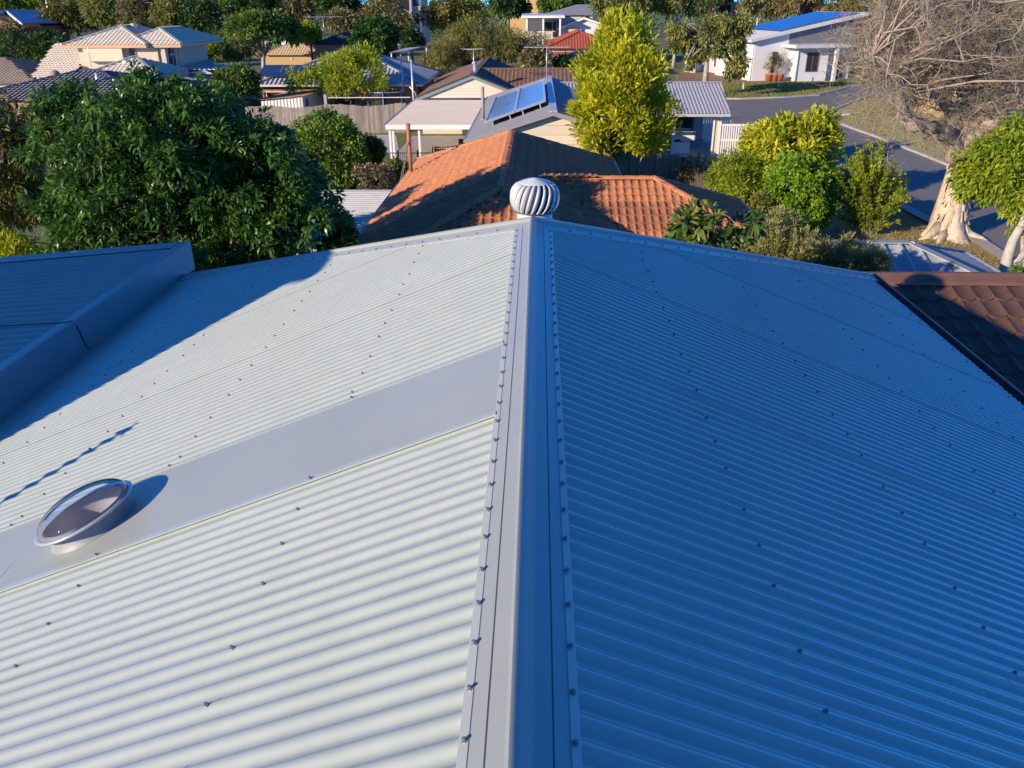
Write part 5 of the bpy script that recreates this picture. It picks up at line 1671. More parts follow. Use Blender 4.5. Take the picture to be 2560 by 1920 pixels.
# blue roofed brick house, far upper left
br = thing('blue_roof_house', 'red brick house with bright blue metal roof in the upper left corner', 'house', (-75, 120, 0))
ybr = 118.0
zapx = ZZ(10, 30, ybr)
bb = [at_y(16, 27, ybr), at_y(125, 26, 128), at_y(172, 58, 124), at_y(56, 60, 112)]
bb2 = [at_y(16, 27, ybr), at_y(-60, 50, 113), at_y(-20, 46, 124), at_y(125, 26, 128)]
br_blue = mat('blue_metal', (.09, .24, .46), r=.45, c2=(.08, .2, .4), scale=.6, mix=.6)
m = MB(); m.slab(bb, (0, 0, .12)); m.build('roof', br_blue, br)
m = MB(); m.slab([bb[0], at_y(-60, 55, 112), at_y(-60, 53, 124), bb[1]], (0, 0, .1)); m.build('roof', br_blue, br)
g0, g1 = at_y(52, 62, 112.6), at_y(-50, 58, 112.6)
m = MB(); m.slab([(g1.x, 113, 0), (g0.x, 113, 0), (g0.x, 113, g0.z - .3), (bb[0].x, 113, bb[0].z - .5), (g1.x, 113, g1.z - .3)], (0, 11, 0)); m.build('wall', mat('red_brick', (.30, .11, .07), r=.9, c2=(.36, .16, .1), scale=2, mix=.6), br)
m = MB(); m.beam(bb[0] - Vector((0, 5, .1)) * 0 - Zv * .1, bb[3] - Zv * .1, .12, .3); m.build('barge', white_paint, br)
pl_ = thing('street_pole', 'thin grey pole rising behind the blue metal roof', 'pole', (X(117, 20, 126), 126, 0))
m = MB(); m.tube([(X(117, 20, 126), 126, 0), (X(112, -20, 126), 126, 13)], .12, 8); m.build('shaft', alu, pl_)

# ================================================================== WHITE SOLAR HOUSE (turned to the street)
whiteR = mat('white_render', (0.74, 0.735, 0.72), r=0.8, c2=(.68, .675, .66), scale=.6, mix=.5)
white_roof = mat('white_roof_sheet', (0.62, 0.63, 0.64), r=0.4)
charcoal = mat('charcoal_clad', (.16, .165, .175), r=.7)
wh = thing('white_solar_house', 'modern white rendered house with skillion roof and blue solar array', 'house', (at_z(1878, 203, 0).x, at_z(1878, 203, 0).y, 0))
K = at_z(1878, 203, 0)
wa = math.radians(15)
E1, E2 = Vector((math.cos(wa), math.sin(wa), 0)), Vector((-math.sin(wa), math.cos(wa), 0))
def WH(s, t, z): return K + E1 * s + E2 * t + Zv * z
def wbox(mb, s0, s1, t0, t1, z0, z1): mb.slab([WH(s0, t0, z0), WH(s1, t0, z0), WH(s1, t1, z0), WH(s0, t1, z0)], (0, 0, z1 - z0))
zc = 4.35; RS = .185
m = MB(); m.slab([WH(0, 0, 0), WH(0, 0, zc), WH(12.5, 0, zc + 12.5 * RS), WH(12.5, 0, 0)], E2 * 9.4); m.build('wall', whiteR, wh)
m = MB(); m.slab([WH(4.2, -.06, 3.9), WH(12.4, -.06, 3.9), WH(12.4, -.06, zc + 12.2 * RS - .1), WH(4.2, -.06, zc + 4.2 * RS - .1)], E2 * .05); m.build('clerestory', charcoal, wh)
rp = [WH(-.9, -.7, zc - .9 * RS), WH(13.6, -.7, zc + 13.6 * RS), WH(13.6, 10.2, zc + 13.6 * RS), WH(-.9, 10.2, zc - .9 * RS)]
m = MB(); m.slab(rp, (0, 0, .26)); m.build('roof', white_roof, wh)
ribbed('roof_sheet', [q + Zv * .27 for q in rp], .4, .04, white_roof, wh, prof=RIBS)
# solar panels on it
for r in range(4):
    for c in range(6):
        s0_, t0_ = 3.0 + c * 1.62, .2 + r * 2.2
        o_ = WH(s0_, t0_, zc + s0_ * RS + .42)
        sp3 = thing('solar_module', 'white house array panel, row %s from the street, column %s from its low end' % (['one', 'two', 'three', 'four'][r], ['one', 'two', 'three', 'four', 'five', 'six'][c]), 'solar panel', o_, 'solar panels on the white house')
        e_ = (E1 + Zv * RS).normalized()
        m = MB(); m.slab([o_, o_ + e_ * 1.6, o_ + e_ * 1.6 + E2 * 2.17, o_ + E2 * 2.17], (0, 0, .04)); m.build('pane', mat('array_blue', (.016, .05, .14), r=.2, c2=(.02, .06, .17), scale=.4, mix=.6, spec=.8), sp3)
m = MB()
for q in (WH(3, .15, zc + 3 * RS + .36), ): m.beam(q, WH(12.8, .15, zc + 12.8 * RS + .36), .08, .1)
m.build('panel_rail', charcoal, wh)
# porch wing
m = MB(); wbox(m, 4.6, 8.4, -1.8, -.005, 0, 3.55); m.build('porch_wall', whiteR, wh)
m = MB(); wbox(m, 3.4, 13.5, -3.0, -.01, 3.6, 3.95); m.build('porch_roof', white_roof, wh)
m = MB(); wbox(m, 8.6, 8.95, -2.9, -2.55, 0, 3.6); m.build('post', whiteR, wh)
m = MB(); wbox(m, 12.6, 12.9, -2.9, -2.55, 0, 3.6); m.build('post', whiteR, wh)
window(wh, WH(6.4, -1.83, 2.05), E1, 1.5, 2.0, charcoal, glass_dark, bars=1)
window(wh, WH(2.6, -.03, 2.0), E1, .62, 2.2, charcoal, glass_dark)
window(wh, WH(11.0, -.03, 1.3), E1, 1.6, 2.4, charcoal, glass_dark, name='door')
m = MB(); m.tube([WH(4.4, -1.9, 0), WH(4.4, -1.9, 3.5)], .07, 8); m.build('downpipe', whiteR, wh)
m = MB(); m.tube([WH(-.12, .12, 0), WH(-.12, .12, zc - .1)], .06, 8); m.build('downpipe', whiteR, wh)
# low wing behind the gum tree
m = MB(); wbox(m, 1.0, 9, 9.45, 17.5, 0, 3.1); m.build('low_wing_wall', mat('pale_grey_render', (.52, .52, .52), r=.8), wh)
m = MB(); wbox(m, .2, 9.5, 9.6, 18.2, 3.1, 3.35); m.build('low_wing_roof', white_roof, wh)
for t_ in (11.2, 14.2): window(wh, WH(.97, t_, 1.5), -E2, 1.3, 1.5, white_paint, glass_dark)
m = MB(); wbox(m, -1.5, .98, 15.0, 15.3, 0, 3.0); wbox(m, -1.5, -1.2, 12.6, 15.0, 0, 1.6); m.build('screen_wall', whiteR, wh)
# pots and stakes
terra = mat('terracotta_pot', (.42, .16, .08), r=.8)
spiky = leaf_mat('spiky_leaf', (.10, .12, .04), (.16, .17, .06))
for i, (px_, lab) in enumerate(((1917, 'leftmost'), (1931, 'middle'), (1944, 'rightmost'))):
    c_ = at_z(px_, 202, 0); c_ = Vector((c_.x, c_.y - .8, 0))
    pt = thing('potted_plant', '%s of three terracotta pots with spindly plants by the white wall' % lab, 'potted plant', c_, 'terracotta pots by the white house')
    m = MB(); m.lathe(c_, [(0, 0), (.34, 0), (.46, .7), (.5, .72), (.5, .82), (.42, .82), (.40, .7), (0, .68)], 16); m.build('pot', terra, pt)
    m = MB(); rr_ = np.random.default_rng(i); tops = []
    for k in range(4):
        t_ = c_ + Vector((rr_.normal() * .3, rr_.normal() * .3, rr_.uniform(1.7, 2.9))); m.tube([c_ + Zv * .6, t_], .03, 5); tops.append(t_)
    m.build('stem', bark_pale, pt)
    V, F, t, *_ = leaf_cloud(np.array([list(q) for q in tops]), np.full(4, .35), 260, .45, .05, rr_, droop=.1, out=1.0)
    cloud_obj('foliage', V, F, t, spiky, pt)
for px_, py_, lab in ((1857, 224, 'short white marker peg left on the lawn by the kerb'), (1946, 218, 'thin white marker peg below the terracotta pots'), (2030, 212, 'white marker peg in the shade under the porch')):
    q = at_z(px_, py_, 0); mk = thing('marker_peg', lab, 'peg', q)
    m = MB(); m.box((q.x - .06, q.y - .04, 0), (q.x + .06, q.y + .04, .8)); m.build('peg', white_paint, mk)

# ================================================================== RED ROOFS, WHITE GABLE, PERGOLA HOUSE
redt = mat('red_tile', (.34, .075, .04), r=.75, c2=(.28, .06, .035), scale=1, mix=.6)
rh = thing('red_roof_house', 'house with red tiled hip roof beside the top of the yellow conifer', 'house', (X(1440, 110, 108), 112, 0))
rz = ZZ(1385, 122, 104)
rp_ = hip_planes(X(1362, 122, 104), X(1545, 122, 104), 104, 120, rz, .40)
joined_tiles('roof_tile', rp_[3], .34, .42, .03, .05, redt, rh)
m = MB(); m.box((rp_[2][0].x + .5, 104.6, 0), (rp_[2][1].x - .5, 119.5, rz - .05)); m.build('wall', mat('pale_green_wall', (.42, .45, .33), r=.85), rh)
for s_, t_ in ((rp_[0], rp_[1]), (rp_[2][0], rp_[0]), (rp_[2][1], rp_[0])):
    m = MB(); m.beam(s_ + Zv * .06, t_ + Zv * .06, .28, .1); m.build('ridge_cap', redt, rh)
lowr = [Vector((X(1366, 142, 98), 98, ZZ(1366, 143, 98))), Vector((X(1470, 142, 98), 98, ZZ(1366, 143, 98))), Vector((X(1470, 132, 103), 103.9, ZZ(1370, 131, 103.9))), Vector((X(1366, 132, 103), 103.9, ZZ(1370, 131, 103.9)))]
joined_tiles('roof_tile', [lowr], .34, .42, .03, .05, redt, rh)
gz0 = thing('gazebo', 'red metal roofed gazebo on dark red posts in front of the red tiled house', 'gazebo', (X(1450, 165, 92), 92, 0))
zg = ZZ(1420, 143, 90.5)
gp = hip_planes(X(1404, 143, 90), X(1500, 143, 90), 89.5, 94.0, zg, .34)
m = MB()
for q in gp[3]: m.poly(q)
m.build('roof', mat('red_metal', (.26, .05, .045), r=.5), gz0)
m = MB(); gutter_line(m, gp[2][0], gp[2][1], .14); gutter_line(m, gp[2][0], gp[2][3], .14); gutter_line(m, gp[2][1], gp[2][2], .14); m.build('gutter', mat('gutter_pink', (.45, .33, .28), r=.5), gz0)
for px_ in (1419, 1442, 1466, 1490):
    m = MB(); q = X(px_, 160, 90); m.box((q - .13, 89.8, 0), (q + .13, 90.06, zg)); m.build('post', mat('red_timber', (.20, .06, .04), r=.7), gz0)
yb_ = thing('yellow_bin', 'small yellow drum beside the gazebo posts', 'drum', (X(1404, 165, 91), 91, 0))
m = MB(); m.lathe((X(1404, 165, 91), 91, 0), [(0, 0), (.5, 0), (.52, 1.1), (.48, 1.15), (0, 1.15)], 14); m.build('drum', mat('drum_yellow', (.5, .42, .08), r=.6), yb_)
# white gable house
wg = thing('white_gable_house', 'white gable fronted house with dark tiled roof above the red roof', 'house', (X(1460, 70, 125), 130, 0))
yg = 124.0
ap, le, re_ = at_y(1459, 43, yg), at_y(1394, 71, yg), at_y(1542, 72, yg)
m = MB(); m.slab([(le.x + .6, yg, 0), (re_.x - .6, yg, 0), (re_.x - .6, yg, re_.z), (ap.x, yg, ap.z - .1), (le.x + .6, yg, le.z)], (0, 12, 0)); m.build('wall', whiteR, wg)
dtile = mat('dark_brown_tile', (.17, .13, .11), r=.75, c2=(.12, .09, .08), scale=1, mix=.6)
joined_tiles('roof_tile', [[le - Vector((0, .5, 0)), le + Vector((0, 13, 0)), ap + Vector((0, 13, 0)), ap - Vector((0, .5, 0))], [re_ - Vector((0, .5, 0)), re_ + Vector((0, 13, 0)), ap + Vector((0, 13, 0)), ap - Vector((0, .5, 0))]], .34, .42, .03, .05, dtile, wg)
m = MB(); m.beam(le - Vector((0, .52, .1)), ap - Vector((0, .52, .1)), .06, .28); m.beam(re_ - Vector((0, .53, .1)), ap - Vector((0, .53, .1)), .06, .28); m.build('barge', white_paint, wg)
window(wg, (X(1430, 80, yg), yg - .03, ZZ(1430, 79, yg)), (1, 0, 0), 1.9, 1.0, mat('cream_blind_frame', (.6, .5, .3), r=.6), mat('cream_blind', (.62, .52, .30), r=.8))
m = MB(); m.tube([(le.x + .5, yg - .15, le.z - .2), (le.x + .5, yg - .15, 0)], .1, 8); m.build('downpipe', white_paint, wg)
# pergola house left of it
ph = thing('pergola_house', 'grey house with flat white edged verandah roof and screened porch', 'house', (X(1360, 70, 128), 130, 0))
yp = 121.0
z_p = ZZ(1360, 44, yp)
xl, xr = X(1303, 44, yp), X(1412, 44, yp)
m = MB(); m.slab([(xl, yp, z_p), (xr, yp, z_p), (xr, yp + 6, z_p + .25), (xl, yp + 6, z_p + .25)], (0, 0, .18)); m.build('roof', white_roof, ph)
m = MB(); m.beam((xl, yp - .08, z_p + .1), (xr, yp - .08, z_p + .1), .1, .3); m.build('fascia', white_paint, ph)
for px_ in (1317, 1358, 1400):
    m = MB(); q = X(px_, 70, yp); m.box((q - .12, yp + .1, 0), (q + .12, yp + .34, z_p)); m.build('post', white_paint, ph)
m = MB(); q0, q1 = X(1319, 60, yp), X(1356, 60, yp); m.box((q0, yp + .15, ZZ(1330, 78, yp)), (q1, yp + .2, z_p - .02)); m.build('screen', mat('grey_screen', (.09, .095, .10), r=.6), ph)
m = MB(); m.box((xl + .5, yp + 4.5, 0), (xr + 4, yp + 12, z_p)); m.build('wall', mat('light_wall', (.55, .53, .48), r=.85), ph)
window(ph, (X(1372, 64, yp + 4.4), yp + 4.45, ZZ(1372, 66, yp + 4.4)), (1, 0, 0), 2.2, 1.3, white_paint, glass_dark)
window(ph, (X(1390, 72, yp + 4.4), yp + 4.44, ZZ(1390, 72, yp + 4.4)), (1, 0, 0), 1.0, 2.3, white_paint, glass_dark, name='door')
q = hip_planes(xl + 3, xr + 9, yp + 4.4, yp + 14, z_p + .2, .28)
m = MB()
for k in q[3]: m.poly(k)
m.build('roof', mat('grey_roof_far', (.28, .28, .28), r=.6), ph)
# tower block, yellow house, dark roof house, other far buildings
def far_block(name, label, x0, x1, ytop, y, depth, m_, wins=(), cat='building', top=None, base=0):
    r_ = thing(name, label, cat, ((X(x0, 50, y) + X(x1, 50, y)) / 2, y + depth / 2, 0))
    zt_ = ZZ((x0 + x1) / 2, ytop, y) if top is None else top
    m = MB(); m.box((X(x0, 50, y), y, 0), (X(x1, 50, y), y + depth, zt_)); m.build('wall', m_, r_)
    m = MB(); m.box((X(x0, 50, y) - .3, y - .3, zt_), (X(x1, 50, y) + .3, y + depth + .3, zt_ + .3)); m.build('roof', white_roof, r_)
    for (px_, py_, w_, h_) in wins: window(r_, (X(px_, py_, y - .03), y - .03, ZZ(px_, py_, y - .03)), (1, 0, 0), w_, h_, white_paint, glass_dark)
    return r_
far_block('apartment_building', 'tall cream apartment block between trees at the top', 985, 1030, -12, 170, 14, mat('cream_far', (.60, .54, .42), r=.85), ((1003, 10, 3.2, 2.4), (1003, 40, 2.4, 2.2), (1020, 60, 2.0, 2.2)))
far_block('apartment_building', 'pale grey shaded stair block right of the cream apartments', 1031, 1052, -8, 171, 12, mat('grey_far', (.40, .39, .37), r=.85), ((1041, 6, 1.4, 1.4), (1041, 50, 1.4, 1.4)))
far_block('house', 'mustard yellow building between the trees at the top centre', 1268, 1345, -14, 160, 14, mat('mustard', (.60, .42, .18), r=.85), (), cat='building')
far_block('house', 'small cream house behind the umbrella tree', 735, 762, 2, 180, 10, mat('cream_far2', (.6, .5, .36), r=.85), ((746, 18, 1.6, 1.4),), cat='house')
far_block('house', 'white house glimpsed at the very top left of centre', 655, 715, -6, 190, 10, whiteR, ((690, 8, 2, 1.5),), cat='house')
far_block('house', 'small brick house glimpsed above the gum tree', 1790, 1846, 8, 170, 10, brickw, ((1812, 24, 2.4, 1.8),), cat='house')
drh = thing('dark_roof_house', 'house with near black tiled roof behind the small yellow tree', 'house', (X(830, 95, 105), 110, 0))
dq = hip_planes(X(775, 108, 102), X(905, 108, 102), 102, 112, ZZ(840, 112, 102), .36)
joined_tiles('roof_tile', dq[3], .34, .42, .03, .05, mat('black_tile', (.045, .035, .035), r=.6), drh)
m = MB(); m.box((dq[2][0].x + .4, 102.5, 0), (dq[2][1].x - .4, 111.5, ZZ(840, 112, 102))); m.build('wall', brickw, drh)
aerial('white tv aerial on the near black roof', (X(812, 95, 104), 104, ZZ(812, 98, 104)), 2.4, 4.5, (1, .15, 0), n=8)
oc = thing('tan_roof_house', 'tan hip roofed house behind the umbrella tree trunk', 'house', (X(690, 130, 108), 112, 0))
oq = hip_planes(X(650, 140, 106), X(812, 140, 106), 106, 118, ZZ(700, 138, 106), .40)
joined_tiles('roof_tile', oq[3], .34, .42, .03, .05, mat('tan_cream_tile', (.50, .38, .24), r=.8), oc)
m = MB(); m.box((oq[2][0].x + .4, 106.5, 0), (oq[2][1].x - .4, 117.5, ZZ(700, 138, 106))); m.build('wall', mat('orange_cream', (.52, .36, .18), r=.85), oc)
# long pale carport roof behind the wattle
lr = thing('pale_awning', 'long pale curved awning roof sloping up behind the wattle tree', 'awning', (X(1000, 130, 86), 88, 0))
pts = [(972, 134, 84), (1015, 130, 86), (1060, 118, 90), (1130, 92, 99), (1200, 70, 110)]
tp_ = [at_y(*q) for q in pts]
m = MB()
for p_, q_ in zip(tp_[:-1], tp_[1:]): m.slab([p_, q_, q_ + Vector((1.2, 3.2, .25)), p_ + Vector((1.2, 3.2, .25))], (0, 0, .1))
m.build('roof', mat('awning_sheet', (.62, .58, .50), r=.5), lr)
for q_ in tp_[:3]:
    m = MB(); m.beam((q_.x + .2, q_.y + .2, 0), q_ + Vector((.2, .2, 0)), .12, .12); m.build('post', white_paint, lr)
# ================================================================== TREES AND SHRUBS
mango_m = leaf_mat('mango_leaf', (0.03, 0.09, 0.016), (0.09, 0.21, 0.032), (0.22, 0.36, 0.055), rough=.32, trans=.35, spec=.5)
olive_m = leaf_mat('olive_leaf', (0.089, 0.109, 0.020), (0.198, 0.206, 0.037), (0.374, 0.315, 0.085))
yel_m = leaf_mat('golden_conifer', (0.20, 0.28, 0.018), (0.50, 0.53, 0.022), (0.66, 0.63, 0.035), trans=.4)
lime_m = leaf_mat('lime_leaf', (0.11, 0.22, 0.018), (0.23, 0.40, 0.028), (0.40, 0.54, 0.045), trans=.35)
ygreen_m = leaf_mat('yellow_green_leaf', (0.17, 0.27, 0.018), (0.34, 0.43, 0.028), (0.54, 0.54, 0.045), trans=.35)
gold_m = leaf_mat('gold_leaf', (0.17, 0.28, 0.02), (0.42, 0.48, 0.025), (0.60, 0.60, 0.045), trans=.3)
mid_m = leaf_mat('mid_green_leaf', (0.051, 0.113, 0.021), (0.124, 0.225, 0.035), (0.267, 0.348, 0.053))
hedge_m = leaf_mat('clipped_leaf', (0.072, 0.154, 0.018), (0.154, 0.271, 0.031), (0.308, 0.399, 0.054), trans=.25)
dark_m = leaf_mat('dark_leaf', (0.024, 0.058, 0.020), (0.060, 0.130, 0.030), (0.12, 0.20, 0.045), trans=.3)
greyg_m = leaf_mat('grey_green_leaf', (0.114, 0.122, 0.049), (0.246, 0.236, 0.089), (0.416, 0.359, 0.138))
gum_m = leaf_mat('gum_leaf', (0.109, 0.138, 0.037), (0.226, 0.256, 0.059), (0.434, 0.394, 0.101))
bottle_m = leaf_mat('bottlebrush_leaf', (0.20, 0.22, 0.065), (0.38, 0.38, 0.12), (0.60, 0.52, 0.24), trans=.4)
loq_m = leaf_mat('loquat_leaf', (0.035, 0.089, 0.020), (0.099, 0.188, 0.034), (0.335, 0.335, 0.051), rough=.4)
dry_m = leaf_mat('dry_brush', (0.205, 0.165, 0.068), (0.315, 0.260, 0.108), (0.410, 0.331, 0.162))


def rosettes(P, S, per, rng, length, width, c, droop, curl=.28):
    """many leaf rosettes: shoots on the shell of the crown, leaves radiate from each shoot tip"""
    return leaf_cloud(P, S, len(P) * per, length, width, rng, droop=droop, out=1.3, tint=np.clip(.42 + rng.normal(size=len(P)) * .22, .02, .98), fold=.22, center=np.array(c), curl=curl)


def leaf_mesh(length, width, m_, name='leaf'):
    V = np.array([[0, 0, 0], [width * .5, length * .32, width * .2], [width * .42, length * .68, width * .1 - length * .05], [0, length * .92, -length * .22], [-width * .42, length * .68, width * .1 - length * .05], [-width * .5, length * .32, width * .2]])
    F = np.array([[0, 1, 5], [1, 2, 4], [1, 4, 5], [2, 3, 4]])
    me = grid_mesh(name, V, F, m_)
    at = me.attributes.new('tint', 'FLOAT', 'FACE'); at.data.foreach_set('value', np.full(4, .5, dtype=np.float32))
    return me


def leaf_parts(root, me, pos, ax, nm, count, rng):
    """the leaves that show largest, each its own part"""
    d = np.linalg.norm(pos - np.array([0, 0, CAMZ]), axis=1)
    q = np.argsort(d)[:count * 4]
    q = rng.choice(q, count, replace=False)
    for i in q:
        y = Vector(ax[i]).normalized(); z = Vector(nm[i]); z = (z - y * z.dot(y)).normalized()
        if z.z < 0: z = -z
        x = y.cross(z)
        M4 = Matrix(((x.x, y.x, z.x, pos[i][0]), (x.y, y.y, z.y, pos[i][1]), (x.z, y.z, z.z, pos[i][2]), (0, 0, 0, 1)))
        piece('leaf', me, M4, root)


# dark mango tree
rng = np.random.default_rng(5)
MY = 17.5
mc = at_y(400, 520, MY)
root = thing('mango_tree', 'large dense dark green mango tree filling the left middle of the picture', 'tree', (mc.x, mc.y, 0))
s17 = Vector(ray(400, 450) * MY).dot(Vector(AX_F)) / F_PX
P = []
for (bx, k) in (((118, 266, 750, 860), 215), ((108, 262, 360, 720), 70), ((520, 420, 895, 880), 150), ((540, 320, 745, 600), 50), ((250, 238, 620, 520), 85)):
    c = at_y((bx[0] + bx[2]) / 2, (bx[1] + bx[3]) / 2, MY + random.uniform(-.3, .6)); r = ((bx[2] - bx[0]) / 2 * s17, (bx[2] - bx[0]) / 2 * s17 * .8, (bx[3] - bx[1]) / 2 * s17 / .93)
    lump, _ = crown_clumps(c, r, k, rng, .80, .02, -.5, .12)
    for q in lump:
        # shoots spread over each leafy lump, thicker on its outer side
        o_ = (q - np.array(c)); o_ /= np.linalg.norm(o_)
        for _ in range(14):
            d_ = rng.normal(size=3) + o_ * .8; d_ /= np.linalg.norm(d_)
            P.append(q + d_ * rng.uniform(.20, .38) * np.array([1, 1, .8]))
P = np.array(P)
P = P[(P[:, 1] > 12.2)]
S = rng.uniform(.03, .09, len(P))
V, F, t, pos, ax, nm = rosettes(P, S, 12, rng, .185, .046, mc - Vector((0, 0, 1)), .22, .18)
cloud_obj('crown', V, F, t, mango_m, root)
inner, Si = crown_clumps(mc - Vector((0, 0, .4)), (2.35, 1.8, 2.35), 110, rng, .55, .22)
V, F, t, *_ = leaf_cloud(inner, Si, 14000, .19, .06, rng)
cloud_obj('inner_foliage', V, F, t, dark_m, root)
leaf_parts(root, leaf_mesh(.19, .048, mango_m), pos, ax, nm, 300, rng)
mb = MB(); limbs(mb, (mc.x, mc.y, 0), (mc.x, mc.y, 3.2), [P[i] for i in rng.choice(len(P), 40, replace=False)], .26, rng); mb.build('trunk', bark_dark, root)

# loquat in front, large leaves
LY = 14.3
lc = at_y(1770, 590, LY)
root = thing('loquat_tree', 'broad leaved loquat shrub rising just beyond our right roof edge', 'shrub', (lc.x, lc.y, 0))
sl_ = Vector(ray(1770, 590) * LY).dot(Vector(AX_F)) / F_PX
P = []
for (bx, k) in (((1690, 520, 1800, 640), 34), ((1650, 575, 1730, 680), 24), ((1780, 560, 1890, 700), 34), ((1720, 600, 1850, 760), 30), ((1850, 535, 1895, 580), 7)):
    c = at_y((bx[0] + bx[2]) / 2, (bx[1] + bx[3]) / 2, LY); r = ((bx[2] - bx[0]) / 2 * sl_, (bx[2] - bx[0]) / 2 * sl_, (bx[3] - bx[1]) / 2 * sl_)
    P.append(crown_clumps(c, r, k, rng, .6, .03, -1, .1)[0])
P = np.concatenate(P)
V, F, t, pos, ax, nm = leaf_cloud(P, np.full(len(P), .07), len(P) * 13, .25, .075, rng, droop=.12, out=1.5, tint=np.clip(.4 + rng.normal(size=len(P)) * .3, .02, 1), curl=.16, center=np.array(lc))
cloud_obj('crown', V, F, t, loq_m, root)
leaf_parts(root, leaf_mesh(.25, .08, loq_m), pos, ax, nm, 150, rng)
mb = MB(); limbs(mb, (lc.x + .2, lc.y, 0), (lc.x, lc.y, 3.6), [q for q in P[::3]], .09, rng, sides=5); mb.build('trunk', bark_grey, root)

# --- near and middle distance
tree('bamboo_shrub', 'olive yellow leafy shrub at the far left edge beside the mango', 'shrub', (-150, 205, 125, 640), 19.5, olive_m, 16000, (.20, .05), k=170, size=.2, droop=.5, r0=.12, shell=.6)
tree('golden_shrub', 'bright golden yellow shrub at the left edge below the mango', 'shrub', (-120, 528, 98, 860), 13.4, yel_m, 9000, (.12, .03), k=60, size=.3, droop=-.2, r0=.06, tintbias=.1)
tree('clipped_tree', 'rounded clipped green tree in front of the grey paling fence', 'tree', (716, 275, 922, 500), 41, hedge_m, 26000, (.17, .10), k=230, size=.17, shell=.82, lumps=.07, low=-.8, r0=.16, extra=[((770, 420, 905, 560), 70)])
tree('flowering_shrub', 'variegated shrub with pale pink flowers beside the orange roof', 'shrub', (885, 405, 1000, 520), 37, leaf_mat('variegated_leaf', (0.047, 0.063, 0.027), (0.158, 0.142, 0.068), (0.567, 0.378, 0.230)), 5000, (.16, .08), k=60, size=.25, r0=.06)
tree('dark_shrub', 'dark shaded blue green shrub by the pool edge', 'shrub', (885, 340, 968, 450), 43, dark_m, 3800, (.26, .07), k=40, size=.3, droop=-.1, r0=.06)
tree('citrus_shrub', 'leafy dark shrub between the vent stack and the pool fence', 'shrub', (950, 395, 1035, 500), 39, mid_m, 3600, (.22, .11), k=45, size=.25, r0=.06, tintbias=-.1)
lt = at_y(975, 416, 39)
ln = thing('pink_lantern', 'round pink garden ball hanging in the shrub by the orange roof', 'ornament', lt)
m = MB(); m.lathe(lt, [(.10 * math.sin(math.pi * i / 10) * 1.5 + .001, -.17 * math.cos(math.pi * i / 10)) for i in range(11)], 16); m.build('ball', mat('pink_ball', (.62, .20, .18), r=.5), ln)
m = MB(); m.tube([lt + Zv * .15, lt + Zv * 1.0], .01, 4); m.build('cord', wire, ln)

# yellow conifer: narrowing spire built of upswept sprays
tree('golden_conifer', 'tall golden yellow conifer standing beside the grey carport', 'tree', (1405, 190, 1692, 405), 39.6, yel_m, 26000, (.30, .10), k=190, size=.19, shell=.6, droop=-.55, out=.8, trunk=bark_dark, r0=.22, lumps=.12, low=-.75,
     extra=[((1430, 90, 1665, 320), 170), ((1478, 38, 1640, 210), 110), ((1440, 300, 1560, 400), 40), ((1560, 290, 1690, 400), 40)], nl=24, base_px=1530, tintbias=.08)
tree('yellow_tree', 'golden topped leafy tree between the picket fence and the street', 'tree', (1850, 292, 2118, 470), 37.5, gold_m, 9000, (.36, .12), k=80, size=.26, droop=.15, r0=.12, tintbias=.05, depth=.8)
tree('lime_shrub', 'bright lime green rounded shrub in the middle of the garden row', 'shrub', (1890, 385, 2102, 610), 32.6, lime_m, 22000, (.19, .12), k=130, size=.2, shell=.7, r0=.1, lumps=.1)
tree('bronze_shrub', 'yellow green fine leaved shrub left of the lime green shrub', 'shrub', (1758, 372, 1925, 560), 36.5, ygreen_m, 8000, (.20, .06), k=80, size=.24, r0=.08, tintbias=-.15)
spray_shrub('twiggy_shrub', 'sparse grey green twiggy shrub behind the low paling fence', (1738, 500), (1685, 372, 1790, 470), 42.5, greyg_m, stems=60, leaf=(.13, .05), per=12, nodes=7, start=.35, r=.02)
spray_shrub('spray_shrub', 'upright light green spraying shrub at the right end of the garden row', (2168, 630), (2078, 345, 2275, 560), 33.0, ygreen_m, stems=150, leaf=(.14, .065), per=20, nodes=11, start=.12, tintbias=-.12)
tree('weedy_shrub', 'straggly olive shrub at the end of the orange roof wing', 'shrub', (1845, 470, 1945, 600), 31.5, olive_m, 2800, (.2, .05), k=40, size=.25, r0=.05, shell=.3)
spray_shrub('bottlebrush', 'wispy grey green bottlebrush shrub left of the shaded hip roof', (1955, 760), (1868, 515, 2060, 700), 18.0, bottle_m, r=.009, bark=bark_pale, stems=130, leaf=(.14, .028), per=26, nodes=12, start=.3, along=.7)
spray_shrub('bottlebrush', 'wide straw coloured bottlebrush shrub hanging over the shaded hip roof', (2100, 790), (1975, 588, 2235, 730), 18.0, bottle_m, r=.009, bark=bark_pale, stems=170, leaf=(.15, .028), per=24, nodes=12, start=.3, arch=.12, along=.6, tintbias=.12, depth=.4)
tree('leafy_street_tree', 'green leaved tree overlapping the bare tree at the right edge', 'tree', (2382, 300, 2720, 560), 25.5, ygreen_m, 15000, (.20, .07), k=130, size=.2, droop=.55, trunk=bark_pale, r0=.09, tintbias=-.2, base_px=2640, depth=.7, extra=[((2520, 480, 2620, 640), 30)])
tree('low_shrub', 'small dark green shrub at the foot of the pale trunk at the right edge', 'shrub', (2490, 672, 2640, 760), 19.5, mid_m, 1800, (.16, .06), k=26, size=.3, r0=.04)
tb0 = at_z(2508, 705, 0)
st2 = thing('forked_tree', 'pale grey forked tree stem at the right edge beyond the brown roof', 'tree', (at_y(2515, 690, 24).x, 24, 0))
m = MB()
q0, q1, q2, q3 = at_y(2510, 720, 24), at_y(2518, 645, 24), at_y(2556, 560, 24), at_y(2600, 590, 24)
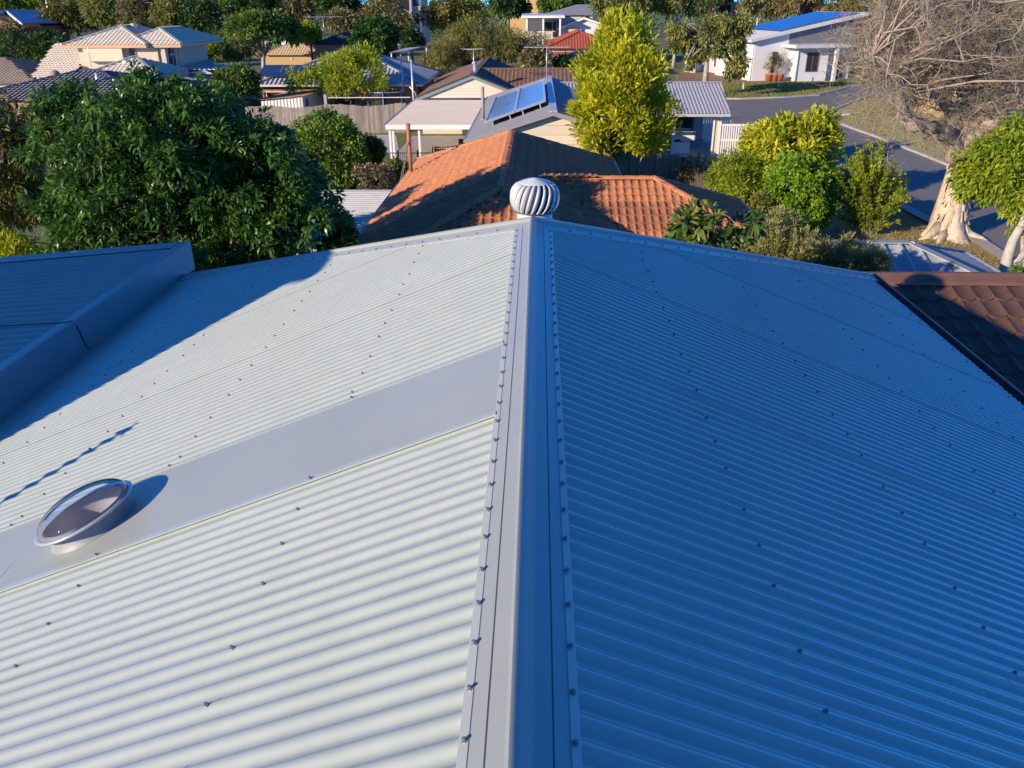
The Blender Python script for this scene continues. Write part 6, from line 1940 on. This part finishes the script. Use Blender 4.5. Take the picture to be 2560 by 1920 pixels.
m.tube([Vector((q0.x, 24, 0)), q0, at_y(2512, 680, 24), q1, at_y(2533, 600, 24), q2, at_y(2575, 510, 24)], [.24, .19, .17, .155, .13, .11, .08], 12); m.tube([q1 - Zv * .15, at_y(2545, 650, 24.1), q3], [.10, .11, .08], 9)
m.build('trunk', mat('smooth_pale_bark', (.50, .47, .42), r=.8, c2=(.34, .31, .27), scale=7, mix=.6, bump=.3, bscale=20), st2)
V, F, t, *_ = leaf_cloud(np.array([list(at_y(2590, 520, 24)), list(at_y(2620, 580, 24))]), np.array([.7, .6]), 700, .18, .07, rng, droop=.4)
cloud_obj('crown', V, F, t, ygreen_m, st2)

# --- behind the houses
tree('yellow_bush_tree', 'feathery yellow green tree in front of the silver roof', 'tree', (790, 118, 990, 240), 67, ygreen_m, 9000, (.40, .10), k=80, size=.26, droop=-.1, r0=.12, trunk=bark_dark, shell=.45, nl=26, extra=[((705, 165, 830, 235), 40), ((800, 190, 840, 268), 16), ((780, 210, 900, 250), 20)], base_px=860)
tree('dark_garden_tree', 'dark green conical garden tree above the mango crown', 'tree', (542, 160, 652, 260), 64, mid_m, 6000, (.34, .14), k=70, size=.24, r0=.15, tintbias=-.1)
tree('umbrella_tree', 'spreading umbrella shaped tree with pale branching trunk', 'tree', (545, 32, 762, 135), 98, mid_m, 12000, (.55, .25), k=110, size=.32, flat=.3, low=-.35, trunk=bark_pale, r0=.30, nl=26, base_px=655, fork=.1, extra=[((540, 60, 620, 165), 30)], tintbias=.05)
tree('yellow_acacia', 'small yellow flowering acacia right of the umbrella tree', 'tree', (742, 55, 808, 115), 104, gold_m, 2600, (.5, .2), k=30, size=.35, r0=.15, tintbias=-.1)
tree('round_dark_tree', 'round deep green tree beyond the feathery yellow tree', 'tree', (872, 50, 1000, 150), 93, leaf_mat('deep_green', (0.019, 0.063, 0.016), (0.047, 0.134, 0.027), (0.110, 0.221, 0.041)), 9000, (.42, .22), k=80, size=.26, shell=.7, r0=.2, lumps=.08)
tree('grey_olive_tree', 'greyish olive tree in front of the cream apartments', 'tree', (893, -10, 1035, 120), 125, greyg_m, 7000, (.6, .2), k=80, size=.26, r0=.25, tintbias=-.1)
tree('olive_street_tree', 'olive green tree with white limbs right of the apartments', 'tree', (1045, -8, 1225, 90), 132, olive_m, 8000, (.6, .28), k=80, size=.28, trunk=bark_pale, r0=.25, nl=14, tintbias=.0)
tree('wattle_tree', 'wide low grey green wattle spreading over the brown tiled roof', 'tree', (1030, 55, 1400, 190), 84, leaf_mat('wattle_leaf', (0.132, 0.142, 0.032), (0.246, 0.246, 0.056), (0.378, 0.340, 0.089)), 22000, (.42, .06), k=150, size=.3, shell=.4, droop=.35, flat=.25, trunk=bark_dark, r0=.24, nl=40, base_px=1222, fork=.25, low=-.6, depth=.6, extra=[((1010, 130, 1160, 200), 40)])
tree('dark_fig_tree', 'very dark tree at the top centre by the mustard building', 'tree', (1215, -30, 1330, 48), 150, dark_m, 6000, (.7, .35), k=60, size=.3, r0=.3)
tree('leafless_gnarled_tree', 'pale gnarled tree above the white gable house', 'tree', (1330, -25, 1500, 42), 145, mid_m, 4500, (.7, .3), k=60, size=.28, trunk=bark_pale, r0=.3, nl=24, shell=.4)
# gum tree: separate tufts of foliage on pale limbs
rng = np.random.default_rng(31)
GYD = 85.0
gsc = Vector(ray(1770, 110) * GYD).dot(Vector(AX_F)) / F_PX
gb_ = at_y(1763, 200, GYD)
root = thing('gum_tree', 'tall gum tree with separate leaf tufts in front of the white house', 'tree', (gb_.x, GYD, 0))
P, S = [], []
for bx in ((1668, 55, 1760, 130), (1720, 30, 1830, 110), (1790, 25, 1872, 120), (1700, 90, 1790, 160), (1770, 100, 1830, 150), (1812, 130, 1872, 205), (1708, 130, 1742, 175), (1690, 50, 1720, 90), (1830, 90, 1868, 150)):
    c = at_y((bx[0] + bx[2]) / 2, (bx[1] + bx[3]) / 2, GYD + rng.uniform(-1.5, 1.5)); a, b = crown_clumps(c, ((bx[2] - bx[0]) / 2 * gsc, (bx[2] - bx[0]) / 2 * gsc, (bx[3] - bx[1]) / 2 * gsc), 16, rng, .4, .36, -1, .15)
    P.append(a); S.append(b)
P, S = np.concatenate(P), np.concatenate(S)
V, F, t, *_ = leaf_cloud(P, S, 13000, .46, .14, rng, droop=.5, tint=np.clip(.5 + rng.normal(size=len(P)) * .2, 0, 1))
cloud_obj('crown', V, F, t, gum_m, root)
mb = MB()
tp0 = at_y(1768, 130, GYD)
mb.tube([Vector((gb_.x, GYD, 0)), at_y(1766, 170, GYD), tp0, at_y(1752, 75, GYD)], [.30, .24, .19, .10], 8)
for i in range(0, len(P), 5):
    q = Vector(P[i]); s = tp0.lerp(at_y(1752, 75, GYD), random.random()); mb.tube([s, s.lerp(q, .5) + Zv * .4, q], [.11, .07, .03], 5)
mb.build('trunk', bark_pale, root)

# left backdrop: tall eucalypts, dark shaded trees, top edge trees
spec = [((-60, 60, 120, 190), 100, dark_m, 'dark shaded trees beside the blue roofed house', 5000), ((60, 70, 190, 190), 96, dark_m, 'almost black tree left of the cream house', 5000),
        ((-40, -30, 60, 30), 140, mid_m, 'dark tree in the extreme upper left corner', 2500), ((30, -30, 130, 26), 142, ygreen_m, 'sunlit yellow green tree behind the blue roof', 2600),
        ((110, -20, 260, 90), 124, olive_m, 'olive gum tree right of the blue roof', 5200), ((200, -45, 330, 85), 118, gum_m, 'feathery gum tree above the cream house', 5200),
        ((290, -40, 420, 95), 112, greyg_m, 'tall grey green gum behind the cream house ridge', 5600), ((380, -30, 500, 100), 108, gum_m, 'streaky pale limbed gum right of the cream house', 5600),
        ((455, -10, 560, 120), 106, dark_m, 'dark evergreen between the gum and the umbrella tree', 4600), ((490, -40, 640, 60), 135, mid_m, 'mid green tree above the umbrella tree', 4600),
        ((600, -30, 720, 45), 150, dark_m, 'dark green tree at the top behind the umbrella tree', 4000), ((700, -20, 800, 70), 140, greyg_m, 'dusty grey tree right of the umbrella crown', 3500),
        ((790, -30, 905, 55), 138, dark_m, 'dark crowned tree left of the grey olive tree', 5000), ((800, 25, 900, 85), 118, greyg_m, 'pale grey shrubs behind the near black roof', 3600),
        ((1000, 70, 1060, 125), 115, dark_m, 'small dark trees under the apartment block', 2600), ((470, 100, 560, 160), 90, ygreen_m, 'yellow green shrubs right of the cream house', 3600),
        ((1840, -40, 1960, 45), 150, greyg_m, 'dry grey tree above the solar array', 3600), ((1930, -40, 2080, 50), 146, dry_m, 'dry brown bushy tree above the white house', 4200),
        ((2060, -40, 2200, 110), 128, olive_m, 'olive tree behind the bare tree, left part', 5200), ((2170, -40, 2330, 150), 105, mid_m, 'mid green tree behind the middle of the bare tree', 6000),
        ((2300, -40, 2460, 160), 92, olive_m, 'olive green tree behind the right part of the bare tree', 6000), ((2430, -40, 2640, 200), 84, mid_m, 'green tree at the upper right corner', 6500),
        ((2330, 110, 2480, 250), 76, greyg_m, 'grey green shrubs behind the stone wall', 4500), ((2090, 100, 2200, 190), 118, greyg_m, 'grey bushes beside the white house porch', 3000),
        ((1470, -30, 1640, 62), 119, gum_m, 'tall gum behind the top of the golden conifer', 5200), ((1590, -40, 1800, 55), 122, gum_m, 'spreading gum above the tufted gum tree', 5600),
        ((1500, -40, 1700, 30), 160, dark_m, 'dark tree behind the top of the golden conifer', 4000), ((1690, -40, 1850, 20), 165, olive_m, 'olive tree at the top above the gum tree', 3500),
        ((1375, 140, 1440, 180), 86, mid_m, 'green shrubs beside the gazebo', 2200), ((560, 100, 640, 150), 92, gum_m, 'scrubby gum under the umbrella tree', 2600),
        ((-140, 100, 60, 210), 88, mid_m, 'shaded tree at the left edge below the blue roof', 3600), ((1300, 120, 1375, 178), 80, greyg_m, 'low grey green bush at the right side of the wattle', 2400)]
for bx, y_, m_, lab, n_ in spec:
    tree('tree', lab, 'tree', bx, y_, m_, n_, (.55 * y_ / 110, .20 * y_ / 110), k=60, size=.28, shell=.45, r0=.22, trunk=bark_pale if m_ in (gum_m, greyg_m) else bark_grey, nl=12, group='trees behind the houses')
# far woodland closing the view, too far to count
rng = np.random.default_rng(77)
k = 420
P = np.stack([rng.uniform(-210, 200, k), rng.uniform(195, 300, k), rng.uniform(1, 15, k)], 1)
V, F, t, *_ = leaf_cloud(P, rng.uniform(3, 6, k), 26000, 1.5, .7, rng, tint=np.clip(rng.normal(size=k) * .25 + .45, 0, 1))
wd = thing('far_woodland', None, None, (0, 240, 0)); 
o = cloud_obj('woodland', V, F, t, mid_m, wd); o.parent = None; o.location = WL[wd.name]; bpy.data.objects.remove(wd); prop(o, 'distant mixed woodland closing the view behind the suburb', 'woodland', kind='stuff')

# ------------------------------------------------------------------ the big bare paperbark
rng = np.random.default_rng(9)
paper = mat('paperbark', (0.56, 0.46, 0.34), r=0.9, c2=(0.36, 0.27, 0.19), scale=3.0, mix=0.85, c3=(0.68, 0.60, 0.49), scale3=7, mix3=0.6, bump=1.0, bscale=9, stretch=(1, 1, .35))
twig_mat = mat('dry_twig', (0.42, 0.345, 0.265), r=0.9, c2=(0.29, 0.235, 0.18), scale=.8, mix=.8)
TY = 32.9
tb_ = at_z(2372, 592, 0)
pt = thing('paperbark_tree', 'huge bare paperbark tree with pale flaky trunk and dense twigs at right', 'tree', (tb_.x, tb_.y, 0))
def tp2(px, py, dy=0.0): return at_y(px, py, TY + dy)
# fluted trunk
m = MB(); V = []; NS = 28
spine = [(Vector((tb_.x, tb_.y, -.05)), 0.95), (tp2(2371, 572), .74), (tp2(2377, 545), .61), (tp2(2388, 490), .52), (tp2(2398, 440), .46), (tp2(2406, 400), .43), (tp2(2410, 372), .41)]
for j, (c, r_) in enumerate(spine):
    for k in range(NS):
        a = 2 * math.pi * k / NS
        fl_ = 1 + .11 * math.sin(3 * a + j * .25) + .07 * math.sin(7 * a + j * .5) + .05 * math.sin(13 * a - j * .8) + rng.normal() * .025 + (.26 * math.sin(4 * a + .8) if j == 0 else .14 * math.sin(4 * a + .8) if j == 1 else 0)
        V.append(c + Vector((math.cos(a) * r_ * fl_, math.sin(a) * r_ * fl_, 0)))
m.add(V, [(j * NS + k, j * NS + (k + 1) % NS, (j + 1) * NS + (k + 1) % NS, (j + 1) * NS + k) for j in range(len(spine) - 1) for k in range(NS)], 0, True)
for pts, rr_ in (([tp2(2390, 560, -.3), at_z(2420, 588, .12), at_z(2455, 600, .06), at_z(2480, 612, .0)], [.30, .22, .14, .05]), ([tp2(2350, 565, -.2), at_z(2318, 594, .05), at_z(2296, 602, -.02)], [.26, .15, .05]), ([tp2(2362, 580, -.4), at_z(2348, 604, .0), at_z(2340, 614, -.04)], [.22, .11, .04])):
    m.tube(pts, rr_, 9)
m.build('trunk', paper, pt)
# strips of loose bark
bk = MB()
for i in range(90):
    j = rng.integers(1, len(spine) - 1); c, r_ = spine[j]; c2, r2 = spine[j + 1]; f_ = rng.random(); cc = c.lerp(c2, f_); rr_ = (r_ + (r2 - r_) * f_) * 1.03
    a = rng.uniform(math.pi, 2 * math.pi); e = Vector((math.cos(a), math.sin(a), 0)); tt = Vector((-e.y, e.x, 0)); h_ = rng.uniform(.15, .5); w_ = rng.uniform(.04, .10)
    b_ = cc + e * rr_
    bk.add([b_ - tt * w_, b_ + tt * w_, b_ + tt * w_ * .5 + e * rng.uniform(.05, .16) - Zv * h_, b_ - tt * w_ * .6 + e * rng.uniform(.05, .16) - Zv * h_ * .9], [(0, 1, 2, 3)])
bk.build('bark_strip', paper, pt, kind='stuff')
limb_mb, twig_mb = MB(), MB()
tips = []
def limb(pts, r0, r1):
    fine, rad = [], []
    n_ = len(pts)
    for i in range(n_ - 1):
        for k in range(4):
            f_ = k / 4; p_ = pts[i].lerp(pts[i + 1], f_)
            r_ = r0 + (r1 - r0) * (i + f_) / (n_ - 1)
            fine.append(p_ + Vector(rng.normal(size=3) * r_ * (.22 if i + k else 0))); rad.append(r_ * rng.uniform(.82, 1.16))
    fine.append(pts[-1]); rad.append(r1)
    limb_mb.tube(fine, rad, 10)
    for a_, b_ in zip(pts[:-1], pts[1:]):
        L_ = (b_ - a_).length
        for k in range(max(1, int(L_ / .5))): tips.append((a_.lerp(b_, rng.random()), (b_ - a_).normalized(), r1))
top = tp2(2408, 376)
limb([tp2(2396, 400), tp2(2372, 335, -.3), tp2(2330, 318, -.6), tp2(2280, 306, -.9), tp2(2256, 285, -1.0), tp2(2250, 240, -1.0), tp2(2254, 190, -.9), tp2(2240, 140, -.6)], .34, .13)
limb([top, tp2(2385, 320, .2), tp2(2370, 265, .3), tp2(2330, 225, .4), tp2(2290, 200, .8), tp2(2230, 150, 1.2)], .30, .10)
limb([top, tp2(2422, 320), tp2(2420, 250, .2), tp2(2412, 190, .3), tp2(2422, 120, .3), tp2(2405, 60, .4), tp2(2415, -30, .5)], .40, .16)
limb([top, tp2(2450, 320, -.3), tp2(2490, 300, -.6), tp2(2545, 280, -.8), tp2(2620, 262, -1)], .34, .16)
limb([tp2(2445, 325, -.3), tp2(2500, 250, 0), tp2(2530, 190, .2), tp2(2550, 110, .4), tp2(2600, 20, .6)], .28, .12)
limb([tp2(2420, 250, .2), tp2(2470, 190, .9), tp2(2500, 110, 1.4), tp2(2490, 20, 1.8)], .22, .09)
limb([tp2(2254, 200, -.9), tp2(2200, 160, -1.2), tp2(2160, 120, -1.2)], .12, .05)
limb([tp2(2412, 190, .3), tp2(2340, 120, 1.0), tp2(2300, 40, 1.2), tp2(2280, -30, 1.4)], .2, .08)
limb([tp2(2290, 200, .8), tp2(2200, 200, .6), tp2(2140, 190, .4)], .1, .04)
limb_mb.build('limb', mat('paper_limb', (.48, .40, .31), r=.9, c2=(.28, .225, .17), scale=4, mix=.8, bump=.7, bscale=12), pt)
NTW = [0]
def grow(p, d, L_, r_, depth):
    n_ = 3; pts = [p]; q = p; dd = d.copy()
    for i in range(n_):
        dd = (dd + Vector(rng.normal(size=3) * .38) + Vector((0, 0, .03))).normalized(); q = q + dd * (L_ / n_); pts.append(q)
    twig_mb.tube(pts, [r_, r_ * .8, r_ * .6, r_ * .35], 3 if depth < 2 else 4, cap=False)
    NTW[0] += 1
    if depth > 0:
        for k in range(3 if depth > 1 else 4):
            b_ = pts[1 + int(rng.integers(0, n_))]
            nd = (dd * .5 + Vector(rng.normal(size=3) * .75)).normalized()
            grow(b_, nd, L_ * rng.uniform(.55, .8), r_ * .55, depth - 1)
rng.shuffle(tips) if False else None
for p_, d_, r_ in tips:
    side = Vector(rng.normal(size=3)); side = (side - d_ * side.dot(d_)).normalized()
    for _ in range(3 if p_.z > 5.2 else 1):
        side = Vector(rng.normal(size=3)); side = (side - d_ * side.dot(d_) * .5).normalized()
        grow(p_, (side + Vector((0, 0, .25))).normalized(), rng.uniform(.9, 2.0), .030, 3)
# finer branches reaching out to fill the crown, each grown from the nearest limb
cc = [((2190, 30, 2330, 235), 40), ((2260, -60, 2470, 120), 38), ((2300, 60, 2480, 230), 30), ((2420, -60, 2640, 240), 46), ((2140, 80, 2220, 190), 9), ((2460, 180, 2640, 330), 24)]
lp = np.array([list(t[0]) for t in tips])
for bx, kk in cc:
    for _ in range(kk):
        q = at_y(rng.uniform(bx[0], bx[2]), rng.uniform(bx[1], bx[3]), TY + rng.normal() * 1.5)
        j = int(np.argmin(((lp - np.array(q)) ** 2).sum(1))); s = Vector(lp[j])
        dv = q - s
        if dv.length < .2: continue
        mid_ = s.lerp(q, .5) + Vector(rng.normal(size=3) * .12 * dv.length)
        twig_mb.tube([s, mid_, q], [.05, .036, .025], 4, cap=False)
        for _k in range(3): grow(q, (dv.normalized() * .6 + Vector(rng.normal(size=3) * .7)).normalized(), rng.uniform(.8, 1.6), .023, 3)
twig_mb.build('twig', twig_mat, pt, kind='stuff')
V = np.array([list(v) for v in twig_mb.v]); cs = V[rng.choice(len(V), 1600, replace=False)]
VV, F, t, *_ = leaf_cloud(cs, np.full(len(cs), .35), 20000, .26, .020, rng, out=.8, droop=-.1)
cloud_obj('twiglet', VV, F, t, dry_m, pt)
print('twigs', NTW[0], len(twig_mb.f), 'tips', len(tips))
# a low drooping bare branch over the road in front

# ------------------------------------------------------------------ grass blades and leaf litter on the verges
rng = np.random.default_rng(21)
def grass_patch(name, label, area, n, h, m_, w=.03):
    """blades scattered over a polygon on the ground"""
    pts = np.array(area); lo, hi = pts.min(0), pts.max(0)
    q = rng.uniform(lo, hi, (n * 4, 2)); ins = np.zeros(len(q), bool); j = len(pts) - 1
    for i in range(len(pts)):
        c = ((pts[i, 1] > q[:, 1]) != (pts[j, 1] > q[:, 1])) & (q[:, 0] < (pts[j, 0] - pts[i, 0]) * (q[:, 1] - pts[i, 1]) / (pts[j, 1] - pts[i, 1] + 1e-9) + pts[i, 0]); ins ^= c; j = i
    q = q[ins][:n]; k = len(q)
    c3 = np.concatenate([q, np.zeros((k, 1))], 1)
    V, F, t, *_ = leaf_cloud(c3, np.full(k, .05), k * 3, h, w, rng, droop=-1.2, out=.5, tint=rng.random(k))
    V[:, 2] = np.maximum(V[:, 2], .012)
    me = grid_mesh(name, V, F, m_); at = me.attributes.new('tint', 'FLOAT', 'FACE'); at.data.foreach_set('value', t.astype(np.float32))
    return prop(link(name, me, None, (0, 0, 0)), label, 'grass', kind='stuff')
straw = leaf_mat('straw_grass', (.20, .22, .05), (.36, .32, .09), (.52, .42, .20))
turf = leaf_mat('turf_grass', (.14, .19, .03), (.24, .27, .045), (.36, .33, .08))
grass_patch('grass', 'dry grass on the corner island', isl, 7000, .16, straw, .035)
grass_patch('grass', 'mown grass in front of the white house', [gz(1690, 238), gz(1850, 246), gz(1960, 242), gz(2050, 236), gz(2110, 222), gz(2150, 207), gz(1960, 208), gz(1700, 210)], 4500, .16, turf, .05)
grass_patch('grass', 'patchy grass around the foot of the big bare tree', [gz(2300, 555), gz(2420, 618), gz(2520, 664), gz(2560, 720), gz(2300, 720), gz(2050, 640), gz(2130, 490)], 4500, .10, straw, .02)
